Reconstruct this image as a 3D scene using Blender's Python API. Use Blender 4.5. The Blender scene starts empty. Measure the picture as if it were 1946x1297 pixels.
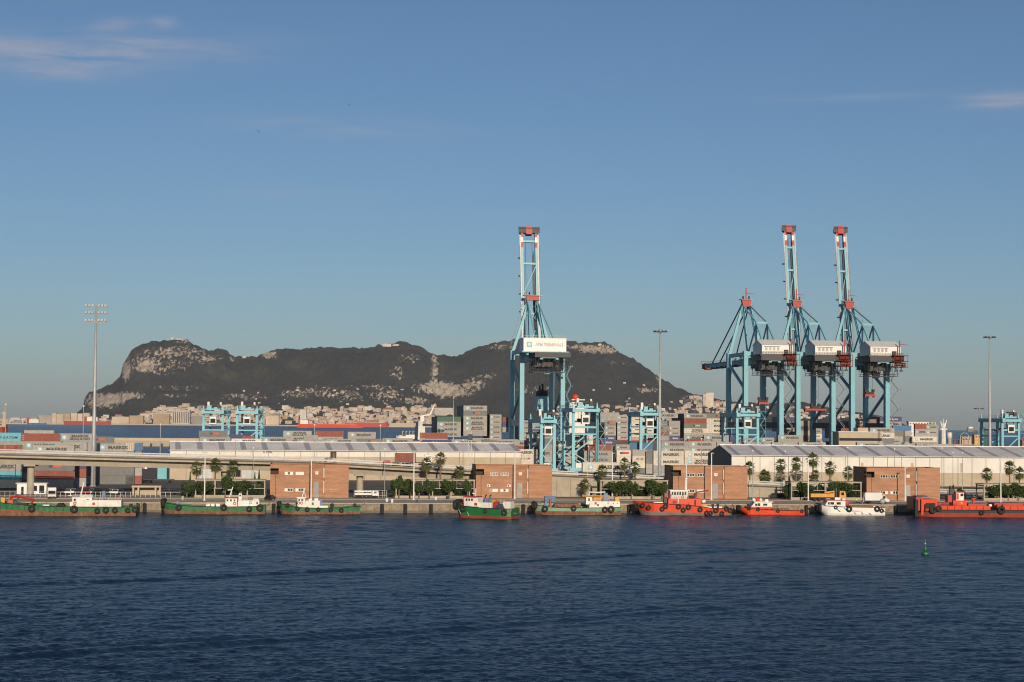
import bpy, math, random
import numpy as np
from mathutils import Vector, Matrix, noise as mnoise
random.seed(7)
rnd = np.random.RandomState(11)
S = bpy.context.scene
COL = S.collection
R = math.radians

# ------------------------------------------------------------------ camera
FPX = 3400.0                                   # focal length in photo pixels
PITCH, ROLL, CAMZ = math.atan(154 / FPX), 0.0078, 24.0
cam_d = bpy.data.cameras.new('camera')
cam = bpy.data.objects.new('camera', cam_d); COL.objects.link(cam)
cam_d.sensor_width = 36; cam_d.lens = FPX / 1946 * 36
cam_d.clip_start = 1; cam_d.clip_end = 60000
c_f = Vector((0, math.cos(PITCH), math.sin(PITCH)))
c_u0 = Vector((0, -math.sin(PITCH), math.cos(PITCH)))
c_r = Vector((1, 0, 0)) * math.cos(ROLL) + c_u0 * math.sin(ROLL)
c_u = c_u0 * math.cos(ROLL) - Vector((1, 0, 0)) * math.sin(ROLL)
M = Matrix.Identity(4)
for i in range(3):
    M[i][0], M[i][1], M[i][2] = c_r[i], c_u[i], -c_f[i]
M[2][3] = CAMZ
cam.matrix_world = M
S.camera = cam

# ------------------------------------------------------------------ sky, sun, exposure
SUN_AZ, SUN_EL = R(9.4), R(16)                  # sun behind the camera, a little to its right
SUN_STRENGTH, SKY_STRENGTH, EXPOSURE = 4.7, 0.070, 0.0
world = bpy.data.worlds.new('World'); S.world = world; world.use_nodes = True
wn, wl = world.node_tree.nodes, world.node_tree.links
bg = wn['Background']; bg.inputs['Strength'].default_value = SKY_STRENGTH
sky = wn.new('ShaderNodeTexSky'); sky.sky_type = 'NISHITA'; sky.sun_disc = False
sky.sun_elevation = SUN_EL; sky.sun_rotation = math.pi - SUN_AZ
sky.altitude = 20; sky.air_density = .86; sky.dust_density = .7; sky.ozone_density = 4.0
def wnode(t, **kw):
    n = wn.new(t)
    for k, v in kw.items(): setattr(n, k, v)
    return n
def wmath(op, a, b=None):
    n = wnode('ShaderNodeMath', operation=op)
    for i, v in enumerate((a, b)):
        if v is None: continue
        if isinstance(v, (int, float)): n.inputs[i].default_value = v
        else: wl.new(v, n.inputs[i])
    return n.outputs[0]
# thin cirrus: a noise layer on a high plane, streaked, with a few denser banks
tc = wnode('ShaderNodeTexCoord'); sep = wnode('ShaderNodeSeparateXYZ'); wl.new(tc.outputs['Generated'], sep.inputs[0])
dz = wmath('MAXIMUM', sep.outputs[2], 0.02)
az = wmath('ARCTAN2', sep.outputs[0], sep.outputs[1])
comb = wnode('ShaderNodeCombineXYZ')
wl.new(wmath('MULTIPLY', az, 7.0), comb.inputs[0]); wl.new(wmath('MULTIPLY', sep.outputs[2], 60.0), comb.inputs[1])
nz = wnode('ShaderNodeTexNoise'); nz.inputs['Scale'].default_value = 1.6; nz.inputs['Detail'].default_value = 9; nz.inputs['Roughness'].default_value = 0.62
nz.inputs['Distortion'].default_value = 0.6
wl.new(comb.outputs[0], nz.inputs['Vector'])
def bank(a0, e0, sa, se, amp, tilt=0.0):
    da = wmath('DIVIDE', wmath('SUBTRACT', az, a0), sa)
    de = wmath('SUBTRACT', sep.outputs[2], e0)
    if tilt: de = wmath('SUBTRACT', de, wmath('MULTIPLY', wmath('SUBTRACT', az, a0), tilt))
    de = wmath('DIVIDE', de, se)
    r2 = wmath('ADD', wmath('MULTIPLY', da, da), wmath('MULTIPLY', de, de))
    return wmath('MULTIPLY', wmath('POWER', 2.718, wmath('MULTIPLY', r2, -1.0)), amp)
banks = [(-.262, .1955, .088, .0085, 1.0, .06), (-.222, .212, .012, .0035, .7, .1), (-.195, .214, .008, .003, .6, 0), (-.25, .232, .06, .006, .55, .05),
         (.268, .174, .022, .0042, .85, 0), (.19, .178, .05, .002, .22, .0), (-.10, .162, .06, .006, .26, -.03), (-.12, .125, .05, .004, .14, .0), (-.27, .185, .05, .004, .4, 0)]
acc = None
for b in banks:
    v = bank(*b); acc = v if acc is None else wmath('ADD', acc, v)
ramp = wnode('ShaderNodeMapRange'); ramp.inputs['From Min'].default_value = .34; ramp.inputs['From Max'].default_value = .74
wl.new(nz.outputs['Fac'], ramp.inputs['Value'])
cl = wmath('MINIMUM', wmath('MULTIPLY', ramp.outputs[0], acc), .4)
mix = wnode('ShaderNodeMix', data_type='RGBA'); wl.new(cl, mix.inputs['Factor'])
wl.new(sky.outputs[0], mix.inputs['A']); mix.inputs['B'].default_value = (6.8, 6.2, 6.5, 1)
wl.new(mix.outputs['Result'], bg.inputs['Color'])
sun_d = bpy.data.lights.new('sun', 'SUN'); sun_d.energy = SUN_STRENGTH; sun_d.angle = R(.55); sun_d.color = (1, .83, .63)
sun = bpy.data.objects.new('sun', sun_d); COL.objects.link(sun)
ldir = Vector((-math.sin(SUN_AZ) * math.cos(SUN_EL), math.cos(SUN_AZ) * math.cos(SUN_EL), -math.sin(SUN_EL)))
sun.rotation_euler = ldir.to_track_quat('-Z', 'Y').to_euler(); sun.location = (150, -400, 300)
S.cycles.use_denoising = True; S.cycles.pixel_filter_type = 'BLACKMAN_HARRIS'; S.cycles.filter_width = 1.1
S.view_settings.view_transform = 'Standard'; S.view_settings.look = 'None'
S.view_settings.gamma = 1; S.view_settings.exposure = EXPOSURE; S.view_settings.use_curve_mapping = False

# ------------------------------------------------------------------ pixel <-> place
CC = Vector((0, 0, CAMZ))
def W(px, py, D):
    """the point at depth D (metres ahead) that the photograph shows at px, py"""
    d = c_f + c_r * ((px - 973) / FPX) - c_u * ((py - 648.5) / FPX)
    return CC + d * (D / d.y)
def proj(P):
    v = Vector(P) - CC; k = v.dot(c_f)
    return 973 + FPX * v.dot(c_r) / k, 648.5 - FPX * v.dot(c_u) / k
def XD(px, D, z):
    """x of a point at depth D and height z seen in column px"""
    x = (px - 973) / FPX * D
    for _ in range(3): x += (px - proj((x, D, z))[0]) * D / FPX
    return x
class Frame:
    """a straight line on the ground: u runs along it, w inland from it"""
    def __init__(s, x0, y0, deg): s.o = Vector((x0, y0, 0)); s.a = R(deg); s.u = Vector((math.cos(s.a), math.sin(s.a), 0)); s.v = Vector((-math.sin(s.a), math.cos(s.a), 0))
    def P(s, u, w, z=0): return s.o + s.u * u + s.v * w + Vector((0, 0, z))
    def upx(s, px, w, z):
        lo, hi = -900.0, 900.0
        for _ in range(40):
            m = (lo + hi) / 2
            p = s.P(m, w, z)
            if p.y < 20 or proj(p)[0] < px: lo = m
            else: hi = m
        return lo
    def at(s, px, w, z=0): return s.P(s.upx(px, w, z), w, z)
GZ = 2.5                                         # level of the quay and the terminal ground
QUAY = Frame(0, 474, 6)                          # quay edge
BERTH = Frame(4, 880, 9)                         # landside crane rail of the container berth

# ------------------------------------------------------------------ materials
MATS = {}
def pmat(name, col, rough=.6, metal=0., var=.18, scale=.6, streak=0., streak_col=(.16, .07, .03), bump=0., bscale=8., hue=0., spec=.5, fine=0.):
    """paint/concrete/steel: base colour, patchy variation, optional run-down rust streaks, per-object shift"""
    if name in MATS: return MATS[name]
    col = tuple(c * .8 for c in col); streak_col = tuple(c * .8 for c in streak_col)
    m = bpy.data.materials.new(name); m.use_nodes = True; MATS[name] = m
    n, l = m.node_tree.nodes, m.node_tree.links
    p = n['Principled BSDF']; p.inputs['Roughness'].default_value = rough; p.inputs['Metallic'].default_value = metal
    p.inputs['Specular IOR Level'].default_value = spec
    g = n.new('ShaderNodeNewGeometry')
    t = n.new('ShaderNodeTexNoise'); t.inputs['Scale'].default_value = scale; t.inputs['Detail'].default_value = 6; t.inputs['Roughness'].default_value = .6
    l.new(g.outputs['Position'], t.inputs['Vector'])
    mr = n.new('ShaderNodeMapRange'); mr.inputs['From Min'].default_value = .3; mr.inputs['From Max'].default_value = .7
    mr.inputs['To Min'].default_value = 1 - var; mr.inputs['To Max'].default_value = 1 + var * .6
    l.new(t.outputs['Fac'], mr.inputs['Value'])
    val = mr.outputs[0]
    if hue or fine:
        oi = n.new('ShaderNodeObjectInfo'); mm = n.new('ShaderNodeMapRange')
        mm.inputs['To Min'].default_value = 1 - hue; mm.inputs['To Max'].default_value = 1 + hue
        l.new(oi.outputs['Random'], mm.inputs['Value'])
        mu = n.new('ShaderNodeMath'); mu.operation = 'MULTIPLY'; l.new(val, mu.inputs[0]); l.new(mm.outputs[0], mu.inputs[1]); val = mu.outputs[0]
    vm = n.new('ShaderNodeVectorMath'); vm.operation = 'SCALE'; vm.inputs[0].default_value = col; l.new(val, vm.inputs['Scale'])
    out = vm.outputs[0]
    if streak:
        mp = n.new('ShaderNodeMapping'); mp.inputs['Scale'].default_value = (2.2, 2.2, .22); l.new(g.outputs['Position'], mp.inputs['Vector'])
        t2 = n.new('ShaderNodeTexNoise'); t2.inputs['Scale'].default_value = .9; t2.inputs['Detail'].default_value = 7; t2.inputs['Roughness'].default_value = .7
        l.new(mp.outputs[0], t2.inputs['Vector'])
        r2 = n.new('ShaderNodeMapRange'); r2.inputs['From Min'].default_value = .52; r2.inputs['From Max'].default_value = .7; r2.inputs['To Max'].default_value = streak
        l.new(t2.outputs['Fac'], r2.inputs['Value'])
        mx = n.new('ShaderNodeMix'); mx.data_type = 'RGBA'; l.new(r2.outputs[0], mx.inputs['Factor']); l.new(out, mx.inputs['A']); mx.inputs['B'].default_value = (*streak_col, 1)
        out = mx.outputs['Result']
    l.new(out, p.inputs['Base Color'])
    if bump:
        t3 = n.new('ShaderNodeTexNoise'); t3.inputs['Scale'].default_value = bscale; t3.inputs['Detail'].default_value = 4; l.new(g.outputs['Position'], t3.inputs['Vector'])
        b = n.new('ShaderNodeBump'); b.inputs['Strength'].default_value = bump; b.inputs['Distance'].default_value = .1
        l.new(t3.outputs['Fac'], b.inputs['Height']); l.new(b.outputs[0], p.inputs['Normal'])
    return m
pmat('white', (.76, .73, .68), .5, var=.14, streak=.5, streak_col=(.36, .24, .15), hue=.05)
pmat('clean_white', (.78, .77, .74), .4, var=.08)
pmat('window', (.02, .025, .03), .12, var=.3)
pmat('black_rubber', (.018, .017, .016), .8, var=.4, scale=3)
pmat('shed_white', (.72, .69, .63), .55, var=.14, scale=.15, streak=.28, streak_col=(.42, .36, .28))
pmat('dark_steel', (.035, .035, .04), .6, streak=.4)
pmat('steel', (.33, .34, .35), .45, metal=.3, streak=.15)
pmat('galv', (.42, .43, .43), .5, metal=.2)
pmat('red', (.42, .028, .018), .5, streak=.25)
pmat('orange_hull', (.66, .055, .012), .5, var=.2, scale=1.0, streak=.35, streak_col=(.42, .09, .04), spec=.3)
pmat('green_hull', (.026, .17, .065), .55, var=.4, scale=1.1, streak=.75, streak_col=(.17, .16, .11), spec=.3)
pmat('green_dark', (.012, .13, .04), .4, var=.15, streak=.12, streak_col=(.3, .33, .3))
pmat('green_pale', (.2, .36, .25), .6, var=.3, streak=.7, streak_col=(.42, .4, .33))
pmat('rust_hull', (.23, .1, .055), .8, var=.45, scale=1.2, streak=.8, streak_col=(.36, .25, .18))
pmat('rust_red', (.33, .05, .03), .7, var=.3, streak=.5, streak_col=(.2, .08, .05))
pmat('grey_hull', (.2, .2, .19), .7, var=.3, streak=.5)
pmat('deck', (.13, .12, .1), .8, var=.4, streak=.5)
pmat('blue_paint', (.045, .14, .31), .5, streak=.2)
pmat('yellow', (.65, .3, .03), .5, streak=.25)
pmat('crane_blue', (.18, .46, .56), .45, var=.1, scale=.25, streak=.12, streak_col=(.1, .2, .24))
pmat('rtg_blue', (.19, .5, .6), .45, var=.14, scale=.3, streak=.2, streak_col=(.1, .2, .24))
pmat('crane_grey', (.05, .05, .055), .6, streak=.3)
pmat('concrete', (.42, .37, .29), .85, var=.2, scale=.35, streak=.3, streak_col=(.2, .17, .13), bump=.2)
pmat('quay_wall', (.3, .24, .17), .9, var=.45, scale=.7, streak=.7, streak_col=(.13, .1, .07), bump=.4)
pmat('wet_wall', (.07, .06, .045), .5, var=.4, scale=1)
pmat('asphalt', (.12, .105, .092), .9, var=.25, scale=.15, bump=.1)
pmat('quay_paving', (.42, .35, .285), .9, var=.25, scale=.12, bump=.1)
pmat('beige_wall', (.5, .41, .3), .8, var=.14, scale=.2, streak=.2, streak_col=(.33, .26, .19))
pmat('roof_metal', (.88, .86, .85), .6, var=.18, scale=.1, streak=.1)
pmat('skylight', (.52, .5, .51), .4, var=.2)
pmat('navy_steel', (.03, .045, .07), .6, var=.2)
pmat('trunk', (.2, .14, .09), .9, var=.35, scale=3)
pmat('rock_grey', (.4, .36, .3), .9, var=.3)
pmat('brown_dark', (.06, .035, .025), .8)
pmat('skin', (.4, .23, .15), .6); pmat('hi_vis', (.55, .6, .05), .7); pmat('denim', (.04, .06, .1), .8)

# ------------------------------------------------------------------ mesh helpers
class MB:
    def __init__(s): s.v, s.f, s.m, s.mi = [], [], [], 0
    def add(s, vs, fs):
        b = len(s.v); s.v += [tuple(p) for p in vs]
        for f in fs: s.f.append(tuple(i + b for i in f)); s.m.append(s.mi)
        return s
    def hexa(s, p): return s.add(p, [(0, 3, 2, 1), (4, 5, 6, 7), (0, 1, 5, 4), (1, 2, 6, 5), (2, 3, 7, 6), (3, 0, 4, 7)])
    def box(s, x0, x1, y0, y1, z0, z1, tx=0, ty=0):
        return s.hexa([(x0, y0, z0), (x1, y0, z0), (x1, y1, z0), (x0, y1, z0), (x0 + tx, y0 + ty, z1), (x1 - tx, y0 + ty, z1), (x1 - tx, y1 - ty, z1), (x0 + tx, y1 - ty, z1)])
    def bar(s, p, q, w, h=None, w2=None, h2=None):
        p, q = Vector(p), Vector(q); h = h or w; w2 = w2 or w; h2 = h2 or h
        d = (q - p).normalized(); up = Vector((0, 0, 1)) if abs(d.z) < .95 else Vector((0, 1, 0))
        a = d.cross(up).normalized(); b = a.cross(d).normalized()
        vs = []
        for c, ww, hh in ((p, w, h), (q, w2, h2)):
            for i, j in ((-1, -1), (1, -1), (1, 1), (-1, 1)): vs.append(c + a * (i * ww / 2) + b * (j * hh / 2))
        return s.hexa(vs)
    def tube(s, pts, r, n=6, caps=True):
        pts = [Vector(p) for p in pts]; rs = r if isinstance(r, (list, tuple)) else [r] * len(pts)
        vs, fs = [], []
        for k, p in enumerate(pts):
            d = (pts[min(k + 1, len(pts) - 1)] - pts[max(k - 1, 0)]).normalized()
            up = Vector((0, 0, 1)) if abs(d.z) < .9 else Vector((0, 1, 0))
            a = d.cross(up).normalized(); b = a.cross(d)
            for i in range(n): t = 2 * math.pi * i / n; vs.append(p + (a * math.cos(t) + b * math.sin(t)) * rs[k])
        for k in range(len(pts) - 1):
            for i in range(n): fs.append((k * n + i, k * n + (i + 1) % n, (k + 1) * n + (i + 1) % n, (k + 1) * n + i))
        if caps: fs += [tuple(reversed(range(n))), tuple(range((len(pts) - 1) * n, len(pts) * n))]
        return s.add(vs, fs)
    def lathe(s, c, prof, n=12):
        """prof: (radius, z) pairs"""
        vs, fs = [], []
        for r, z in prof:
            for i in range(n): t = 2 * math.pi * i / n; vs.append((c[0] + r * math.cos(t), c[1] + r * math.sin(t), c[2] + z))
        for k in range(len(prof) - 1):
            for i in range(n): fs.append((k * n + i, k * n + (i + 1) % n, (k + 1) * n + (i + 1) % n, (k + 1) * n + i))
        fs += [tuple(reversed(range(n))), tuple(range((len(prof) - 1) * n, len(prof) * n))]
        return s.add(vs, fs)
    def torus(s, c, Rr, r, axis='y', n=14, k=7, squash=1.0):
        vs, fs = [], []
        for i in range(n):
            t = 2 * math.pi * i / n
            for j in range(k):
                q = 2 * math.pi * j / k; rr = Rr + r * math.cos(q); h = r * squash * math.sin(q)
                p = (rr * math.cos(t), h, rr * math.sin(t)) if axis == 'y' else ((h, rr * math.cos(t), rr * math.sin(t)) if axis == 'x' else (rr * math.cos(t), rr * math.sin(t), h))
                vs.append((c[0] + p[0], c[1] + p[1], c[2] + p[2]))
        for i in range(n):
            for j in range(k): fs.append((i * k + j, i * k + (j + 1) % k, ((i + 1) % n) * k + (j + 1) % k, ((i + 1) % n) * k + j))
        return s.add(vs, fs)
    def prism(s, poly, y0, y1):
        """poly in x,z; extruded along y"""
        n = len(poly)
        vs = [(x, y0, z) for x, z in poly] + [(x, y1, z) for x, z in poly]
        fs = [tuple(range(n)), tuple(range(2 * n - 1, n - 1, -1))] + [(i, i + n, (i + 1) % n + n, (i + 1) % n) for i in range(n)]
        return s.add(vs, fs)
    def prismx(s, poly, x0, x1):
        n = len(poly)
        vs = [(x0, y, z) for y, z in poly] + [(x1, y, z) for y, z in poly]
        fs = [tuple(range(n - 1, -1, -1)), tuple(range(n, 2 * n))] + [(i, (i + 1) % n, (i + 1) % n + n, i + n) for i in range(n)]
        return s.add(vs, fs)
    def ball(s, c, r, n=8, k=6, sz=1.0):
        return s.lathe(c, [(max(.001, r * math.sin(math.pi * i / k)), -r * sz * math.cos(math.pi * i / k)) for i in range(k + 1)], n)
    def mesh(s, name, mats=None, smooth=False):
        me = bpy.data.meshes.new(name); me.from_pydata(s.v, [], s.f)
        for m in (mats if isinstance(mats, (list, tuple)) else [mats] if mats else []): me.materials.append(MATS[m] if isinstance(m, str) else m)
        if any(s.m): me.polygons.foreach_set('material_index', s.m)
        if smooth: me.polygons.foreach_set('use_smooth', [True] * len(me.polygons))
        me.update(); return me
    def build(s, name, mats, parent=None, smooth=False): return link(name, s.mesh(name, mats, smooth), parent)
def link(name, me, parent=None):
    o = bpy.data.objects.new(name, me); COL.objects.link(o)
    if parent is not None: o.parent = parent
    return o
def tag(o, label, cat, group=None, kind=None):
    if label: o['label'] = label
    if cat: o['category'] = cat
    if group: o['group'] = group
    if kind: o['kind'] = kind
    return o
def thing(name, label, cat, loc=(0, 0, 0), rz=0., group=None):
    o = bpy.data.objects.new(name, None); COL.objects.link(o); o.location = loc; o.rotation_euler = (0, 0, rz); o.empty_display_size = .5
    return tag(o, label, cat, group)
def struct(o, kind='structure'): o['kind'] = kind; return o
def omat(o, m):
    o.material_slots[0].link = 'OBJECT'; o.material_slots[0].material = MATS[m] if isinstance(m, str) else m; return o
KIDS = {}
def copy_tree(o, parent=None):
    c = o.copy(); COL.objects.link(c)
    if parent is not None: c.parent = parent; c.matrix_parent_inverse = o.matrix_parent_inverse
    if o.name not in KIDS: KIDS[o.name] = list(o.children)
    for ch in KIDS[o.name]: copy_tree(ch, c)
    return c
def ordinal(k):
    w = ['first', 'second', 'third', 'fourth', 'fifth', 'sixth', 'seventh', 'eighth', 'ninth', 'tenth', 'eleventh', 'twelfth', 'thirteenth', 'fourteenth', 'fifteenth', 'sixteenth', 'seventeenth', 'eighteenth', 'nineteenth', 'twentieth']
    return w[k] if k < 20 else '%dth' % (k + 1)
TEXTS = {}
def text_mesh(s, width, height, bold=.02, shear=0., sx=None):
    """lettering in the x-z plane facing -y, centred on the origin"""
    key = (s, width, height)
    if key in TEXTS: return TEXTS[key]
    cu = bpy.data.curves.new('lettering', 'FONT'); cu.body = s; cu.offset = bold; cu.shear = shear; cu.resolution_u = 2; cu.space_line = .85; cu.align_x = 'CENTER'
    o = bpy.data.objects.new('lettering_source', cu); COL.objects.link(o)
    bpy.context.view_layer.update()
    me = bpy.data.meshes.new_from_object(o.evaluated_get(bpy.context.evaluated_depsgraph_get()))
    bpy.data.objects.remove(o); bpy.data.curves.remove(cu)
    co = np.empty(len(me.vertices) * 3, 'f'); me.vertices.foreach_get('co', co); co = co.reshape(-1, 3)
    lo, hi = co.min(0), co.max(0)
    out = np.zeros_like(co)
    out[:, 0] = (co[:, 0] - (lo[0] + hi[0]) / 2) * width / (hi[0] - lo[0]); out[:, 2] = (co[:, 1] - (lo[1] + hi[1]) / 2) * height / (hi[1] - lo[1])
    me.vertices.foreach_set('co', out.ravel()); me.update(); me.name = 'lettering'; me.materials.clear(); me.materials.append(MATS['window'])
    TEXTS[key] = me
    return me
pmat('letter_dark', (.06, .06, .065), .6, var=.1); pmat('letter_white', (.75, .75, .73), .6, var=.1)
pmat('star_blue', (.25, .52, .6), .6, var=.1)

# ================================================================== THE SETTING
# ------------------------------------------------------------------ sea: one curved sheet, real waves near the camera
def spectrum(N, Lm, lo, hi, slope, ang, spread, seed):
    r = np.random.RandomState(seed)
    k = np.fft.fftfreq(N, Lm / N) * 2 * np.pi
    kx, ky = np.meshgrid(k, k); kk = np.hypot(kx, ky); kk[0, 0] = 1e-6
    lam = 2 * np.pi / kk
    th = np.arctan2(ky, kx)
    A = kk ** -1.9 * np.exp(-(np.angle(np.exp(1j * (th - ang))) / spread) ** 2) * ((lam > lo) & (lam < hi))
    F = A * np.exp(2j * np.pi * r.rand(N, N))
    h = np.real(np.fft.ifft2(F))
    gx = np.gradient(h, Lm / N, axis=1); gy = np.gradient(h, Lm / N, axis=0)
    return h * slope / math.sqrt((gx ** 2 + gy ** 2).mean())
def sample(h, Lm, x, y):
    N = h.shape[0]; u = (x / Lm % 1) * N; v = (y / Lm % 1) * N
    i, j = u.astype(int), v.astype(int); fu, fv = u - i, v - j; i %= N; j %= N; i1, j1 = (i + 1) % N, (j + 1) % N
    return (h[j, i] * (1 - fu) + h[j, i1] * fu) * (1 - fv) + (h[j1, i] * (1 - fu) + h[j1, i1] * fu) * fv
REARTH = 7.4e6
def build_sea():
    fine = np.linspace(-18.5, 18.5, 620)
    ang = np.radians(np.concatenate([np.arange(-180, -19, 7.0), fine, np.arange(19.5, 180, 7.0), [180.0]]))
    rows = CAMZ * FPX / np.linspace(CAMZ * FPX / 130, CAMZ * FPX / 500, 640)
    rad = np.concatenate([[1.0, 60, 100, 118], rows, 500 * (27000 / 500) ** (np.arange(1, 60) / 59)])
    A, Rr = np.meshgrid(ang, rad)
    x = Rr * np.sin(A); y = Rr * np.cos(A)
    fade = np.clip((Rr - 105) / 25, 0, 1) * np.clip((1000 - Rr) / 500, 0, 1) * (np.abs(A) < R(20))
    h1 = spectrum(256, 131.0, 1.6, 7, .07, R(100), 1.0, 3); h2 = spectrum(256, 47.3, .45, 1.7, .15, R(80), 1.25, 4)
    h3 = spectrum(256, 263.0, 5, 40, .014, R(60), 1.2, 9)
    gust = .8 + .35 * np.clip(sample(spectrum(64, 420.0, 40, 400, 1, R(20), 3, 5) , 420.0, x, y * .45) / 20 + .5, 0, 1)
    z = sample(h1, 131.0, x, y) * gust + sample(h3, 263.0, x, y) + sample(h2, 47.3, x, y) * gust * np.clip((400 - Rr) / 170, 0, 1)
    # wash from passing boats: two long low wave trains that run across the harbour
    for (x0, y0, sl, amp, lam, wid, hw, cx) in ((-74, 259, .575, .22, 5.4, 2.8, 150, -40), (-52, 181, .60, .19, 5.6, 5.6, 80, -32), (-60, 196, .60, .05, 5.0, 4.0, 60, -30), (60, 325, .50, .1, 8, 5, 80, 60), (-110, 300, .25, .06, 9, 6, 70, -80)):
        d = (y - (y0 + (x - x0) * sl + .0012 * (x - x0) ** 2 + 1.1 * np.sin(x / 19 + y0) + .5 * np.sin(x / 7))) / math.sqrt(1 + sl * sl)
        z += amp * np.cos(2 * np.pi * d / lam) * np.exp(-(d / wid) ** 2) * np.exp(-((x - cx) / hw) ** 2)
    z = z * fade - Rr ** 2 / (2 * REARTH)
    n, k = x.shape
    co = np.stack([x, y, z], -1).reshape(-1, 3).astype('f')
    i, j = np.meshgrid(np.arange(n - 1), np.arange(k - 1), indexing='ij')
    a = (i * k + j).ravel(); q = np.stack([a, a + 1, a + k + 1, a + k], -1)
    me = bpy.data.meshes.new('sea'); me.vertices.add(len(co)); me.vertices.foreach_set('co', co.ravel())
    me.loops.add(q.size); me.loops.foreach_set('vertex_index', q.ravel().astype('i')); me.polygons.add(len(q))
    me.polygons.foreach_set('loop_start', np.arange(0, q.size, 4, dtype='i')); me.polygons.foreach_set('use_smooth', np.ones(len(q), bool))
    me.update(); me.validate()
    m = bpy.data.materials.new('sea_water'); m.use_nodes = True; nn, l = m.node_tree.nodes, m.node_tree.links
    p = nn['Principled BSDF']; p.inputs['Base Color'].default_value = (.005, .016, .038, 1); p.inputs['Roughness'].default_value = .25; p.inputs['IOR'].default_value = 1.333
    g = nn.new('ShaderNodeNewGeometry')
    hs = []
    for sc, st in ((.9, 1.0), (2.6, .5), (.35, .8)):
        mp = nn.new('ShaderNodeMapping'); mp.inputs['Scale'].default_value = (sc * .75, sc, sc); mp.inputs['Rotation'].default_value = (0, 0, .35 * sc)
        l.new(g.outputs['Position'], mp.inputs['Vector'])
        t = nn.new('ShaderNodeTexNoise'); t.inputs['Scale'].default_value = 1; t.inputs['Detail'].default_value = 3; l.new(mp.outputs[0], t.inputs['Vector'])
        mu = nn.new('ShaderNodeMath'); mu.operation = 'MULTIPLY'; mu.inputs[1].default_value = st; l.new(t.outputs['Fac'], mu.inputs[0]); hs.append(mu.outputs[0])
    ad = nn.new('ShaderNodeMath'); l.new(hs[0], ad.inputs[0]); l.new(hs[1], ad.inputs[1])
    ad2 = nn.new('ShaderNodeMath'); l.new(ad.outputs[0], ad2.inputs[0]); l.new(hs[2], ad2.inputs[1])
    b = nn.new('ShaderNodeBump'); b.inputs['Strength'].default_value = 1.0; b.inputs['Distance'].default_value = .6; l.new(ad2.outputs[0], b.inputs['Height']); l.new(b.outputs[0], p.inputs['Normal'])
    me.materials.append(m)
    return struct(link('sea', me))
build_sea()

# ------------------------------------------------------------------ the rock and the land around it
RIDGE = [(-60, 800), (60, 799), (120, 797), (146, 786), (158, 778), (163, 756), (170, 748), (191, 743), (212, 733), (222, 729), (230, 721), (232.5, 700), (239, 688), (250, 669), (268, 656), (294, 647), (328, 644), (356, 645), (371, 653), (387, 662), (402, 665), (417, 663.7), (428, 667.5), (438, 679), (447, 683), (461, 680), (482, 678), (488, 680), (500, 671), (531, 662), (543, 663), (577, 665), (600, 665), (640, 664), (662, 662), (682, 664), (715, 659), (728, 656.7), (779, 656.7), (791, 661), (816, 672), (840, 676), (867, 678), (878, 676), (904, 667), (935, 658), (966, 652), (1000, 650), (1040, 651), (1077, 653.6), (1112, 654), (1149, 655.7), (1161, 660), (1178, 672), (1204, 683), (1229, 699), (1255, 718), (1286, 737), (1317, 751), (1345, 757), (1370, 761), (1400, 764), (1450, 768), (1500, 770), (1528, 766), (1545, 770), (1600, 779), (1650, 787), (1700, 799), (1722, 809), (1760, 812)]
RX, RY = np.array([a for a, b in RIDGE], float), np.array([b for a, b in RIDGE], float)
D_SHORE, D_RIDGE, D_BACK = 8900.0, 9900.0, 10900.0
ST, SZ = [0, .05, .12, .3, .55, .8, 1.0, 1.3, 2.0], [0, .012, .03, .14, .42, .78, 1.0, .8, -.02]
def eye_y(px): return 648.5 + 154 + ROLL * (px - 973)
def ridge_z(px): return (eye_y(px) - np.interp(px, RX, RY)) / FPX * D_RIDGE + CAMZ
def terrain(px, t, detail=True):
    """point on the land: px is its column, t runs from the shore (0) over the ridge (1) to the far side (2)"""
    D = D_SHORE + (D_RIDGE - D_SHORE) * t
    zr = max(ridge_z(px), -4)
    z = -6 + (zr + 6) * np.interp(t, ST, SZ)
    x = (px - 973) / FPX * D
    if detail:
        env = min(1, max(0, t - .1) * 3) * (1 if t > 1.0 else min(1, (1.03 - t) * 2.2)) * min(1, max(zr, 0) / 200)
        p = Vector((x / 260, D / 420, 3.1))
        z += env * 30 * mnoise.fractal(p, 1.0, 2.1, 5) + env * 26 * (.3 - abs(mnoise.noise(Vector((x / 330, D / 1300, 9))))) 
        z += min(1, max(0, t - .15) * 4) * 11 * mnoise.fractal(Vector((x / 36, D / 36, 1)), .7, 2.2, 4) * min(1, max(zr, 0) / 120)
    return Vector((x, D, z))
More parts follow.
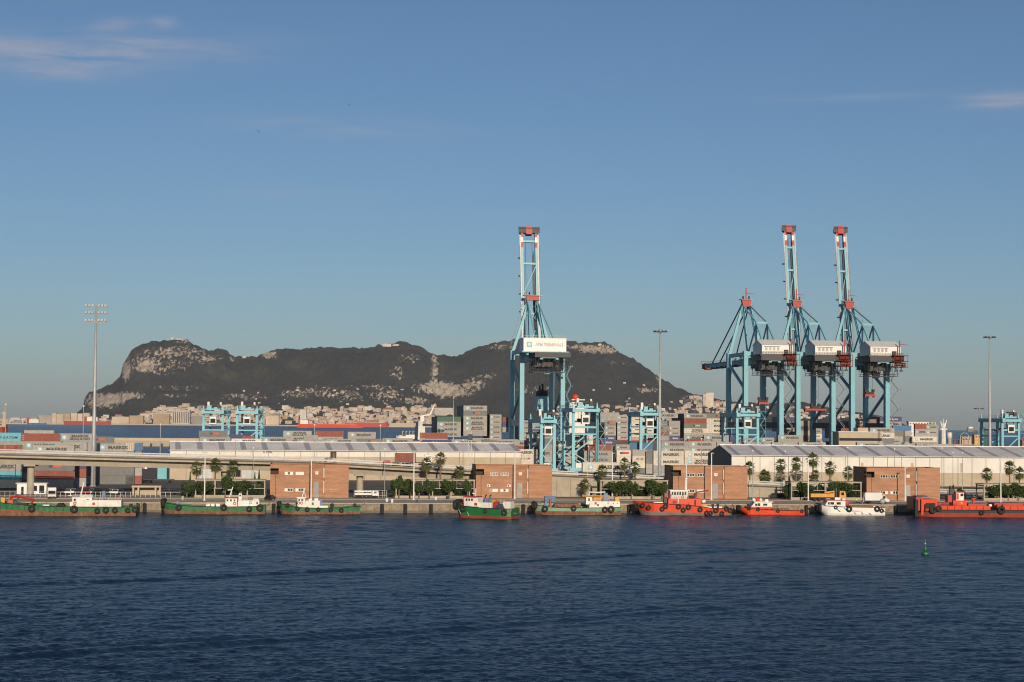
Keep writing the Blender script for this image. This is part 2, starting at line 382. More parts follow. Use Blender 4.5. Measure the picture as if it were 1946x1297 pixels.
ROCKS = [(196, 762, 34, 14, 1), (225, 757, 30, 9, .8), (250, 752, 26, 7, .75), (240, 706, 8, 18, 1.2), (300, 690, 70, 22, .44), (335, 668, 55, 9, .55), (395, 683, 26, 8, .6), (275, 697, 20, 13, .7), (512, 675, 15, 6, .95), (440, 683, 9, 5, .5),
         (560, 748, 36, 8, .45), (600, 742, 30, 8, .4), (655, 752, 46, 11, .5), (735, 752, 26, 13, .65), (790, 762, 26, 8, .8), (782, 682, 24, 10, .42), (755, 710, 16, 16, .4), (835, 737, 46, 11, 1.1), (860, 748, 34, 7, 1), (905, 731, 22, 12, .75), (826, 700, 7, 36, .75), (842, 745, 8, 18, .6), (930, 715, 16, 5, .5),
         (1142, 665, 38, 8, 1.0), (1100, 659, 28, 5, .7), (1230, 742, 26, 5, .7), (1325, 760, 26, 9, .9), (1253, 722, 8, 10, .55), (1180, 690, 26, 4, .35), (1010, 740, 40, 10, .35), (960, 660, 40, 5, .45), (350, 648, 22, 5, .6), (460, 755, 60, 7, .35), (340, 738, 60, 5, .35), (330, 752, 30, 3, .45), (700, 735, 60, 5, .3)]
GRASSY = [(437, 717, 17, 11), (496, 706, 16, 9), (563, 694, 17, 9), (400, 705, 5, 12), (1230, 728, 12, 3), (826, 715, 5, 20), (840, 700, 3, 20)]
def build_rock():
    cols = np.arange(-60, 1762, 3.0); ts = np.concatenate([np.linspace(0, .1, 5)[:-1], np.linspace(.1, 1.06, 84), np.linspace(1.1, 2, 9)])
    vs, rock, gra = [], [], []
    for t in ts:
        for px in cols:
            P = terrain(px, t); vs.append(tuple(P)); qx, qy = proj(P)
            rock.append(min(1.3, sum(a * math.exp(-(((qx - cx) / rx) ** 2 + ((qy - cy) / ry) ** 2) ** 1.5) for cx, cy, rx, ry, a in ROCKS if abs(qx - cx) < 2 * rx and abs(qy - cy) < 2 * ry)))
            gra.append(min(1., sum(math.exp(-(((qx - cx) / rx) ** 2 + ((qy - cy) / ry) ** 2) ** 1.5) for cx, cy, rx, ry in GRASSY if abs(qx - cx) < 2 * rx and abs(qy - cy) < 2 * ry)))
    k = len(cols); n = len(ts)
    fs = [(i * k + j, i * k + j + 1, (i + 1) * k + j + 1, (i + 1) * k + j) for i in range(n - 1) for j in range(k - 1)]
    me = bpy.data.meshes.new('mountain'); me.from_pydata(vs, [], fs); me.polygons.foreach_set('use_smooth', [True] * len(fs))
    for nm, arr in (('rock', rock), ('grassy', gra)):
        at = me.attributes.new(nm, 'FLOAT', 'POINT'); at.data.foreach_set('value', arr)
    me.update()
    m = bpy.data.materials.new('scrub_and_limestone'); m.use_nodes = True; nn, l = m.node_tree.nodes, m.node_tree.links
    p = nn['Principled BSDF']; p.inputs['Roughness'].default_value = .95; p.inputs['Specular IOR Level'].default_value = .1
    g = nn.new('ShaderNodeNewGeometry')
    def noise(scale, det, rough=.6, vec=None, stretch=None):
        t = nn.new('ShaderNodeTexNoise'); t.inputs['Scale'].default_value = scale; t.inputs['Detail'].default_value = det; t.inputs['Roughness'].default_value = rough
        mp = nn.new('ShaderNodeMapping'); mp.inputs['Scale'].default_value = stretch or (1, 1, 1); l.new(g.outputs['Position'], mp.inputs['Vector']); l.new(mp.outputs[0], t.inputs['Vector'])
        return t.outputs['Fac']
    def mth(op, a, b, c=None):
        q = nn.new('ShaderNodeMath'); q.operation = op
        for i, v in enumerate((a, b, c)):
            if v is None: continue
            if isinstance(v, (int, float)): q.inputs[i].default_value = v
            else: l.new(v, q.inputs[i])
        return q.outputs[0]
    def rng(v, a, b, c=0., d=1.):
        q = nn.new('ShaderNodeMapRange'); q.inputs['From Min'].default_value = a; q.inputs['From Max'].default_value = b; q.inputs['To Min'].default_value = c; q.inputs['To Max'].default_value = d; l.new(v, q.inputs['Value']); return q.outputs[0]
    def mixc(f, a, b):
        q = nn.new('ShaderNodeMix'); q.data_type = 'RGBA'; l.new(f, q.inputs['Factor'])
        for nm, v in (('A', a), ('B', b)):
            if isinstance(v, tuple): q.inputs[nm].default_value = (*v, 1)
            else: l.new(v, q.inputs[nm])
        return q.outputs['Result']
    at = nn.new('ShaderNodeAttribute'); at.attribute_name = 'rock'; ag = nn.new('ShaderNodeAttribute'); ag.attribute_name = 'grassy'
    fine = noise(.06, 9, .78, stretch=(1, .35, .9)); big = noise(.004, 5); tiny = noise(.2, 5, .75)
    scrub = mixc(rng(big, .35, .65), (.016, .02, .02), (.033, .037, .032))
    scrub = mixc(rng(tiny, .45, .75, 0, .7), scrub, (.075, .07, .05))
    scrub = mixc(mth('MULTIPLY', ag.outputs['Fac'], rng(fine, .35, .6, 0., .8)), scrub, (.075, .085, .045))
    stone = mixc(rng(fine, .35, .65), (.24, .2, .15), (.5, .43, .34))
    rk = mth('ADD', mth('MULTIPLY', at.outputs['Fac'], 1.0), mth('MULTIPLY', mth('SUBTRACT', fine, .5), 5.5))
    f1 = rng(rk, .55, .68)
    f1 = mth('MULTIPLY', f1, rng(at.outputs['Fac'], .06, .25))
    bare = mth('MULTIPLY', rng(mth('ADD', fine, mth('MULTIPLY', tiny, .35)), .8, .9), .6)          # scattered outcrops everywhere
    l.new(mixc(mth('MAXIMUM', f1, bare), scrub, stone), p.inputs['Base Color'])
    b = nn.new('ShaderNodeBump'); b.inputs['Strength'].default_value = .9; b.inputs['Distance'].default_value = 9; l.new(mth('ADD', fine, mth('MULTIPLY', tiny, .4)), b.inputs['Height']); l.new(b.outputs[0], p.inputs['Normal'])
    me.materials.append(m)
    return struct(link('mountain', me))
build_rock()

# ------------------------------------------------------------------ terminal ground, quay wall, breakwater
def poly_slab(name, pts, z0, z1, m, kind='structure'):
    n = len(pts); b = MB()
    b.add([(p[0], p[1], z1) for p in pts] + [(p[0], p[1], z0) for p in pts], [tuple(range(n))] + [(i, i + n, (i + 1) % n + n, (i + 1) % n) for i in range(n)])
    return struct(b.build(name, m), kind)
gq = [QUAY.P(-330, .6), QUAY.P(430, .6), BERTH.P(430, 33), BERTH.P(-330, 33)]
poly_slab('terminal_ground', gq, -3, GZ, 'asphalt')
poly_slab('quay_apron', [QUAY.P(-330, .62), QUAY.P(430, .62), QUAY.P(430, 36), QUAY.P(-330, 36)], GZ - .3, GZ + .005, 'quay_paving')
poly_slab('pier_ground', [BERTH.P(214, 70), BERTH.P(430, 70), BERTH.P(430, 190), BERTH.P(214, 190)], -3, GZ, 'asphalt')
# roadside kerb and painted lines along the front road
kerb = MB(); kerb.box(-330, 430, 20.5, 20.9, GZ - .1, GZ + .13); kb = kerb.build('kerb', 'concrete'); kb.location = QUAY.o; kb.rotation_euler[2] = QUAY.a; struct(kb)
ln = MB()
for i in range(-100, 140): ln.box(i * 3.0, i * 3.0 + 1.5, 14.0, 14.14, GZ + .006, GZ + .009)
l_ = ln.build('road_marking', 'clean_white'); l_.location = QUAY.o; l_.rotation_euler[2] = QUAY.a; struct(l_)
qw = thing('quay_wall', 'stained stone quay wall with rubber fenders along the waterfront', 'quay wall', QUAY.o, QUAY.a)
core = MB(); core.box(-330, 430, .35, .62, -3, GZ - .25); core.build('backing', 'wet_wall', qw)
low = MB(); low.box(-330, 430, .1, .36, -3, .55); low.build('wet_footing', 'wet_wall', qw)
pan = MB(); pan.box(.04, 3.96, .12, .36, .5, GZ - .3); pan_me = pan.mesh('wall_panel', 'quay_wall')
cap = MB(); cap.box(.03, 7.97, -.12, .85, GZ - .3, GZ + .06); cap_me = cap.mesh('cap_stone', 'concrete')
for i in range(-42, 50):
    o = link('wall_panel', pan_me, qw); o.location = (i * 4, random.uniform(-.03, .03), random.uniform(-.03, .03))
for i in range(-21, 25):
    o = link('cap_stone', cap_me, qw); o.location = (i * 8, random.uniform(-.03, .03), random.uniform(-.02, .02))
fen = MB(); fen.tube([(0, -.45, -.1), (0, -.45, GZ - .15)], .38, 8); fen.box(-.5, .5, -.12, .1, .0, GZ - .35); fen_me = fen.mesh('rubber_fender', 'black_rubber')
for px in (262, 275, 520, 631, 674, 726, 770, 819, 994, 1195, 1428, 1532, 1702):
    o = link('rubber_fender', fen_me, qw); o.location = (QUAY.upx(px, 0, 1), 0, 0)
# breakwater across the bay
D_M = 1600
b = MB(); x0, x1 = XD(-200, D_M, 3), XD(1000, D_M, 3)
b.box(x0, x1, D_M, D_M + 14, -3, 4.6); bw = b.build('breakwater', 'concrete')
tag(bw, 'long pale concrete breakwater across the blue bay beyond the containers', 'breakwater')
b = MB(); b.box(x0, x1, D_M + 9, D_M + 10.5, 4.6, 7.2); b.build('parapet', 'beige_wall', bw)
b = MB()
for i in range(60): b.box(x0 + i * 9.5, x0 + i * 9.5 + 2, D_M - .6, D_M, -1, 2.5)
b.build('mooring_recesses', 'dark_steel', bw)['kind'] = 'stuff'

# ================================================================== TOWN UNDER THE ROCK
def town_mat(name, col):
    m = pmat(name, col, .85, var=.16, scale=.05, hue=.2)
    n, l = m.node_tree.nodes, m.node_tree.links; p = n['Principled BSDF']; src = p.inputs['Base Color'].links[0].from_socket
    tc = n.new('ShaderNodeTexCoord'); sp = n.new('ShaderNodeSeparateXYZ'); l.new(tc.outputs['Object'], sp.inputs[0])
    ad = n.new('ShaderNodeMath'); l.new(sp.outputs[0], ad.inputs[0]); l.new(sp.outputs[1], ad.inputs[1])
    cb = n.new('ShaderNodeCombineXYZ'); l.new(ad.outputs[0], cb.inputs[0]); l.new(sp.outputs[2], cb.inputs[1])
    bt = n.new('ShaderNodeTexBrick'); bt.offset = 0; bt.inputs['Scale'].default_value = 1; bt.inputs['Brick Width'].default_value = 5.2; bt.inputs['Row Height'].default_value = 4.4; bt.inputs['Mortar Size'].default_value = 1.0; bt.inputs['Mortar Smooth'].default_value = .1
    l.new(cb.outputs[0], bt.inputs['Vector'])
    mx = n.new('ShaderNodeMix'); mx.data_type = 'RGBA'; l.new(bt.outputs['Fac'], mx.inputs['Factor']); mx.inputs['A'].default_value = (.13, .115, .105, 1); l.new(src, mx.inputs['B']); l.new(mx.outputs['Result'], p.inputs['Base Color'])
TM = []
for nm, c in (('cream', (.7, .56, .41)), ('pale_pink', (.66, .46, .37)), ('off_white', (.74, .64, .53)), ('ochre', (.55, .38, .22)), ('white', (.7, .64, .56)), ('stone_grey', (.38, .34, .3)), ('terracotta', (.45, .22, .14))):
    town_mat('town_' + nm, c); TM.append('town_' + nm)
pmat('roof_tile', (.3, .13, .085), .9, var=.3, scale=.05, hue=.2); pmat('roof_flat', (.36, .32, .27), .9, var=.2, scale=.05, hue=.2)
CN = {'town_cream': 'cream', 'town_pale_pink': 'pale pink', 'town_off_white': 'off-white', 'town_ochre': 'ochre', 'town_white': 'white', 'town_stone_grey': 'grey', 'town_terracotta': 'terracotta'}
box_me = {}
def town_shape(kind):
    if kind in box_me: return box_me[kind]
    b = MB(); r = MB()
    if kind == 'block': b.box(-.5, .5, -.5, .5, -.4, 1); r.box(-.52, .52, -.52, .52, 1, 1.05)
    if kind == 'gable': b.prismx([(-.5, -.4), (.5, -.4), (.5, .74), (0, .97), (-.5, .74)], -.5, .5); r.prismx([(-.54, .73), (0, .99), (.54, .73), (0, 1.05)], -.52, .52)
    if kind == 'hip': b.box(-.5, .5, -.5, .5, -.4, .78); r.hexa([(-.53, -.53, .78), (.53, -.53, .78), (.53, .53, .78), (-.53, .53, .78), (-.2, -.02, 1.05), (.2, -.02, 1.05), (.2, .02, 1.05), (-.2, .02, 1.05)])
    if kind == 'step': b.box(-.5, .5, -.5, .5, -.4, .7); b.box(-.3, .45, -.3, .45, .7, 1); r.box(-.31, .46, -.31, .46, 1, 1.04)
    box_me[kind] = (b.mesh('town_walls', 'town_cream'), r.mesh('roof', 'roof_flat'), b)
    return box_me[kind]
def place_town(P, w, d, h, rz, kind, m, label, group):
    wm, rm, _ = town_shape(kind)
    o = link('town_building', wm); omat(o, m); o.location = P; o.scale = (w, d, h); o.rotation_euler[2] = rz
    # object-space window grid needs metres: scale is baked per building below
    tag(o, label, 'building', group)
    r = link('roof', rm, o); omat(r, 'roof_tile' if kind in ('gable', 'hip') and random.random() < .7 else 'roof_flat')
    return o
def baked(P, w, d, h, rz, kind, m, label, group):
    """as place_town but with its own mesh in metres, so that its windows have real size"""
    _, _, src = town_shape(kind)
    b = MB(); b.add([(x * w, y * d, z * h) for x, y, z in src.v], src.f)
    o = b.build('town_building', m); o.location = P; o.rotation_euler[2] = rz; tag(o, label, 'building', group)
    r = link('roof', box_me[kind][1], o); r.scale = (w, d, h); omat(r, 'roof_tile' if kind in ('gable', 'hip') and random.random() < .7 else 'roof_flat')
    return o
# where the houses stand: (px range, image y range of the settled slope, how many, size factor)
ZONES = [('on the flat isthmus', (0, 110), (798, 806), 30, .8), ('below the north cliff', (100, 300), (796, 806), 24, 1.0),
         ('in the dense old town', (265, 480), (776, 806), 88, 1.0), ('in the dense old town', (470, 640), (777, 806), 62, 1.0), ('in the dense old town', (600, 830), (776, 807), 74, .95),
         ('on the southern slope', (1060, 1330), (776, 800), 58, .7), ('on the bright spur', (1290, 1400), (757, 785), 34, .85), ('on the low southern point', (1370, 1700), (776, 800), 46, .7), ('high on the wooded slope', (430, 800), (735, 772), 40, .55), ('high on the wooded slope', (1110, 1320), (730, 775), 18, .55)]
stuff = {m: MB() for m in TM}; stuff_roof = MB()
cnt = 0
LANDM = [(15, 'the cream ship mast'), (85, 'the grey shore hall'), (135, 'the cream shore apartments'), (180, 'the tall left mast'), (230, 'the dark red tanker'), (280, 'the dark wooded slope'), (343, 'the striped towers'), (405, 'the left twin crane'), (470, 'the right twin crane'), (517, 'the cream waterfront block'), (576, 'the slender white tower'), (625, 'the red-brown block'), (690, 'the red freighter bow'), (740, 'the quarry scar'), (790, 'the white ship mast'), (862, 'the tall container stack'), (1080, 'the centre crane'), (1150, 'the orange ship dome'), (1234, 'the thin high mast'), (1290, 'the rock foot'), (1350, 'the crowning tower block'), (1420, 'the lowered-boom crane'), (1500, 'the middle crane'), (1600, 'the rightmost crane'), (1690, 'the crane stair tower')]
for place, (a, b_), (ya, yb), n, sf in ZONES:
    for k in range(int(n * (2.6 if not place.startswith('high') else .5))):
        px = random.uniform(a, b_); lo = np.interp(px, RX, RY) + 3
        py = random.uniform(max(ya, lo) if not place.startswith('on the flat') else ya, yb)
        if place == 'in the dense old town' and px < 330: py = max(py, 806 - (px - 240) * .42 + 0)
        best = None
        for t in np.linspace(.02, .9, 45):                    # find the slope point seen at this height
            q = terrain(px, t, False); e = abs(proj(q)[1] - py)
            if best is None or e < best[0]: best = (e, t)
        P = terrain(px, best[1]); P.z = max(P.z, -2) - 1
        big = random.random() < .22 and py > 785
        w = random.uniform(17, 38) * sf * (1.6 if big else 1); h = random.uniform(11, 21) * sf * (1.3 if big else 1); d = random.uniform(12, 20) * sf
        if place.startswith('high'): w *= .9; h *= .7
        kind = random.choices(['block', 'gable', 'hip', 'step'], [5, 2, 2, 2])[0]
        m = random.choices(TM, [7, 4, 6, 2, 4, 2, 1])[0]
        rz = random.uniform(-.35, .35)
        if k < n * .62 and cnt < 292:
            cnt += 1
            lm = min(LANDM, key=lambda q: abs(q[0] - px)); side = 'right of' if px > lm[0] else 'left of'
            if abs(px - lm[0]) < 14: side = 'above' if py < 790 else 'beside'
            lab = '%s %s %s %s %s %s %s' % ('tall' if h > 19 else 'mid-height' if h > 14 else 'low', 'wide' if w > 32 else 'narrow' if w < 22 else 'square', CN[m], {'block': 'flat-roofed', 'step': 'stepped', 'gable': 'gabled', 'hip': 'hip-roofed'}[kind], 'town building' if py > 775 else 'hillside house', side, lm[1])
            baked(P, w, d, h, rz, kind, m, lab, 'far town buildings below the rock')
        else:
            _, _, src = town_shape(kind); c, s = math.cos(rz), math.sin(rz)
            stuff[m].add([(P.x + (x * w * c - y * d * s), P.y + (x * w * s + y * d * c), P.z + z * h) for x, y, z in src.v], src.f)
for m, b in stuff.items():
    if b.v: tag(b.build('distant_houses', m), 'mass of far small %s houses packed below the rock' % CN[m], 'houses', kind='stuff')
# dark trees among the houses
tb = MB()
for k in range(420):
    px = random.choice([random.uniform(250, 830), random.uniform(250, 830), random.uniform(1060, 1700)]); py = random.uniform(768, 800)
    if px < 330: py = max(py, 808 - (px - 240) * .42)
    if py < np.interp(px, RX, RY) + 4: continue
    t = min(np.linspace(.02, .6, 30), key=lambda q: abs(proj(terrain(px, q, False))[1] - py)); P = terrain(px, t - .012)
    r_ = random.uniform(4, 10); n_ = 7; vs = []
    for j in range(5):
        a_ = math.pi * j / 4
        for i in range(n_): q = r_ * math.sin(a_) * random.uniform(.75, 1.25) + .01; vs.append((P.x + q * math.cos(6.283 * i / n_) * 1.3, P.y + q * math.sin(6.283 * i / n_), P.z + r_ * .7 - r_ * math.cos(a_)))
    tb.add(vs, [(j * n_ + i, j * n_ + (i + 1) % n_, (j + 1) * n_ + (i + 1) % n_, (j + 1) * n_ + i) for j in range(4) for i in range(n_)])
pmat('far_leaf', (.022, .03, .018), .95, var=.4, scale=.1); tag(tb.build('town_trees', 'far_leaf'), 'dark far trees growing between the town houses', 'trees', kind='stuff')
# the larger landmarks along the far shore
def landmark(px0, px1, y0, y1, m, label, t=.03, kind='block', d=30):
    D = D_SHORE + 1000 * t; A, B = W(px0, y1, D), W(px1, y0, D)
    return baked(((A.x + B.x) / 2, D + d / 2, -4 if y1 > 800 else A.z), abs(B.x - A.x), d, B.z + 4 if y1 > 800 else B.z - A.z, 0, kind, m, label, None)
for a in [(57, 72, 793, 806, 'town_terracotta', 'reddish block on the far shore left of a grey hall'), (73, 99, 790, 806, 'town_stone_grey', 'grey slab hall on the far shore beside cream apartments'), (99, 107, 786, 806, 'town_cream', 'narrow cream tower on the far shore beside grey hall'),
          (107, 121, 788, 806, 'town_cream', 'first cream apartment block with notched roof on far shore'), (122, 133, 787, 806, 'town_ochre', 'second cream apartment block with notched roof on far shore'), (134, 146, 786, 806, 'town_cream', 'third cream apartment block with notched roof on far shore'), (147, 157, 787, 806, 'town_off_white', 'fourth cream apartment block behind the thin lamp post'), (158, 170, 786, 806, 'town_cream', 'fifth cream apartment block left of the tall mast'),
          (212, 245, 793, 806, 'town_cream', 'long cream waterfront block right of the dark red ship'), (246, 272, 791, 806, 'town_ochre', 'ochre waterfront block below the dark wooded slope'), (291, 322, 788, 806, 'town_ochre', 'wide ochre waterfront apartment block left of striped towers'),
          (327, 361, 781, 806, 'town_white', 'tall white striped apartment towers on the far waterfront'), (364, 384, 791, 806, 'town_stone_grey', 'grey waterfront block right of striped towers'), (505, 530, 790, 806, 'town_cream', 'cream waterfront block right of the twin yard cranes'), (570, 582, 779, 806, 'town_white', 'slender white tower above the red freighter'), (614, 637, 787, 797, 'town_terracotta', 'red-brown town block above the red freighter'),
          (812, 826, 778, 796, 'town_stone_grey', 'grey round-cornered tower block beside white ship mast'), (826, 861, 776, 786, 'town_white', 'long white building on the slope behind the container stack'), (1336, 1342, 750, 765, 'town_off_white', 'slim pale tower on the bright spur right of the rock'), (1342, 1356, 747, 766, 'town_off_white', 'tall pale tower block crowning the bright spur')]:
    landmark(*a[:5], a[5], t=.03 if a[3] > 800 else .3, d=26)
# striped bays on the white towers
b = MB()
for k in range(9):
    A, B = W(329 + k * 3.6, 804, D_SHORE + 27), W(330.6 + k * 3.6, 783, D_SHORE + 27); b.box(A.x, B.x, D_SHORE + 26, D_SHORE + 29.5, A.z, B.z)
wt = [o for o in COL.objects if o.get('label') == 'tall white striped apartment towers on the far waterfront'][0]
sb = b.build('window_bays', 'navy_steel', wt); sb.matrix_parent_inverse = Matrix.Translation(-Vector(wt.location)); sb['kind'] = 'stuff'
# summit stations on the ridge
for px, w_, h_, lab in ((327, 14, 9, 'white radio station on the highest summit of the rock'), (342, 40, 7, 'low pale building on the flat rock summit'), (735, 50, 12, 'cream cable station on the middle ridge'), (752, 36, 9, 'pale battery building on the middle ridge'), (465, 22, 9, 'small white house in the saddle of the ridge'), (1140, 20, 8, 'pale lookout on the southern ridge')):
    P = terrain(px, .99); P.z = float(ridge_z(px)) - 3
    baked(P, w_, 12, h_, 0, 'step', 'town_white', lab, None)
# far shore sea wall
b = MB(); A, B = W(-60, 806, D_SHORE - 20), W(840, 808, D_SHORE - 20); b.box(A.x, B.x, D_SHORE - 25, D_SHORE + 60, -9, 1.0)
tag(b.build('far_sea_wall', 'concrete'), 'long pale sea wall along the far town waterfront', 'sea wall')

_same = {}
for o in COL.objects:
    if o.name.startswith('town_building'): _same.setdefault(o['label'], []).append(o)
for lab_, os_ in _same.items():
    if len(os_) > 1:
        os_.sort(key=lambda q: proj(q.location)[0])
        for i, o in enumerate(os_): o['label'] = lab_ + (', leftmost' if i == 0 else ', rightmost' if i == len(os_) - 1 else ', %s from left' % ordinal(i))

# ================================================================== CONTAINERS
for nm, c in (('grey', (.36, .345, .32)), ('dark_grey', (.17, .18, .175)), ('cream', (.66, .6, .5)), ('brown_red', (.26, .065, .045)), ('navy', (.05, .06, .17)), ('green', (.05, .13, .08)), ('blue', (.06, .17, .33)), ('cyan', (.12, .42, .52))):
    pmat('box_' + nm, c, .6, var=.16, scale=.8, hue=.1, streak=.22, streak_col=(.13, .1, .08))
pmat('patch_orange', (.6, .1, .03), .6); pmat('patch_navy', (.03, .035, .1), .6); pmat('patch_red', (.5, .03, .05), .6); pmat('patch_yellow', (.5, .42, .12), .6)
CMESH = {}
def container_mesh(L, H):
    key = (L, H)
    if key in CMESH: return CMESH[key]
    b = MB(); y = 1.22; h = L / 2
    n = int(L / .62); zb, zt = .16, H - .12
    for sgn in (-1, 1):                                        # corrugated long sides
        prof = []
        for i in range(n):
            x = -h + .1 + (L - .2) * i / n; p = (L - .2) / n
            prof += [(x, 0), (x + p * .3, 0), (x + p * .5, .06), (x + p * .8, .06)]
        prof.append((h - .1, 0))
        vs = [(x, sgn * (y - .03 - d), zb) for x, d in prof] + [(x, sgn * (y - .03 - d), zt) for x, d in prof]; k = len(prof)
        b.add(vs, [((i, i + 1, i + 1 + k, i + k) if sgn < 0 else (i + 1, i, i + k, i + 1 + k)) for i in range(k - 1)])
    b.box(-h + .05, h - .05, -y + .05, y - .05, H - .13, H - .03)
    b.box(-h + .05, h - .05, -y + .05, y - .05, .06, .15)
    b.box(-h + .05, -h + .08, -y + .08, y - .08, .1, H - .1); b.box(h - .08, h - .05, -y + .08, y - .08, .1, H - .1)
    for sx in (-1, 1):
        for sy in (-1, 1):
            b.box(sx * h - (.16 if sx > 0 else 0), sx * h + (.16 if sx < 0 else 0), sy * y - (.14 if sy > 0 else 0), sy * y + (.14 if sy < 0 else 0), 0, H)
    for sy in (-1, 1):
        b.box(-h, h, sy * y - (.07 if sy > 0 else 0), sy * y + (.07 if sy < 0 else 0), .02, .17); b.box(-h, h, sy * y - (.07 if sy > 0 else 0), sy * y + (.07 if sy < 0 else 0), H - .13, H - .01)
    for sx in (-1, 1): b.box(sx * h - (.07 if sx > 0 else 0), sx * h + (.07 if sx < 0 else 0), -y, y, .02, .17); b.box(sx * h - (.07 if sx > 0 else 0), sx * h + (.07 if sx < 0 else 0), -y, y, H - .12, H - .01)
    me = b.mesh('container_body', 'box_grey')
    d = MB()                                                   # door end with locking bars
    for yy in (-.95, -.35, .35, .95): d.tube([(h + .02, yy, .2), (h + .02, yy, H - .2)], .03, 5)
    d.box(h - .05, h - .03, -.02, .02, .2, H - .2)
    CMESH[key] = (me, d.mesh('locking_bars', 'steel'))
    return CMESH[key]
def star_mesh(sz):
    b = MB(); b.add([(-sz / 2, 0, -sz / 2), (sz / 2, 0, -sz / 2), (sz / 2, 0, sz / 2), (-sz / 2, 0, sz / 2)], [(0, 1, 2, 3)])
    b.mi = 1; pts = []
    for i in range(14): r = sz * (.42 if i % 2 == 0 else .2); t = math.pi / 2 + math.pi * i / 7; pts.append((r * math.cos(t), -.02, r * math.sin(t)))
    pts.append((0, -.02, 0)); b.add(pts, [(14, i, (i + 1) % 14) for i in range(14)])
    return b.mesh('emblem', ['star_blue', 'letter_white'])
STAR = {}
def patch_mesh(kind):
    b = MB()
    q = lambda x0, x1, z0, z1, y: b.add([(x0, y, z0), (x1, y, z0), (x1, y, z1), (x0, y, z1)], [(0, 1, 2, 3)])
    q(-1.9, -.75, -.42, .42, 0); b.mi = 1; q(-.75, 1.9, -.42, .42, 0)
    return b.mesh('logo_patch', ['patch_navy', {'o': 'patch_orange', 'r': 'patch_red', 'y': 'patch_yellow'}[kind]])
PATCH = {k: patch_mesh(k) for k in 'ory'}
CSTYLE = {'M': ('grey', 'grey starred container, one-line lettering'), 'S': ('grey', 'grey starred container, two-line lettering'), 'W': ('cream', 'cream starred container, one-line lettering'), 'X': ('cream', 'cream starred container, two-line lettering'),
          'R': ('brown_red', 'plain brown-red container'), 'P': ('dark_grey', 'dark grey orange-logo container'), 'Y': ('dark_grey', 'dark grey yellow-logo container'), 'Q': ('cream', 'white red-logo container'), 'B': ('navy', 'navy container, white script'), 'N': ('navy', 'plain navy blue container'),
          'G': ('green', 'dark green container'), 'g': ('grey', 'plain light grey container'), 'd': ('dark_grey', 'plain dark grey container'), 'C': ('cream', 'white container, small lettering'), 'w': ('cream', 'plain cream container'), 'b': ('blue', 'plain blue container'), 'c': ('cyan', 'plain light blue container')}
CLABELS = {}
def container(P, rz, style, L=12.19, H=2.59, where='', group='stacked containers'):
    """P is the centre of its base"""
    cname, desc = CSTYLE[style]; me, bars = container_mesh(L, H)
    o = link('shipping_container', me); omat(o, 'box_' + cname); o.location = P; o.rotation_euler[2] = rz
    sz = 'short ' if L < 7 else ''
    tag(o, '%s%s, %s' % (sz, desc, where), 'container', group)
    link('locking_bars', bars, o)
    yf = -1.245
    def put(mesh, nm, m, x, z):
        c = link(nm, mesh, o); c.location = (x, yf, z)
        if m: omat(c, m)
    big = L > 7
    if style in 'MSWX':
        s = (1.45 if big else .95) if style in 'MW' else (1.5 if big else .9)
        if s not in STAR: STAR[s] = star_mesh(s)
        put(STAR[s], 'emblem', None, -L * (.33 if big else .34), H * .5)
        tx = 'MAERSK' if style in 'MW' else 'MAERSK\nSEALAND'
        put(text_mesh(tx, (6.6 if big else 3.2), (1.15 if style in 'MW' else 1.85) * (1 if big else .55), .05), 'lettering', 'letter_dark', L * .09, H * .5)
    if style in 'PYQ': put(PATCH[{'P': 'o', 'Y': 'y', 'Q': 'r'}[style]], 'logo_patch', None, L * .05, H * .55); put(text_mesh('P&O Nedlloyd', 3.3, .42, .0), 'lettering', 'letter_white', L * .05, H * .55); o.children[-1].location.y = yf - .02
    if style == 'B': put(text_mesh('Safmarine', L * .5, 1.05, .012, .3), 'lettering', 'letter_white', L * .08, H * .5)
    if style == 'C': put(text_mesh('CMA CGM', L * .5, .75, .02), 'lettering', 'letter_dark', 0, H * .5)
    if style == 'R' and big:
        for i in range(3): put(text_mesh('• •', .5, .16, .03), 'marking', 'letter_white', -L * .45, H * (.25 + .25 * i))
    return o
FILL = {}
def stack_row(rows, D0, deg, name, H=2.59, group=None, fill_to=GZ):
    """rows: (px of the left edge, image y of the top, styles from the top down, length). D0 is the depth at the middle of the row's line."""
    a = R(deg); fr = Frame(0, D0, deg)
    rows = sorted(rows, key=lambda r: r[0]); k = 0
    for row in rows:
        px, yt, sty = row[:3]; L = row[3] if len(row) > 3 else 12.19; dw = row[4] if len(row) > 4 else 0.
        z = 15.
        for _ in range(4): u = fr.upx(px, dw, z); p = fr.P(u, dw); z = W(px, yt, p.y).z
        c = fr.P(u + L / 2, dw + 1.22)
        for i, st in enumerate(sty):
            zb = z - H * (i + 1)
            if zb < fill_to - .2: break
            if st == '-': continue
            tier = ['top tier', 'second tier', 'third tier', 'fourth tier', 'fifth tier', 'sixth tier'][min(i, 5)]
            container((c.x, c.y, zb), a, st, L, H, '%s %s stack, %s' % (tier, ordinal(k), name), group or 'containers of ' + name)
        k += 1
        # hidden lower tiers, down to the ground
        zb = z - H * len(sty); n = max(0, round((zb - fill_to) / H))
        if zb - fill_to > .4:
            n = max(n, 1); hh = (zb - fill_to) / n
            for i in range(n):
                fb = FILL.setdefault(random.choice(['box_grey'] * 3 + ['box_dark_grey'] * 3 + ['box_brown_red', 'box_navy']), MB()); z0 = fill_to + hh * i; co = []
                for sx, sy in ((0, 0), (L, 0), (L, 2.44), (0, 2.44)):
                    q = fr.P(u + sx, dw + sy); co.append((q.x, q.y))
                fb.hexa([(x, y, z0 + .06) for x, y in co] + [(x, y, z0 + hh - .06) for x, y in co])
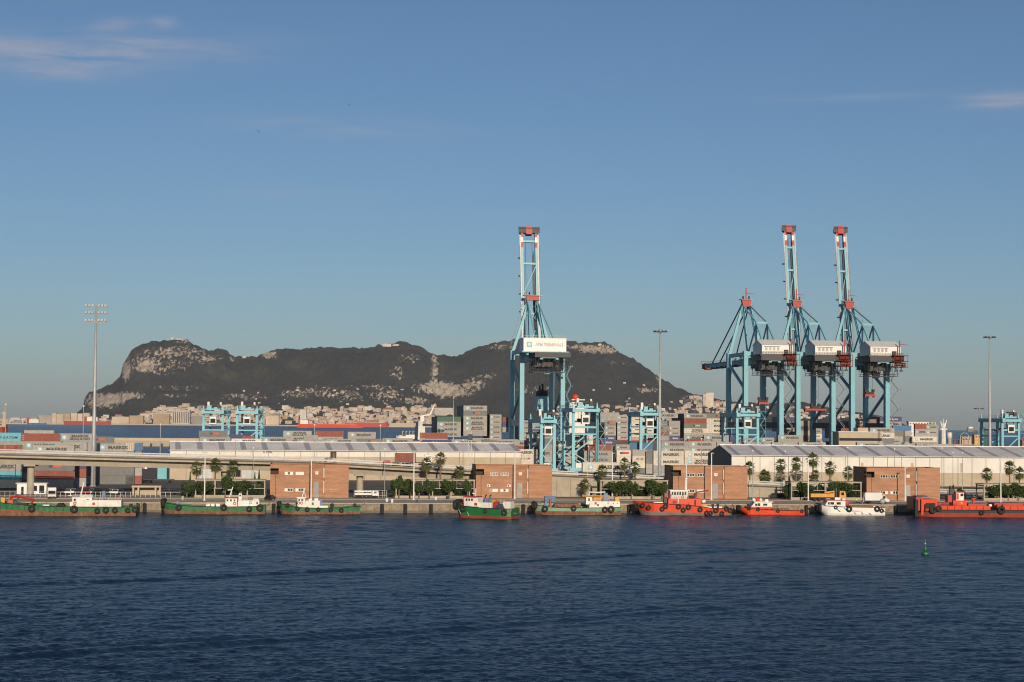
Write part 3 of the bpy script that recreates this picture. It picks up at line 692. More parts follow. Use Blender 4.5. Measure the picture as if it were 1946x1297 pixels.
# --- yard block behind the viaduct, left
LB = 'the left yard block'
stack_row([(-38, 846, 'RMMcw'), (63, 846, 'MMPRg'), (-38, 883, 'M'[0:0] or 'g')][:2], 556, 5, 'left yard front row')
stack_row([(-30, 838, 'gM'), (42, 839, 'MMg'), (90, 841, 'MM')], 578, 5, 'left yard second row')
stack_row([(40, 824, 'RM'), (110, 824, 'SS', 12.19, 3.5), (183, 843, 'MMdd'), (160, 843, 'g', 3.0), (240, 842, 'w', 2.6), (247, 842, 'b', 4.0, 3)], 600, 5, 'left yard third row')
stack_row([(46, 818, 'g'), (160, 830, 'P')], 770, 5, 'left yard rear row')
# --- rows seen over the left warehouse
stack_row([(378, 819, 'P'), (435, 826, 'N', 6.06), (454, 829, 'R', 6.06, 2), (538.5, 819, 'SS'), (599, 819, 'RM'), (661, 821, 'Mg'), (798, 822.6, 'R'), (577, 827, 'g', 6.06, -3.5)], 790, 4, 'rear row behind left warehouse')
stack_row([(380, 831, 'MM'), (440, 834, 'XM'), (496, 830.5, 'MM'), (502, 840, 'R', 12.19, -3), (565, 835, 'MM'), (621.6, 834.6, 'SM'), (677, 834, 'Pg'), (728, 833, 'MM'), (785, 838, 'g', 12.19), (802, 836, 'BM', 12.19, -4), (858, 835, 'MM')], 742, 4, 'middle row behind left warehouse')
stack_row([(890, 833, 'Sd'), (930, 835, 'MR', 12.19, -3), (918, 837, 'd', 6.06, -8), (1001, 822, 'MdgMg', 12.19, 18), (1024, 848, 'Rdg', 6.06, 22), (1053, 838, 'WgM', 12.19, 20)], 760, 5, 'row beside centre crane')
stack_row([(971, 837, 'MR')], 770, 5, 'lone stack beside left warehouse', group='lone stack')
stack_row([(966, 854, 'WCw')], 748, 5, 'white pile beside left warehouse')
# --- centre and right yard rows
stack_row([(1074, 826, 'WW'), (1108, 845, 'RM', 12.19, -12), (1110, 857, 'MMg', 12.19, -16), (1141.7, 835, 'B', 6.06), (1172, 856, 'Qwg', 6.06, -18), (1202, 855, 'gCw', 6.06, -18), (1170, 845, 'M', 6.06, -5), (1196, 842, 'b', 6.06), (1214, 842, 'b', 6.06), (1228, 858, 'dd', 3.0, -20)], 775, 5, 'rows under centre yard cranes')
stack_row([(1242, 857, 'WWg'), (1301, 857, 'WXg')], 705, 5, 'white block beside right warehouse', H=2.9)
stack_row([(1257, 839, 'MM'), (1309, 839, 'MM'), (1362, 840, 'gM', 6.06), (1389, 844, 'g', 6.06), (1414, 841, 'MM'), (1467, 841, 'Sg', 4.6), (1487, 841, 'Mg', 5.6), (1518, 841, 'Mg'), (1628.5, 840.5, 'Mg'), (1683, 845, 'Mg', 6.06), (1706, 845, 'c', 3.2), (1718, 843, 'MR'), (1755, 845, 'd', 1.6), (1760, 844, 'gM'), (1812, 845, 'SM'), (1861, 850, 'd', 6.06), (1884, 852, 'Mg', 6.06), (1912, 851, 'N', 12.19), (1942, 836, 'Rg', 12.19)], 792, 3, 'front row behind right warehouse')
stack_row([(1300, 827, 'M', 12.19, 6), (1307, 834, 'R'), (1338, 827, 'MM'), (1387, 831, 'N', 6.06), (1407, 833, 'MM'), (1448, 832, 'Mg', 6.06), (1479, 827, 'Mg'), (1653, 813, 'MW'), (1734, 830, 'WM'), (1739, 806, 'RSg', 6.06, 3), (1760, 807, 'MMg', 6.06, 3), (1697, 809, 'b', 6.06, 4), (1716, 809, 'b', 4.2, 4), (1690, 834, 'M', 6.06, 3)], 868, 3, 'second row behind right warehouse')
for m, b in FILL.items():
    tag(b.build('lower_containers', m), 'hidden lower tiers of the container stacks, %s' % m[4:].replace('_', ' '), 'containers', kind='stuff')
FILL.clear()

# ================================================================== THE CONTAINER SHIP AT THE BERTH
def ship_stacks(cols, w, name):
    fr = BERTH
    for k, (px, yt, sty, L) in enumerate(cols):
        z = 25.
        for _ in range(4): u = fr.upx(px, w, z); p = fr.P(u, w); z = W(px, yt, p.y).z
        for i, st in enumerate(sty):
            if st == '-': continue
            n_deep = 2 if i == 0 else 1
            c = fr.P(u + L / 2, w + 1.22)
            zb = z - 2.59 * (i + 1)
            container((c.x, c.y, zb), fr.a, st, L, 2.59, '%s %s column, %s' % (['top tier', 'second tier', 'third tier', 'fourth tier', 'fifth tier', 'sixth tier', 'seventh tier'][i], ordinal(k), name), 'deck containers on ' + name)
        fb = FILL.setdefault(random.choice(['box_dark_grey', 'box_grey']), MB())           # the rows behind, as deep as the deck
        z0 = z - 2.59 * len(sty); co = [fr.P(u + a_, w + b_) for a_, b_ in ((0, 2.6), (L, 2.6), (L, 26), (0, 26))]
        for t in range(len(sty)):
            fb.hexa([(q.x, q.y, z0 + 2.59 * t + .02) for q in co] + [(q.x, q.y, z0 + 2.59 * (t + 1) - .02) for q in co])
ship_stacks([(831, 792, 'GMMM', 12.19), (881, 771, 'MPMSSg', 12.19), (931, 788, 'MMMMM', 6.06), (955, 793, 'RNg', 3.0), (993, 799, 'MMMM', 3.0), (1006, 797, 'MMBg', 6.06)], 40, 'ship stacks left of centre')
ship_stacks([(1141, 784, 'gg', 10.0), (1149, 790, '-PMMB', 6.06), (1173, 789, 'MMMMM', 6.06), (1200, 793, 'WWWWg', 6.06), (1221, 795, 'WWWg', 6.06), (1245, 785, 'M', 12.19), (1252, 800, '-PRg', 6.06), (1271, 800, 'gMMB', 6.06), (1300, 786, 'MRYXM', 12.19), (1343, 786, 'PWWWM', 12.19)], 42, 'ship stacks right of centre')
ship_stacks([(1495, 793, 'Ngg', 6.06), (1518, 800, 'gPgPg', 6.06), (1541, 806, 'dMWM', 6.06), (1598, 806, 'RRg', 6.06), (1622, 800, 'MRMM', 6.06), (1672, 792, 'BM', 12.19), (1692, 802, 'Mg', 6.06), (1645, 797, 'Pg', 6.06)], 42, 'ship stacks behind three cranes')
for m, b in FILL.items():
    tag(b.build('rear_deck_containers', m), 'inner rows of containers stowed across the ship deck, %s' % m[4:].replace('_', ' '), 'containers', kind='stuff')
SHIP = thing('container_ship', 'long container ship with pale blue funnel lying behind the cranes', 'ship', BERTH.P(0, 36), BERTH.a)
ul, ur = BERTH.upx(806, 40, 20), BERTH.upx(1735, 40, 20)
b = MB(); b.prism([(ul, -1.5), (ur - 14, -1.5), (ur, 14.6), (ul - 3, 14.6)], 0, 32); b.build('hull', 'navy_steel', SHIP)
b = MB(); b.box(ul, ur - 4, 1, 31, 14.6, 15.0); b.build('deck', 'rust_red', SHIP)
uf = BERTH.upx(1040, 60, 30)
b = MB(); b.box(uf + 8, uf + 17, 4, 28, 15, 34); b.box(uf + 9, uf + 16, 3, 29, 34, 36); b.build('superstructure', 'white', SHIP)
b = MB(); b.box(uf + 8.95, uf + 16.05, 2.9, 29.1, 34.6, 35.5); b.build('bridge_windows', 'window', SHIP)
b = MB(); b.box(uf - 8, uf - 1, 10, 20, 30, 37.5, 1.0, .5); fu = b.build('funnel', 'crane_blue', SHIP)
b = MB(); b.box(uf - 7.0, uf - 2, 10.5, 19.5, 37.5, 40.5, .4, .4); b.tube([(uf - 6, 13, 40), (uf - 6, 13, 43)], .5); b.tube([(uf - 4, 16, 40), (uf - 4, 16, 44)], .6); b.build('funnel_top', 'black_rubber', fu)
b = MB(); b.ball((uf + 11.5, 6, 37.0), 1.8, 10, 8); b.build('orange_dome', 'orange_hull', SHIP)
us = BERTH.upx(800, 40, 20)
b = MB(); b.box(us - 1, us + 3.0, 10, 26, 14, 21.5, .3, .3); b.box(us - .5, us + 1.6, 12, 20, 21.5, 24); b.build('stern_house', 'galv', SHIP)
b = MB(); b.bar((us + 5.5, 12, 27.5), (us + 7.6, 12, 32.5), .8, .8, .35, .35); b.bar((us + 7.4, 12, 32.2), (us + 8.2, 12, 33.2), .3); b.bar((us + 1, 12, 26.8), (us + 6, 12, 27.6), .5); b.box(us + .5, us + 2.5, 12, 14, 24, 27); b.build('stern_mast', 'white', SHIP)

# ================================================================== WAREHOUSES
def warehouse(A, B, depth, eave, ridge, label, n_panels, sky_every, base_h=4.6, shaded_gable=True, yellow=()):
    """A, B: ground corners of the long front wall (left, right)"""
    A, B = Vector(A), Vector(B); L = (B - A).length; a = math.atan2(B.y - A.y, B.x - A.x)
    t = thing('warehouse', label, 'warehouse', (A.x, A.y, GZ), a)
    e, r = eave - GZ, ridge - GZ
    b = MB(); b.box(0, L, .05, .3, 0, base_h); b.build('base_wall', 'beige_wall', t)
    p = L / n_panels
    pm = MB(); nr = 9
    for i in range(nr): pm.box(.03 + (p - .06) * i / nr, .03 + (p - .06) * (i + .88) / nr, -.03, .0, base_h - .06, e)
    pm.box(.02, p - .02, 0, .22, base_h - .05, e)
    me = pm.mesh('wall_panel', 'shed_white')
    for i in range(n_panels): link('wall_panel', me, t).location = (i * p, 0, 0)
    b = MB()
    for i in range(n_panels + 1): b.tube([(i * p, -.12, .2), (i * p, -.12, e - .1)], .09, 5)
    b.build('downpipes', 'steel', t)['kind'] = 'stuff'
    b = MB(); b.prismx([(.3, 0), (depth, 0), (depth, e), (depth / 2, r - .1), (.3, e)], -.0, .4); b.build('gable_wall', 'navy_steel' if shaded_gable else 'clean_white', t)  # left gable painted navy to stand for its shaded side
    b = MB(); b.prismx([(.3, 0), (depth, 0), (depth, e), (depth / 2, r - .1), (.3, e)], L - .4, L); b.build('gable_wall', 'clean_white', t)
    b = MB(); b.box(.4, L - .4, depth - .3, depth, 0, e); b.build('rear_wall', 'beige_wall', t)
    # roof sheets bay by bay, with darker translucent strips
    hl = depth / 2; n2 = n_panels * 3; q = L / n2
    sheet = MB(); k = 4
    for i in range(k):
        x0, x1 = .02 + (q - .04) * i / k, .02 + (q - .04) * (i + .8) / k
        sheet.hexa([(x0, -.6, e), (x1, -.6, e), (x1, hl, r), (x0, hl, r), (x0, -.6, e + .13), (x1, -.6, e + .13), (x1, hl, r + .13), (x0, hl, r + .13)])
    sheet.hexa([(.0, -.5, e - .05), (q, -.5, e - .05), (q, hl, r - .05), (0, hl, r - .05), (0, -.5, e + .03), (q, -.5, e + .03), (q, hl, r + .03), (0, hl, r + .03)])
    sm = sheet.mesh('roof_sheet', 'roof_metal')
    for i in range(n2):
        o = link('roof_sheet', sm, t); o.location = (i * q, 0, 0)
        if sky_every and i % (sky_every + 1) == 1: omat(o, 'skylight')
    b = MB(); b.hexa([(0, hl, r), (L, hl, r), (L, depth + .5, e), (0, depth + .5, e), (0, hl, r + .1), (L, hl, r + .1), (L, depth + .5, e + .1), (0, depth + .5, e + .1)]); b.build('rear_roof', 'roof_metal', t)
    b = MB(); b.box(-.2, L + .2, -.75, -.55, e - .15, e + .2); b.build('gutter', 'steel', t)
    b = MB(); b.box(0, L, hl - .25, hl + .25, r + .08, r + .3); b.build('ridge_cap', 'roof_metal', t)
    for x0, w_, z0, z1 in yellow:
        y_ = MB(); y_.box(x0, x0 + w_, -.07, -.035, z0, z1); y_.build('tinted_panel', 'beige_wall', t)
    return t, L
WL = Vector((XD(322, 637, GZ), 637, 0)); WR = Vector((XD(990, 662, GZ), 662, 0))
lw, lwl = warehouse(WL, WR, 30, 13.1, 15.9, 'long white warehouse with grey roof behind the curved viaduct', 22, 3, base_h=8.5)
b = MB(); b.box(57, 59.2, -.09, -.04, 7.5, 10.6); b.build('rusty_door', 'brown_dark', lw)
b = MB(); b.box(58, 58.8, -.1, -.05, 6, 9.8); b.build('rusty_door', 'rust_hull', lw)
c = link('lettering', text_mesh('U CON', 3.2, .8, .04), lw); c.location = (34.5, -.08, 10.0); omat(c, 'letter_dark')
b = MB(); b.box(18, 25, -.1, 0, 1.2, 5); b.build('loading_door', 'window', lw)
b = MB(); b.box(9, 15, -.12, 0, .6, 5.2); b.box(25.5, 32, -.12, 0, .6, 5.2); b.build('sliding_doors', 'galv', lw)['kind'] = 'stuff'
FW = Frame(XD(1390, 628, GZ), 628, 4)
rw, rwl = warehouse(FW.P(0, 0), FW.P(172, 0), 46, 12.9, 16.2, 'long white warehouse with shade-painted gable and grey roof right of centre', 34, 4, base_h=4.8,
          yellow=[(FW.upx(px, 0, 10) , .9, 4.9, 8.2) for px in (1636, 1731, 1825, 1920)])

# ================================================================== VIADUCT AND RAMP
VW = 44.0; VZ = [(-175, 15.4), (-144, 15.1), (-50, 13.1), (-11, 11.1), (10, 10.1), (45, 8.6), (75, 7.1), (134, 4.8), (185, 4.1), (300, 4.0)]
def vz(u): return float(np.interp(u, [a for a, _ in VZ], [b for _, b in VZ]))    # top of the parapet
VI = thing('viaduct', 'curving concrete road viaduct descending to a ramp behind the brick buildings', 'viaduct', (QUAY.o.x, QUAY.o.y, 0), QUAY.a)
us_ = list(range(-176, 301, 4))
def sweep(prof, u0, u1, step=4.0):
    """prof: (w, dz below the parapet top) polygon swept along the road"""
    b = MB(); n = len(prof); k = int((u1 - u0) / step) + 1; vs, fs = [], []
    for i in range(k):
        u = u0 + (u1 - u0) * i / (k - 1)
        for w, dz in prof: vs.append((u, VW + w, vz(u) + dz))
    for i in range(k - 1):
        for j in range(n): fs.append((i * n + j, (i + 1) * n + j, (i + 1) * n + (j + 1) % n, i * n + (j + 1) % n))
    fs += [tuple(range(n - 1, -1, -1)), tuple(range((k - 1) * n, k * n))]
    return b.add(vs, fs)
sweep([(0, -1.05), (11, -1.05), (11, -1.5), (0, -1.5)], -176, 300).build('road_deck', 'asphalt', VI)
sweep([(.02, -.9), (.35, -.9), (.35, -2.0), (.02, -2.0)], -176, 300).build('edge_beam', 'concrete', VI)
sweep([(10.7, -.4), (11, -.4), (11, -1.9), (10.7, -1.9)], -176, 300).build('edge_beam', 'concrete', VI)
sweep([(2.0, -1.95), (9.0, -1.95), (8.4, -3.9), (2.6, -3.9)], -176, 2).build('girder', 'concrete', VI)
sweep([(0, -.2), (.12, -.2), (.12, -.62), (0, -.62)], -176, 300).build('guard_rail', 'galv', VI)
sweep([(10.8, .1), (10.92, .1), (10.92, -.25), (10.8, -.25)], -176, 300).build('guard_rail', 'galv', VI)
pm = MB(); pm.box(-.07, .07, .1, .26, -1.0, .15); post_me = pm.mesh('rail_post', 'steel')
for u in range(-174, 200, 3):
    link('rail_post', post_me, VI).location = (u, VW, vz(u))
sweep([(.14, .28), (.2, .28), (.2, .2), (.14, .2)], -176, 300).build('hand_rail', 'steel', VI)
for px in (57, 427, 684, 861):
    u = QUAY.upx(px, VW + 4, 6)
    b = MB(); h = vz(u) - 3.9 - GZ; b.lathe((u, VW + 5, GZ), [(1.05, 0), (1.0, h)], 14); b.box(u - 1.6, u + 1.6, VW + 2.4, VW + 8.6, GZ + h - .5, GZ + h + .02); b.build('pier', 'concrete', VI)
b = MB(); vs, fs = [], []
us2 = [2 + i * 4.0 for i in range(66)]
pan_i = 0
for i in range(60):                                            # retaining wall panels under the ramp
    u0, u1 = us2[i] + .03, us2[i + 1] - .03; o = random.uniform(-.03, .03)
    q = MB(); q.hexa([(u0, VW + .1 + o, GZ - .2), (u1, VW + .1 + o, GZ - .2), (u1, VW + .5, GZ - .2), (u0, VW + .5, GZ - .2), (u0, VW + .1 + o, vz(u0) - 2.0), (u1, VW + .1 + o, vz(u1) - 2.0), (u1, VW + .5, vz(u1) - 2.0), (u0, VW + .5, vz(u0) - 2.0)])
    q.build('retaining_panel', 'concrete' if random.random() < .7 else 'beige_wall', VI)
q = MB(); q.hexa([(0, VW, GZ), (1, VW, GZ), (1, VW + 11, GZ), (0, VW + 11, GZ), (0, VW, vz(0) - 1.5), (1, VW, vz(1) - 1.5), (1, VW + 11, vz(1) - 1.5), (0, VW + 11, vz(0) - 1.5)]); q.build('abutment', 'concrete', VI)
sweep([(1, -1.2), (10, -1.2), (10, -8), (1, -8)], 2, 120).build('earth_fill', 'concrete', VI)

# ================================================================== BRICK HARBOUR BUILDINGS
def brick_mat():
    m = bpy.data.materials.new('brick'); m.use_nodes = True; MATS['brick'] = m; n, l = m.node_tree.nodes, m.node_tree.links; p = n['Principled BSDF']; p.inputs['Roughness'].default_value = .85
    tc = n.new('ShaderNodeTexCoord'); sp = n.new('ShaderNodeSeparateXYZ'); l.new(tc.outputs['Object'], sp.inputs[0])
    ad = n.new('ShaderNodeMath'); l.new(sp.outputs[0], ad.inputs[0]); l.new(sp.outputs[1], ad.inputs[1]); cb = n.new('ShaderNodeCombineXYZ'); l.new(ad.outputs[0], cb.inputs[0]); l.new(sp.outputs[2], cb.inputs[1])
    bt = n.new('ShaderNodeTexBrick'); bt.inputs['Scale'].default_value = 1; bt.inputs['Brick Width'].default_value = .5; bt.inputs['Row Height'].default_value = .2; bt.inputs['Mortar Size'].default_value = .02
    bt.inputs['Color1'].default_value = (.36, .17, .092, 1); bt.inputs['Color2'].default_value = (.29, .138, .074, 1); bt.inputs['Mortar'].default_value = (.34, .225, .15, 1); l.new(cb.outputs[0], bt.inputs['Vector'])
    mp = n.new('ShaderNodeMapping'); mp.inputs['Scale'].default_value = (.18, .18, 1.4); l.new(tc.outputs['Object'], mp.inputs['Vector'])
    t = n.new('ShaderNodeTexNoise'); t.inputs['Scale'].default_value = .8; t.inputs['Detail'].default_value = 6; l.new(mp.outputs[0], t.inputs['Vector'])
    mr = n.new('ShaderNodeMapRange'); mr.inputs['From Min'].default_value = .3; mr.inputs['From Max'].default_value = .7; mr.inputs['To Min'].default_value = .78; mr.inputs['To Max'].default_value = 1.18; l.new(t.outputs['Fac'], mr.inputs['Value'])
    vm = n.new('ShaderNodeVectorMath'); vm.operation = 'SCALE'; l.new(bt.outputs['Color'], vm.inputs[0]); l.new(mr.outputs[0], vm.inputs['Scale']); l.new(vm.outputs[0], p.inputs['Base Color'])
brick_mat()
def wall_with_holes(b, x0, x1, y, z0, z1, holes, depth=.35):
    """front wall facing -y with rectangular openings that have reveals"""
    xs = sorted({x0, x1, *[h[0] for h in holes], *[h[1] for h in holes]}); zs = sorted({z0, z1, *[h[2] for h in holes], *[h[3] for h in holes]})
    for i in range(len(xs) - 1):
        for j in range(len(zs) - 1):
            cx, cz = (xs[i] + xs[i + 1]) / 2, (zs[j] + zs[j + 1]) / 2
            if any(h[0] < cx < h[1] and h[2] < cz < h[3] for h in holes): continue
            b.add([(xs[i], y, zs[j]), (xs[i + 1], y, zs[j]), (xs[i + 1], y, zs[j + 1]), (xs[i], y, zs[j + 1])], [(0, 1, 2, 3)])
    for a0, a1, c0, c1 in holes:
        b.add([(a0, y, c0), (a1, y, c0), (a1, y, c1), (a0, y, c1), (a0, y + depth, c0), (a1, y + depth, c0), (a1, y + depth, c1), (a0, y + depth, c1)], [(0, 4, 5, 1), (1, 5, 6, 2), (2, 6, 7, 3), (3, 7, 4, 0)])
def brick_building(px0, w, k, label, lower_open, scribble=False, ac=False):
    H, LW, RW, GAP, DEP = 9.3, 11.4, 6.7, 3.6, 13.0
    P = QUAY.at(px0, w, GZ); t = thing('brick_building', label, 'building', P, QUAY.a, 'brick harbour buildings in a row')
    wins = [(4.0, 6.3, 6.35, 7.25), (7.0, 9.3, 6.35, 7.25), (4.0, 6.3, 1.75, 2.65), (7.0, 9.3, 1.75, 2.65)]
    void = (0.0, 2.3, 6.45, 8.15)
    b = MB(); wall_with_holes(b, 0, LW, 0, 0, H, wins + [(0.02, 2.3, 6.45, 8.15)], .45)
    b.add([(0, 0, 0), (0, DEP, 0), (0, DEP, H), (0, 0, H), (0, 0, 6.45), (0, 2.6, 6.45), (0, 2.6, 8.15), (0, 0, 8.15)], [(0, 4, 5, 1), (1, 5, 6, 2), (2, 6, 7, 3)])      # left side
    b.add([(LW, 0, 0), (LW, 2.6, 0), (LW, 2.6, H), (LW, 0, H)], [(0, 1, 2, 3)])
    x2 = LW + GAP
    b.add([(LW, 2.6, 0), (x2, 1.1, 0), (x2, 1.1, H), (LW, 2.6, H)], [(0, 1, 2, 3)])                      # slanted recess wall
    b.add([(x2, .3, 0), (x2 + RW, .3, 0), (x2 + RW, .3, H), (x2, .3, H), (x2 + RW, DEP, 0), (x2 + RW, DEP, H), (x2, 1.1, 0), (x2, 1.1, H), (0, DEP, 0), (0, DEP, H)], [(0, 1, 2, 3), (1, 4, 5, 2), (6, 0, 3, 7), (4, 8, 9, 5)])
    b.build('wall', 'brick', t)
    b = MB(); b.add([(0, 0, H - .25), (LW, 0, H - .25), (LW, 2.6, H - .25), (x2, 1.1, H - .25), (x2, .3, H - .25), (x2 + RW, .3, H - .25), (x2 + RW, DEP, H - .25), (0, DEP, H - .25)], [tuple(range(8))]); b.build('roof', 'roof_flat', t)
    b = MB(); b.box(-.06, LW + .05, -.07, .2, H - .02, H + .1); b.box(x2 - .05, x2 + RW + .05, .23, .5, H - .02, H + .1); b.box(-.06, .2, .2, DEP, H - .02, H + .1); b.build('coping', 'brown_dark', t)
    b = MB(); b.box(.05, 2.25, .45, 2.55, 6.46, 6.6); b.box(.05, 2.3, 2.5, 2.6, 6.5, 8.14); b.box(2.28, 2.36, .45, 2.55, 6.46, 8.14); b.build('balcony_recess', 'brown_dark', t)
    b = MB(); b.box(.03, .1, .5, 2.5, 6.6, 7.2); b.build('balcony_rail', 'brown_dark', t)
    for i, (a0, a1, c0, c1) in enumerate(wins):
        wf = MB(); n = 3
        wf.box(a0 + .01, a1 - .01, .12, .2, c0 + .01, c0 + .1); wf.box(a0 + .01, a1 - .01, .12, .2, c1 - .1, c1 - .01)
        for j in range(n + 1): x = a0 + .05 + (a1 - a0 - .1) * j / n; wf.box(x - .06, x + .06, .12, .2, c0 + .1, c1 - .1)
        f = wf.build('window', 'clean_white', t)
        for j in range(n):
            x = a0 + .05 + (a1 - a0 - .1) * j / n; g = MB(); g.box(x + .08, x + (a1 - a0 - .1) / n - .08, .15, .17, c0 + .11, c1 - .11)
            blind = random.random() < (.72 if k == 0 else 0. if i < 2 else .45)
            g.build('pane', 'clean_white' if blind else 'window', f)
        s = MB(); s.box(a0 - .1, a1 + .1, -.1, .1, c0 - .12, c0 - .01); s.build('sill', 'concrete', f)
    d = MB(); d.hexa([(LW + .55, 2.32, 0), (LW + 2.0, 1.72, 0), (LW + 2.0, 1.8, 0), (LW + .55, 2.4, 0), (LW + .55, 2.32, 4.3), (LW + 2.0, 1.72, 4.3), (LW + 2.0, 1.8, 4.3), (LW + .55, 2.4, 4.3)]); dd = d.build('door', 'galv', t)
    d = MB(); d.hexa([(LW + 1.0, 2.14, 6.4), (LW + 1.9, 1.76, 6.4), (LW + 1.9, 1.9, 6.4), (LW + 1.0, 2.28, 6.4), (LW + 1.0, 2.14, 7.3), (LW + 1.9, 1.76, 7.3), (LW + 1.9, 1.9, 7.3), (LW + 1.0, 2.28, 7.3)]); d.build('small_window', 'clean_white', t)
    for z0, z1 in ((5.5, 8.3), (1.2, 4.6)):
        d = MB(); d.box(x2 - .35, x2 - .02, .75, 1.3, z0, z1); d.build('strip_window', 'galv', t)
    d = MB(); d.tube([(1.5, -.08, 0), (1.5, -.08, 6.4)], .05); d.build('downpipe', 'brown_dark', t)
    if ac:
        for x, z in ((3.1, 3.2), (8.9, 3.2)):
            d = MB(); d.box(x, x + .95, -.42, -.02, z, z + .65); u = d.build('air_conditioner', 'clean_white', t)
            d = MB(); d.lathe((0, 0, 0), [(.24, 0), (.24, .03)], 10); g = d.build('fan_grille', 'dark_steel', u); g.rotation_euler[0] = R(90); g.location = (x + .38, -.425, z + .33)
    if scribble:                                               # white sprayed scrawl
        d = MB()
        for row, (z, n) in enumerate(((2.3, 16), (1.75, 10))):
            x = x2 + 1.4 + row * .3; pts = []
            for i in range(n): pts.append((x + i * .14, .27, z + (.18 if i % 2 else -.12) + random.uniform(-.08, .08)))
            d.tube(pts, .05, 4)
        d.build('graffiti', 'clean_white', t)
    return t
brick_building(513, 31, 0, 'brick harbour building nearest the viaduct, white scrawl on its end block', False, scribble=True)
brick_building(904, 33, 1, 'brick harbour building behind the dark green boat, with wall-mounted air units', True, ac=True)
brick_building(1279, 33, 2, 'brick harbour building behind the orange tug', True)
brick_building(1647, 27, 3, 'brick harbour building behind the white box truck', True)

# ================================================================== SHIP-TO-SHORE CRANES
def sts_crane(px_mid, hw, label, boom_up=True, big_house=False, spreader=(40., 12.2), trolley_y=4.0, group='quay cranes along the berth', dz=0.):
    """x along the berth, y towards the water (landside legs at 0, waterside at 30)"""
    P = BERTH.at(px_mid, 0, 40); P.z = GZ
    t = thing('gantry_crane', label, 'crane', P, BERTH.a, group)
    C = 'crane_blue'; G = 30.0; LT = 58.0 + dz
    for y in (0, G):
        b = MB(); b.box(-hw - 3, hw + 3, y - 1.0, y + 1.0, 2.0, 4.2); b.build('sill_beam', C, t)
        b = MB(); b.box(-hw + 1, hw - 1, y - .9, y + .9, LT - 2.6, LT - .2); b.build('cross_beam', C, t)
        for sx in (-1, 1):
            b = MB(); b.bar((sx * hw, y, 4.2), (sx * hw, y, LT), 2.3, 3.4, 2.1, 3.0); b.build('leg', C, t)
            b = MB()
            for i in range(4): x = sx * hw - 2.7 + 1.8 * i; b.tube([(x, y - .3, .45), (x, y + .3, .45)], .45, 10)
            b.box(sx * hw - 3.4, sx * hw + 3.4, y - .55, y + .55, .7, 2.0, .8); b.build('bogie', 'crane_grey', t)
    for sx in (-1, 1):
        b = MB(); b.box(sx * hw - .8, sx * hw + .8, 1.1, G - 1.1, 19.6, 22.4); b.build('portal_beam', 'navy_steel' if not big_house else C, t)
        b = MB(); b.bar((sx * hw, G - 1, 23.5), (sx * hw, 1.0, 38), 1.1); b.build('brace', C, t)
        b = MB(); b.bar((sx * hw, 1.0, 39), (sx * hw, G - 1, 52), 1.1); b.build('brace', C, t)
        if sx < 0 or big_house: b = MB(); b.box(sx * hw - .6, sx * hw + .6, 1.1, G - 1.1, LT - 2.5, LT - .5); b.build('upper_tie', C, t)
    gx = 2.3 if not big_house else 3.8
    for sx in (-1, 1):
        b = MB(); b.box(sx * gx - .7, sx * gx + .7, -20, G + 2.2, LT - 6.2, LT - 3.0); b.build('girder', C, t)
        b = MB()
        for i in range(18): y = -19 + i * 3; b.tube([(sx * (gx + 1.6), y, LT - 3), (sx * (gx + 1.6), y, LT - 1.9)], .05, 4)
        b.tube([(sx * (gx + 1.6), -19, LT - 1.9), (sx * (gx + 1.6), G, LT - 1.9)], .05, 4); b.box(sx * (gx + 1.2) - .5, sx * (gx + 1.2) + .5, -20, G, LT - 3.1, LT - 3.0); b.build('walkway', 'galv', t)
    b = MB()
    for y in (-20, -9, 2, 13, 24): b.box(-gx, gx, y - .4, y + .4, LT - 5.6, LT - 4.2)
    b.build('girder_ties', C, t)['kind'] = 'stuff'
    # A-frame with its red head above the waterside legs
    AP = 86.0 + dz
    for sx in (-1, 1):
        b = MB(); b.bar((sx * (hw - .5), G, LT), (sx * 2.0, G, AP - 3.4), 1.5, 1.4, 1.1, 1.1); b.build('mast_leg', C, t)
        if big_house:
            b = MB(); b.bar((sx * (gx + .2), 10, LT - 3), (sx * 2.4, G - 1, AP - 3.4), 1.5, 1.3, 1.0, 1.0); b.build('back_leg', C, t)
            b = MB(); b.bar((sx * 2.6, G - 1, AP - 3), (sx * (gx + 1), -12, LT + 1), .5); b.build('backstay', C, t)
        else:
            b = MB(); b.bar((sx * 2.0, G - .6, AP - 3.4), (sx * 3.0, 16, LT - 2), 1.0); b.build('back_leg', C, t)
            b = MB(); b.bar((sx * 1.8, G - .6, AP - 3), (sx * 2.8, 2, 72.5), .55); b.build('backstay', C, t)
            b = MB(); b.bar((sx * 2.8, 2, 72.5), (sx * 3.4, -17, LT - 2), .8); b.build('backstay', C, t)
            b = MB(); b.bar((sx * 2.8, 2, 72.8), (sx * 3.1, 2, LT - 3), .7); b.build('post', C, t)
            b = MB(); b.bar((sx * 2.8, 2, 72.3), (sx * 3.2, 17, LT - 2), .6); b.build('strut', C, t)
    if not big_house: b = MB(); b.box(-3.2, 3.2, 1.6, 2.4, 72, 73); b.build('knee_beam', C, t)
    hwid = 1.9 if not big_house else 3.3
    b = MB(); b.box(-hwid, hwid, G - 1.2, G + 1.2, AP - (2.4 if big_house else 3.6), AP, .0 if big_house else -.6, 0); b.build('mast_head', 'red', t)
    b = MB(); b.box(-hwid - 1.4, hwid + 1.4, G - 2.4, G + 2.4, AP, AP + .25)
    for x in (-hwid - 1.3, -1.2, 1.2, hwid + 1.3): b.tube([(x, G - 2.3, AP), (x, G - 2.3, AP + 1.3)], .07, 4)
    b.tube([(-hwid - 1.3, G - 2.3, AP + 1.3), (hwid + 1.3, G - 2.3, AP + 1.3)], .07, 4); b.build('head_platform', 'galv', t)
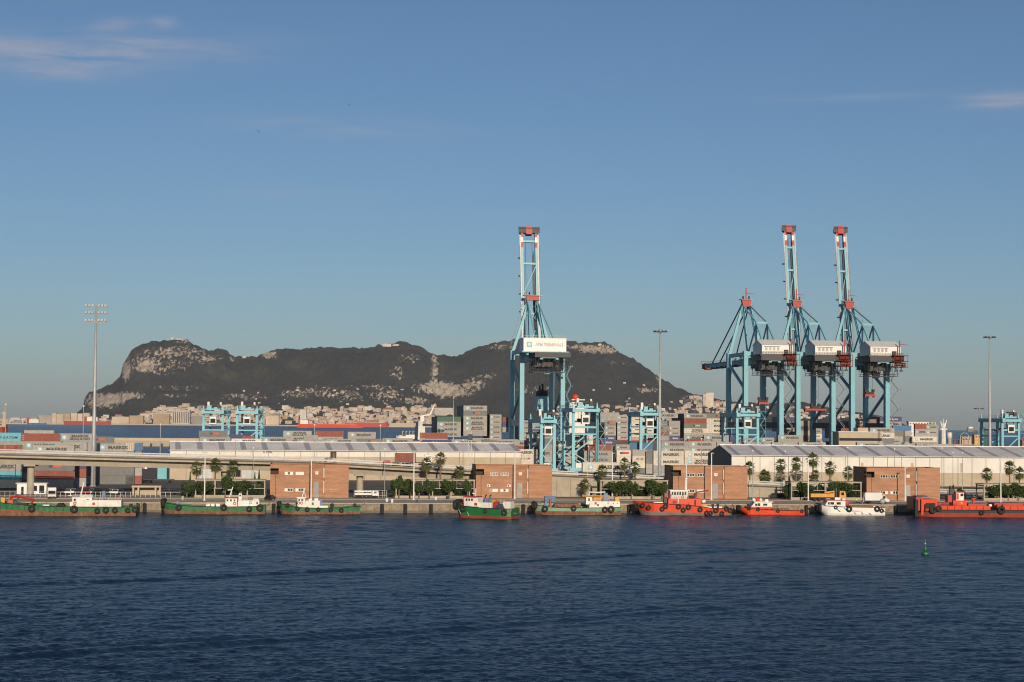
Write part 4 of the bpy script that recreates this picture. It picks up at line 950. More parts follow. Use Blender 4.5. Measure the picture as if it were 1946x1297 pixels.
    for x in (-1.6, 1.6):
        b = MB(); b.torus((x, G, AP + 1.1), .8, .25, 'x', 12, 5); b.build('sheave', 'dark_steel', t)
    if not big_house:
        b = MB(); b.tube([(0, G, AP), (0, G, AP + 6.2)], .3, 6); b.tube([(0, G, AP + 3.4), (4.6, G, AP + 3.0)], .12, 5); b.build('service_davit', 'red', t)
        b = MB()                                               # ladder landings on the back side of the mast
        for i in range(7):
            x, y, z = 2.4 + i * 1.1, G - 3 - i * 2.2, AP - 3 - i * 3.6
            b.box(x, x + 1.6, y - .6, y + .6, z, z + .12); b.tube([(x + 1.6, y, z), (x + 1.6, y, z + 1.1)], .06, 4); b.tube([(x, y, z), (x + 2.2, y - 1.6, z - 3.4)], .09, 4)
        b.build('mast_ladders', 'galv', t)['kind'] = 'stuff'
    else:
        b = MB()
        for i in range(8):
            z = LT + 1 + i * 3.1; x = -hw - .6 + i * .9
            b.tube([(x, G, z), (x, G, z + 3)], .07, 4); b.box(x - .9, x + .3, G - .5, G + .5, z, z + .1); b.tube([(x - .9, G, z), (x - .2, G, z + 3.1)], .06, 4)
        b.build('mast_ladders', 'galv', t)['kind'] = 'stuff'
    # boom
    bl = 72.0 if not big_house else 67.5; bt = bpy.data.objects.new('boom', None); COL.objects.link(bt); bt.parent = t; bt.location = (0, G + 2.2, LT - 4.6); bt.rotation_euler[0] = R(80.5) if boom_up else 0
    bw = gx - .3 if not big_house else gx - .1
    for sx in (-1, 1):
        b = MB(); b.box(sx * bw - .6, sx * bw + .6, 0, bl - 8.6, -1.2, 1.2); b.build('boom_girder', C, bt)
        for i, m in enumerate(('red', 'clean_white', 'red')):
            b = MB(); y0 = bl - 8.6 + i * 2.8; b.box(sx * bw - .6, sx * bw + .6, y0 + .003, y0 + 2.8, -1.2 + .15 * i, 1.2 - .1 * i); b.build('boom_tip', m, bt)
        b = MB(); b.box(sx * (bw + .9) - .45, sx * (bw + .9) + .45, 0, bl - 2, 1.1, 1.2)
        for i in range(22): y = 1 + i * 2.8; b.tube([(sx * (bw + 1.3), y, 1.2), (sx * (bw + 1.3), y, 2.2)], .05, 4)
        b.tube([(sx * (bw + 1.3), 1, 2.2), (sx * (bw + 1.3), 60, 2.2)], .05, 4); b.build('boom_walkway', 'steel', bt)
        b = MB(); b.box(sx * (bw - 1.0) - .18, sx * (bw - 1.0) + .18, 2, bl - 10, -1.7, -1.0); b.build('trolley_rail', 'crane_grey', bt)
        for i in range(6):
            b = MB(); y = 6 + i * 9.5; b.box(sx * (bw + .7), sx * (bw + 1.9), y, y + .6, -1.6, -.9); b.build('boom_lamp', 'dark_steel', bt)
    b = MB()
    for y in ((1, 18, 34, 50, 62.4) if not big_house else (1, 24, 50.5, 62.4)): b.box(-bw, bw, y - .5, y + .5, -.6, .6)
    b.build('boom_ties', 'red' if False else C, bt)['kind'] = 'stuff'
    b = MB(); b.box(-bw - 1.2, bw + 1.2, bl - .7, bl + 1.6, -1.4, 1.4); b.box(-1.6, 1.6, bl - 1.6, bl + 2.6, -1.8, 1.9); b.build('boom_head', 'red', bt)
    b = MB()
    for x in (-bw - 1.6, 0, bw + 1.6): b.tube([(x, bl + 1.5, 1.4), (x, bl + 1.5, 2.8)], .08, 4)
    b.box(-bw - 1.9, bw + 1.9, bl - .8, bl + 2.4, 1.4, 1.5); b.tube([(-bw - 1.6, bl + 1.5, 2.8), (bw + 1.6, bl + 1.5, 2.8)], .08, 4); b.build('head_platform', 'crane_grey', bt)
    b = MB()
    pts = [(-bw, 2, .9), (bw, 18, .9), (-bw, 34, .9), (bw, 50, .9)]
    for p, q in zip(pts, pts[1:]): b.bar(p, q, .3)
    b.build('wind_brace', C, bt)
    for x in ((.35, -.35) if not big_house else (1.3, -1.1)):
        b = MB(); b.tube([(x * bw * .4, 3, -1.6), (x * bw * .4, bl - 4, -1.6)], .09, 4); b.build('rope', 'dark_steel', bt)
    if not big_house or True:
        b = MB(); b.box(bw * .45, bw * .45 + .9, 2, bl - 12, -.9, -.4); b.build('cable_tray', 'crane_grey', bt)
    if boom_up:
        b = MB()
        for sx in (-1, 1): b.tube([(sx * 1.2, G + 1, AP - 1), (sx * bw, G + 8.6, 88 + dz), ], .1, 4)
        b.build('hoist_ropes', 'dark_steel', t)
        for sx in (-1, 1):                                     # folded forestay links
            b = MB(); b.bar((sx * bw, G + 7.4, LT + 22), (sx * 1.9, G + 3.2, AP - 1), .35); b.build('forestay', C, t)
    else:
        for sx in (-1, 1):
            for y in (26, 56):
                b = MB(); b.bar((sx * 1.9, G + .5, AP - 2), (sx * bw, G + 2 + y, LT - 3.2), .5); b.build('forestay', 'navy_steel', t)
    # machinery house
    if big_house:
        b = MB(); b.box(-12.0, 9.0, -16, -4, LT - 2.2, LT + 4.2); h_ = b.build('machinery_house', 'clean_white', t)
        st = link('emblem', star_mesh(2.6), h_); st.location = (-9.2, -16.06, LT + 1.1)
        tx = link('lettering', text_mesh('APM TERMINALS', 14.0, 1.7, .04), h_); tx.location = (0.6, -16.06, LT + 1.1); omat(tx, 'steel')
        b = MB(); b.box(-12.2, 9.2, -16.2, -3.8, LT + 4.2, LT + 4.35)
        for i in range(14): x = -11.9 + i * 1.6; b.tube([(x, -16, LT + 4.3), (x, -16, LT + 5.4)], .06, 4)
        b.tube([(-11.9, -16, LT + 5.4), (8.9, -16, LT + 5.4)], .06, 4); b.build('roof', 'clean_white', h_)
        b = MB(); b.box(-13, 10, -18, -3, LT - 2.8, LT - 2.25); b.build('platform', C, t)
    else:
        x0, x1, y0, y1, z0, z1, zr = -6.2, 9.6, -18.5, -3.0, LT - 2.0, LT + 2.6, LT + 5.2
        b = MB(); b.prismx([(y0, z0), (y1, z0), (y1, z1), ((y0 + y1) / 2, zr), (y0, z1)], x0, x1); h_ = b.build('machinery_house', 'clean_white', t)
        b = MB(); ym = (y0 + y1) / 2; b.prismx([(y0 - .3, z1 - .1), (ym, zr + .02), (y1 + .3, z1 - .1), (ym, zr + .25)], x0 - .3, x1 + .3); b.build('roof', 'clean_white', h_)
        for i in range(4):
            b = MB(); xx = x0 + 1.6 + i * 2.0; b.box(xx, xx + 1.2, y0 - .04, y0 + .05, z0 + 1.8, z0 + 3.4); b.build('window', 'steel', h_)
        b = MB(); b.tube([(x0 - .05, -9, z1 - 1.2), (x0 + .05, -9, z1 - 1.2)], 1.5, 12); b.build('vent', 'clean_white', h_)
        b = MB(); b.box(x0 - 1.2, x1 + 1.2, y0 - 1.3, y1 + 1, z0 - .7, z0 - .02); b.build('platform', 'crane_grey', t)
        b = MB()
        for x in np.arange(x0 - 1.1, x1 + 1.2, 1.4): b.tube([(x, y0 - 1.25, z0), (x, y0 - 1.25, z0 + 1.2)], .06, 4)
        for zz in (.6, 1.2): b.tube([(x0 - 1.1, y0 - 1.25, z0 + zz), (x1 + 1.1, y0 - 1.25, z0 + zz)], .06, 4)
        b.build('platform_railing', 'crane_grey', t)
        b = MB(); b.box(5.0, 7.0, y0 - 1.0, y0 - .1, z0, z0 + 2.2); b.build('control_cabinet', 'brown_dark', t)
        b = MB(); b.box(x0 + .9, x0 + 9.2, y0 - .6, y0 + .02, z0 + 3.7, z0 + 3.9); b.build('canopy', 'galv', t)
    b = MB(); b.box(-7.2, 10.4, -20.9, -2.5, LT - 5.2, LT - 2.75); b.box(-5, 3, -14, -6, LT - 9.5, LT - 5.4); b.build('machinery_deck', 'crane_grey', t)
    b = MB()
    for x in (-6.5, -3, 4, 7, 9.8):
        for y in (-19, -10, -3): b.tube([(x, y, LT - 5.4), (x, y, LT - 9.8)], .16, 4)
        b.tube([(x, -19, LT - 8), (x, -3, LT - 6.5)], .14, 4); b.box(x - .6, x + .6, -19.4, -18.4, LT - 9.9, LT - 9.2)
    b.build('hanging_gear', 'crane_grey', t)['kind'] = 'stuff'
    # clutter slung under the rear girder: trolley, cab, catwalks, festoon
    ty = trolley_y
    b = MB(); b.box(-4.6, 4.6, ty - 8, ty + 3, LT - 8.6, LT - 6.3); b.box(-3, 3, ty - 6, ty + 1, LT - 10, LT - 8.6); tr = b.build('trolley', 'crane_grey', t)
    b = MB(); b.hexa([(-.6, ty - 11.6, LT - 13), (2.2, ty - 11.6, LT - 13), (2.2, ty - 8.8, LT - 13), (-.6, ty - 8.8, LT - 13), (-.9, ty - 12.4, LT - 10), (2.4, ty - 12.4, LT - 10), (2.4, ty - 8.6, LT - 10), (-.9, ty - 8.6, LT - 10)]); cb = b.build('operator_cab', 'rtg_blue' if big_house else 'crane_grey', t)
    b = MB(); b.box(-.7, 2.2, ty - 12.3, ty - 12.15, LT - 12.2, LT - 10.6); b.build('cab_glass', 'window', cb)
    b = MB()
    for yy in (-19.5, -13, -7):
        b.box(-7.5, 7.5, yy - .5, yy + .5, LT - 12.4, LT - 12.2)
        for x in np.arange(-7.5, 7.6, 2.5): b.tube([(x, yy, LT - 12.3), (x, yy, LT - 6)], .1, 4); b.tube([(x, yy, LT - 12.3), (x + 2.3, yy, LT - 6.3)], .07, 4)
        b.tube([(-7.5, yy, LT - 11.2), (7.5, yy, LT - 11.2)], .07, 4)
    for x in (-7.5, 7.5): b.box(x - .5, x + .5, -20, -6.5, LT - 12.4, LT - 12.25); b.tube([(x, -20, LT - 11.2), (x, -6.5, LT - 11.2)], .07, 4)
    b.build('catwalk', 'crane_grey', t)
    b = MB()
    for i in range(14):
        y = -16 + i * 3.1; pts = [(gx + 1.2, y + 1.4 * (math.cos(a_) * .5 - .5) + (1.5 if a_ > 0 else 0) * 0 + a_ * .45, LT - 6.4 - 2.2 * math.sin(a_)) for a_ in np.linspace(0, math.pi, 6)]
        b.tube(pts, .09, 4)
    b.build('festoon', 'dark_steel', t)
    if not big_house:
        b = MB(); b.box(4, 11.5, -24, -18, LT - 7.9, LT - 7.65); b.box(4, 11.5, -24, -18, LT - 2.2, LT - 2.0); b.box(4, 11.5, -24, -18, LT - 5.1, LT - 4.9); b.tube([(5, -22, LT - 3.6), (9.6, -22, LT - 3.6)], 1.1, 10); b.tube([(5.6, -22, LT - 6.4), (8.4, -22, LT - 6.4)], 1.0, 10); b.box(9, 10.6, -22.8, -20, LT - 7.6, LT - 5.6)
        for x in (4.2, 7.7, 11.2): b.box(x - .12, x + .12, -23.9, -23.7, LT - 7.6, LT - 2.2); b.build('rear_winch', 'rust_red', t)
        b = MB()
        for x in np.arange(3.5, 12, 1.3):
            for zz in (LT - 7.6, LT - 2.0): b.tube([(x, -24, zz), (x, -24, zz + 1.1)], .05, 4)
        for zz in (LT - 6.5, LT - .9): b.tube([(3.5, -24, zz), (11.9, -24, zz)], .06, 4)
        b.build('rear_railing', 'galv', t)
        b = MB(); b.tube([(8, -21, LT - 2), (8, -21, LT + 5.5)], .32, 6); b.tube([(8, -21, LT + 3.6), (12.5, -21, LT + 3.3)], .14, 5); b.build('service_davit', 'red', t)
    # spreader on its ropes
    sz, sw = spreader
    for dx in (-1.6, 1.6):
        b = MB(); b.tube([(dx, ty - 3, LT - 10), (dx, ty - 3, sz + 2)], .07, 4); b.build('rope', 'dark_steel', t)
    if sw:
        b = MB(); b.box(-sw / 2, sw / 2, ty - 4.2, ty - 1.8, sz - .5, sz + .4); b.box(-sw / 2, -sw / 2 + .6, ty - 4.3, ty - 1.7, sz - 1.1, sz + .5); b.box(sw / 2 - .6, sw / 2, ty - 4.3, ty - 1.7, sz - 1.1, sz + .5); sp = b.build('spreader', 'red', t)
        b = MB(); b.box(-2.2, 2.2, ty - 3.9, ty - 2.1, sz + .4, sz + 1.6); b.box(-2.6, -1.4, ty - 3.8, ty - 2.2, sz + 1.6, sz + 3.0); b.box(1.4, 2.6, ty - 3.8, ty - 2.2, sz + 1.6, sz + 3.0); b.build('head_block', 'brown_dark', sp)
    # stair tower on the right landside leg
    fl = MB(); zs = np.arange(5, LT - 12, 4.9); run = 4.3 if not big_house else 2.6
    for i, z in enumerate(zs):
        x0 = hw + 1.3; sx = 1 if i % 2 == 0 else -1
        xa, xb = (x0 + .3, x0 + run) if sx > 0 else (x0 + run, x0 + .3)
        fl.bar((xa, -1.9, z), (xb, -1.9, z + 4.9), .9, .16); fl.bar((xa, -2.35, z + 1.1), (xb, -2.35, z + 6.0), .08)
        fl.box(x0 + run - .4, x0 + run + .9, -2.6, -1.2, z + (4.8 if sx > 0 else -.1), z + (4.95 if sx > 0 else .05)); fl.tube([(x0 + run + .8, -2.5, z + (4.9 if sx > 0 else 0)), (x0 + run + .8, -2.5, z + (6 if sx > 0 else 1.1))], .06, 4)
        fl.box(hw - 1.3, x0 + .5, -1.35, -1.15, z + 2.0, z + 2.25)
    fl.build('stair_tower', 'steel' if not big_house else C, t)
    return t
sts_crane(1030, 10.2, 'tall blue quay crane in the centre with raised boom and flat white house', True, True, (34., 0), 3.0)
sts_crane(1450, 9.2, 'blue quay crane with lowered boom, leftmost of the three on the right', False, False, (32., 5.0), 3.0)
sts_crane(1549, 9.2, 'blue quay crane with raised boom, middle of the three on the right', True, False, (29., 11.0), 3.0)
sts_crane(1652, 9.2, 'blue quay crane with raised boom, rightmost of the three, beside the stair tower', True, False, (36.5, 5.4), 3.0)

# ================================================================== YARD GANTRY CRANES
def yard_crane(px_mid, D, deg, label, span=24., H=26.5, h=5.2):
    fr = Frame(0, D, deg); P = fr.at(px_mid, 0, 20); t = thing('yard_crane', label, 'crane', (P.x, P.y, GZ), fr.a, 'rubber-tyred yard cranes')
    C = 'rtg_blue'
    for y in (0, span):
        for sx in (-1, 1):
            b = MB(); b.bar((sx * h, y, 2.4), (sx * h, y, H - 2), 1.3, 1.3, 1.1, 1.2); b.build('leg', C, t)
            b = MB(); b.bar((sx * h, y, H - 2), (sx * h, y, H + 1.6), .9, .9, .25, .25); b.build('leg_top', C, t)
            for dx in (-1.1, 1.1):
                b = MB(); b.torus((sx * h + dx, y, .8), .52, .28, 'y', 12, 6); b.tube([(sx * h + dx, y - .25, .8), (sx * h + dx, y + .25, .8)], .4, 8); b.build('wheel', 'black_rubber', t)
        b = MB(); b.box(-h - 1.6, h + 1.6, y - .6, y + .6, 1.5, 2.7); b.build('sill_beam', C, t)
        b = MB(); b.box(-h, h, y - .45, y + .45, 19.2, 20.0); b.box(-h, h, y - .35, y + .35, 16.4, 17.0); b.build('cross_tie', C, t)
        b = MB(); b.bar((-h, y, 8.8), (h, y, 16.2), .55); b.bar((-h, y, 8.8), (h, y, 3), .45); b.build('brace', C, t)
    for sx in (-1, 1):
        b = MB(); b.box(sx * h - .7, sx * h + .7, -2.2, span + 2.2, H - 2.4, H - .6); b.build('girder', C, t)
        b = MB()
        for i in range(13): y = -2 + i * 2.3; b.tube([(sx * (h + .9), y, H - .6), (sx * (h + .9), y, H + .6)], .06, 4)
        b.tube([(sx * (h + .9), -2, H + .6), (sx * (h + .9), span + 2, H + .6)], .06, 4); b.tube([(sx * (h + .9), -2, H), (sx * (h + .9), span + 2, H)], .05, 4); b.build('railing', C, t)
    for y in (-2.1, span + 2.1):
        b = MB(); b.box(-h + .7, h - .7, y - .3, y + .3, H - 2.2, H - 1.0); b.build('end_beam', C, t)
    b = MB(); b.box(-h * .7, h * .7, -.5, 5.5, H - .5, H + .2); b.box(-h * .6, -h * .2, 0, 3, H + .2, H + 1.7); b.box(.2, h * .5, 1, 4.6, H + .2, H + 1.3); b.build('trolley', C, t)
    b = MB(); b.tube([(-1.0, 1.5, H + 1.6), (2.4, 1.5, H + 1.6)], .9, 10); b.build('hoist_drum', 'dark_steel', t)
    b = MB(); b.tube([(-4.2, .5, H + .5), (-4.2, .5, H + 3.2)], .2, 5); b.build('trolley_mast', 'dark_steel', t)
    b = MB(); b.box(1.8, 3.2, -.2, .9, H + .4, H + 2.2); b.build('hoist_motor', 'dark_steel', t)
    b = MB(); b.box(-3.2, -2.2, 2.6, 3.6, H + .4, H + 3.4); b.box(2.6, 3.4, 3, 4, H + 1.7, H + 3.2); b.build('electric_cabinet', 'white', t)
    b = MB(); b.box(-1.6, 1.6, -1.3, 1.6, H - 7.2, H - 3.6); cb = b.build('operator_cab', 'clean_white', t)
    b = MB(); b.box(-1.2, 1.2, -1.36, -1.3, H - 6.6, H - 4.6); b.build('cab_glass', 'window', cb)
    b = MB(); b.box(-1.8, 1.8, -1.5, 1.8, H - 3.6, H - 3.4); b.box(-1.7, -1.5, -.4, .4, H - 3.4, H - 2); b.box(1.5, 1.7, -.4, .4, H - 3.4, H - 2); b.build('cab_hanger', C, cb)
    b = MB()
    for dx in (-1.5, 1.5): b.tube([(dx, 8, H - 2), (dx, 8, H - 5)], .06, 4)
    b.build('rope', 'dark_steel', t)
    b = MB(); b.box(-4.1, 4.1, 7, 9, H - 6.6, H - 5.9); b.box(-2, 2, 7.3, 8.7, H - 5.9, H - 5); b.build('spreader', 'dark_steel', t)
    b = MB(); zz = 3.
    for i in range(8):
        xa, xb = (h + 1.0, h + 3.2) if i % 2 == 0 else (h + 3.2, h + 1.0); b.bar((xa, -.8, zz), (xb, -.8, zz + 3), .6, .15); b.box(h + .6, h + 3.6, -1.2, -.4, zz + 2.95, zz + 3.05); zz += 3
    b.tube([(h + 3.5, -.8, 6), (h + 3.5, -.8, H - 2)], .06, 4); b.build('stairs', C, t)
    b = MB(); b.box(-h + .9, -h + 3.4, -.9, .9, 2.75, 4.8); b.build('power_unit', 'white', t)
    return t
yard_crane(405, 852, 2, 'yard crane, left one of the twin frames before the far town', H=26.6, h=4.5)
yard_crane(469.5, 838, 3, 'yard crane, right one of the twin frames before the far town', H=26.6, h=4.5)
yard_crane(1112, 740, 8, 'large yard crane in front of the centre quay crane, lit pale blue', H=28.2, h=5.0)
yard_crane(1041, 733, 10, 'yard crane with narrow frame just left of the large centre one', H=23.5, h=2.7)
yard_crane(1234, 768, 8, 'yard crane beside the thin high mast right of centre', H=27, h=3.8)
yard_crane(1420, 782, 8, 'yard crane in front of the lowered-boom quay crane', H=27, h=4.7)
yard_crane(1920, 802, 8, 'yard crane at the right edge beside the high mast', H=25.6, h=4.0)

# ================================================================== MASTS AND LAMP POSTS
def flood_mast(px, ytop, D, label, rack, r0=.75):
    P0 = Vector((XD(px, D, GZ + 30), D, GZ)); top = W(px, ytop, D).z - GZ
    t = thing('floodlight_mast', label, 'mast', P0)
    b = MB(); b.lathe((0, 0, 0), [(r0 * 1.25, 0), (r0 * 1.25, .5), (r0, .6), (r0 * .75, top * .5), (r0 * .42, top)], 12); b.build('pole', 'galv', t, True)
    if rack:
        b = MB(); lamps = []
        for i, z in enumerate((top - 5.0, top - 2.6, top - .4)): b.box(-3.4, 3.4, -.12, .12, z, z + .18)
        b.box(-3.5, 3.5, -.6, .6, top - 5.3, top - 5.2); b.build('lamp_rack', 'galv', t)
        lm = MB(); lm.box(-.36, .36, -.5, .1, -.1, .55); lm.box(-.3, .3, -.53, -.48, -.05, .5); me = lm.mesh('floodlight', 'galv')
        for z in (top - 4.7, top - 2.3, top - .1):
            for x in (-3.1, -2.0, -1.0, 1.0, 2.0, 3.1): link('floodlight', me, t).location = (x, -.1, z)
    else:
        b = MB(); b.torus((0, 0, top - .3), 2.0, .14, 'z', 16, 5)
        for i in range(6): a_ = i * math.pi / 3; b.tube([(0, 0, top - .3), (2 * math.cos(a_), 2 * math.sin(a_), top - .3)], .08, 4)
        b.build('lamp_ring', 'galv', t)
        lm = MB(); lm.box(-.42, .42, -.3, .3, -.15, .35, .1, .05); me = lm.mesh('floodlight', 'dark_steel')
        for i in range(10): a_ = i * math.pi / 5; o = link('floodlight', me, t); o.location = (2.2 * math.cos(a_), 2.2 * math.sin(a_), top - .35); o.rotation_euler[2] = a_
        b = MB(); b.lathe((0, 0, top), [(.5, -.6), (.55, .2), (.1, .7)], 8); b.build('cap', 'galv', t)
    return t
flood_mast(180, 582, 566, 'tall grey floodlight mast with three lamp rows at the left', True)
flood_mast(1254, 629, 640, 'tall grey floodlight mast with ring head right of centre', False, .62)
flood_mast(1881, 640, 725, 'tall grey floodlight mast with ring head behind the right warehouse', False, .68)
flood_mast(862, 757, 860, 'thin distant floodlight mast before the tall container stack', False, .35)
flood_mast(1860, 776, 905, 'short thin mast at the left end of the rightmost yard crane', False, .2)
# lattice tower beside the left warehouse
D = 610; x = XD(893, D, 8); b = MB(); lt = thing('lattice_tower', 'slim grey lattice tower before the left warehouse', 'tower', (x, D, GZ)); top = W(893, 820, D).z - GZ
for sx, sy in ((-1, -1), (1, -1), (1, 1), (-1, 1)): b.bar((sx * .9, sy * .9, 0), (sx * .45, sy * .45, top), .14)
b.build('corner_bars', 'galv', lt)['kind'] = 'stuff'
b = MB()
for i in range(int(top / 1.5)):
    z = i * 1.5; k = .9 - .45 * z / top; k2 = .9 - .45 * (z + 1.5) / top; f = 1 if i % 2 else -1
    b.bar((-k * f, -k, z), (k2 * f, -k2, z + 1.5), .07); b.bar((-k, k * f, z), (-k2, -k2 * f, z + 1.5), .07); b.bar((k, k * f, z), (k2, -k2 * f, z + 1.5), .07); b.box(-k, k, -k - .03, -k + .03, z, z + .06)
b.build('lattice', 'galv', lt)
b = MB(); b.box(-.8, .8, -.8, .8, top - 3, top - 1); b.build('equipment_box', 'dark_steel', lt)
def lamp_post(P, h, name, label, group, m, r=.14, arm=0.0, ball=False):
    t = thing(name, label, 'lamp post', P, 0, group)
    b = MB(); b.lathe((0, 0, 0), [(r * 1.8, 0), (r * 1.8, .25), (r, .3), (r * .75, h)], 8); b.build('pole', m, t)
    b = MB()
    if ball: b.ball((0, 0, h + .15), .28, 8, 6)
    else: b.hexa([(-.25, -.2, h - .05), (.75, -.2, h - .0), (.75, .2, h - .0), (-.25, .2, h - .05), (-.2, -.14, h + .15), (.6, -.14, h + .17), (.6, .14, h + .17), (-.2, .14, h + .15)])
    b.build('lamp_head', 'clean_white' if ball else 'galv', t)
    return t
for i, (px, yt, yb) in enumerate(((388.5, 861, 951), (591, 873, 948), (786, 861, 950), (978, 861, 947.5), (1163.5, 862, 948), (1352, 862, 950), (1536, 871, 952), (1720, 890, 952.5), (1902, 876, 956))):
    P = W(px, yb, 500); D = 21.5 * FPX / (yb - eye_y(px)); x = XD(px, D, GZ); top = W(px, yt, D).z
    lamp_post((x, D, GZ), top - GZ, 'quay_lamp_post', 'white quay lamp post, %s from the left along the waterfront' % ordinal(i), 'white quay lamp posts', 'clean_white', .19)
for i, (px, yt) in enumerate(((9, 770), (157, 773), (304, 808), (447, 838), (597, 809), (722, 810), (880, 838), (1118, 850), (1333, 835), (1562, 842), (1611, 852), (1700, 855), (1829, 862), (1790, 853))):
    u = QUAY.upx(px, VW + 11.4, 12); P = QUAY.P(u, VW + 11.4); D = P.y; z0 = vz(u) - 1.5 if u < 2 else GZ; top = W(px, yt, D).z
    lamp_post((P.x, P.y, z0), max(top - z0, 5), 'road_lamp_post', 'slim grey road lamp post, %s from the left along the viaduct' % ordinal(i), 'slim road lamp posts', 'galv', .12, ball=True)
for i, (px, yt) in enumerate(((481, 853), (731, 855), (1492, 859), (1811, 862), (1430, 858))):
    P = QUAY.at(px, VW - 4, 8); top = W(px, yt, P.y).z
    lamp_post((P.x, P.y, GZ), top - GZ, 'road_lamp_post', 'thin grey lamp post in front of the ramp, %s from the left' % ordinal(i), 'thin lamp posts before the ramp', 'galv', .1, ball=True)

# ================================================================== PALMS, TREES, PERGOLAS
def leaf_mat(name, c0, c1, trans=.25):
    m = bpy.data.materials.new(name); m.use_nodes = True; MATS[name] = m; n, l = m.node_tree.nodes, m.node_tree.links; p = n['Principled BSDF']; p.inputs['Roughness'].default_value = .65; p.inputs['Specular IOR Level'].default_value = .25
    g = n.new('ShaderNodeNewGeometry'); t = n.new('ShaderNodeTexNoise'); t.inputs['Scale'].default_value = 1.3; t.inputs['Detail'].default_value = 4; l.new(g.outputs['Position'], t.inputs['Vector'])
    mx = n.new('ShaderNodeMix'); mx.data_type = 'RGBA'; mr = n.new('ShaderNodeMapRange'); mr.inputs['From Min'].default_value = .35; mr.inputs['From Max'].default_value = .65; l.new(t.outputs['Fac'], mr.inputs['Value'])
    l.new(mr.outputs[0], mx.inputs['Factor']); mx.inputs['A'].default_value = (*c0, 1); mx.inputs['B'].default_value = (*c1, 1); l.new(mx.outputs['Result'], p.inputs['Base Color'])
leaf_mat('palm_leaf', (.04, .055, .014), (.09, .1, .03)); leaf_mat('tree_leaf', (.022, .042, .012), (.058, .092, .024)); leaf_mat('hedge_leaf', (.016, .03, .01), (.04, .064, .02)); leaf_mat('dry_leaf', (.14, .1, .05), (.2, .15, .08))
def palm_crown(seed, n=30, Lf=2.35):
    r = random.Random(seed); b = MB(); dry = MB()
    for i in range(n):
        az_ = i * 2.4 + r.uniform(-.3, .3); el = math.pi * (.5 - .95 * ((i + .5) / n) ** .9) ; L = Lf * r.uniform(.8, 1.12)
        d = Vector((math.cos(az_) * math.cos(el), math.sin(az_) * math.cos(el), math.sin(el))); side = Vector((-math.sin(az_), math.cos(az_), 0)); up = side.cross(d) * -1
        tgt = b if i < n * .93 else dry
        stem = L * .42; c = d * stem - Vector((0, 0, .05 * L))
        w = .03
        tgt.add([side * w, side * -w, c - side * w, c + side * w], [(0, 1, 2, 3)])
        for k in range(9):                                     # fan of blades, tips drooping
            a = (k - 4) * .29; dd = (d * math.cos(a) + side * math.sin(a)).normalized(); ll = L * .62 * (1 - .05 * abs(k - 4)); q = side * .12 * math.cos(a) - d * .12 * math.sin(a)
            m1 = c + dd * ll * .55 + up * r.uniform(-.03, .06); tip = c + dd * ll - Vector((0, 0, .2 * L * r.uniform(.5, 1.2)))
            tgt.add([c, m1 - q, tip, m1 + q], [(0, 1, 2, 3)])
    return b.mesh('crown', 'palm_leaf'), dry.mesh('dead_fronds', 'dry_leaf')
PALMS = [palm_crown(s) for s in (1, 2, 3)]
def palm(P, h, size, i, label, group):
    t = thing('palm_tree', label, 'palm tree', P, random.uniform(0, 6.28), group)
    lean = random.uniform(-.25, .25); b = MB(); n = 7
    b.tube([(lean * (k / n) ** 2, 0, (h - .2) * k / n) for k in range(n + 1)], [.34] + [.24 - .03 * k / n + .02 * (k % 2) for k in range(n)], 8); b.build('trunk', 'trunk', t)
    cm, dm = PALMS[i % 3]
    for nm, me in (('crown', cm), ('dead_fronds', dm)):
        o = link(nm, me, t); o.location = (lean, 0, h - .1); o.scale = (size, size, size); o.rotation_euler[2] = random.uniform(0, 6.28)
for i, (px, yt) in enumerate(((373, 883), (409, 876), (443, 879))):
    P = QUAY.at(px, 39, 8); palm((P.x, P.y, GZ), W(px, yt + 6, P.y).z - GZ, 1.0, i, 'palm tree in front of the viaduct beside brick building, %s from the left' % ordinal(i), 'palms before the viaduct')
for i, (px, yt) in enumerate(((810, 874), (837, 864), (874, 889))):
    P = QUAY.at(px, 38, 8); palm((P.x, P.y, GZ), W(px, yt + 6, P.y).z - GZ, .95, i, 'palm tree above the middle pergola, %s from the left' % ['short left one', 'tall middle one', 'low right one'][i], 'palms at the middle pergola')
for i, (px, yt) in enumerate(((1112, 914), (1145, 887), (1187, 874), (1207, 881))):
    P = QUAY.at(px, 39, 8); palm((P.x, P.y, GZ), W(px, yt + 6, P.y).z - GZ, .9, i + 1, 'palm tree before the white trailer, %s from the left' % ordinal(i), 'palms before the white trailer')
for i, (px, yt, sz) in enumerate(((1425, 881, 1.05), (1453, 897, 1.1), (1484, 875, 1.05), (1513, 872, 1.05), (1545, 865, 1.15), (1549, 893, .8), (1577, 881, 1.1), (1612, 890, 1.05), (1875, 892, 1.0), (1919, 880, 1.05), (1937, 891, 1.0))):
    D = 612 if px < 1700 else 590; x = XD(px, D, 8); palm((x, D, GZ), W(px, yt + 7, D).z - GZ, sz * 1.08, i, 'palm tree before the right white warehouse, %s from the left' % ordinal(i), 'palms before the right warehouse')
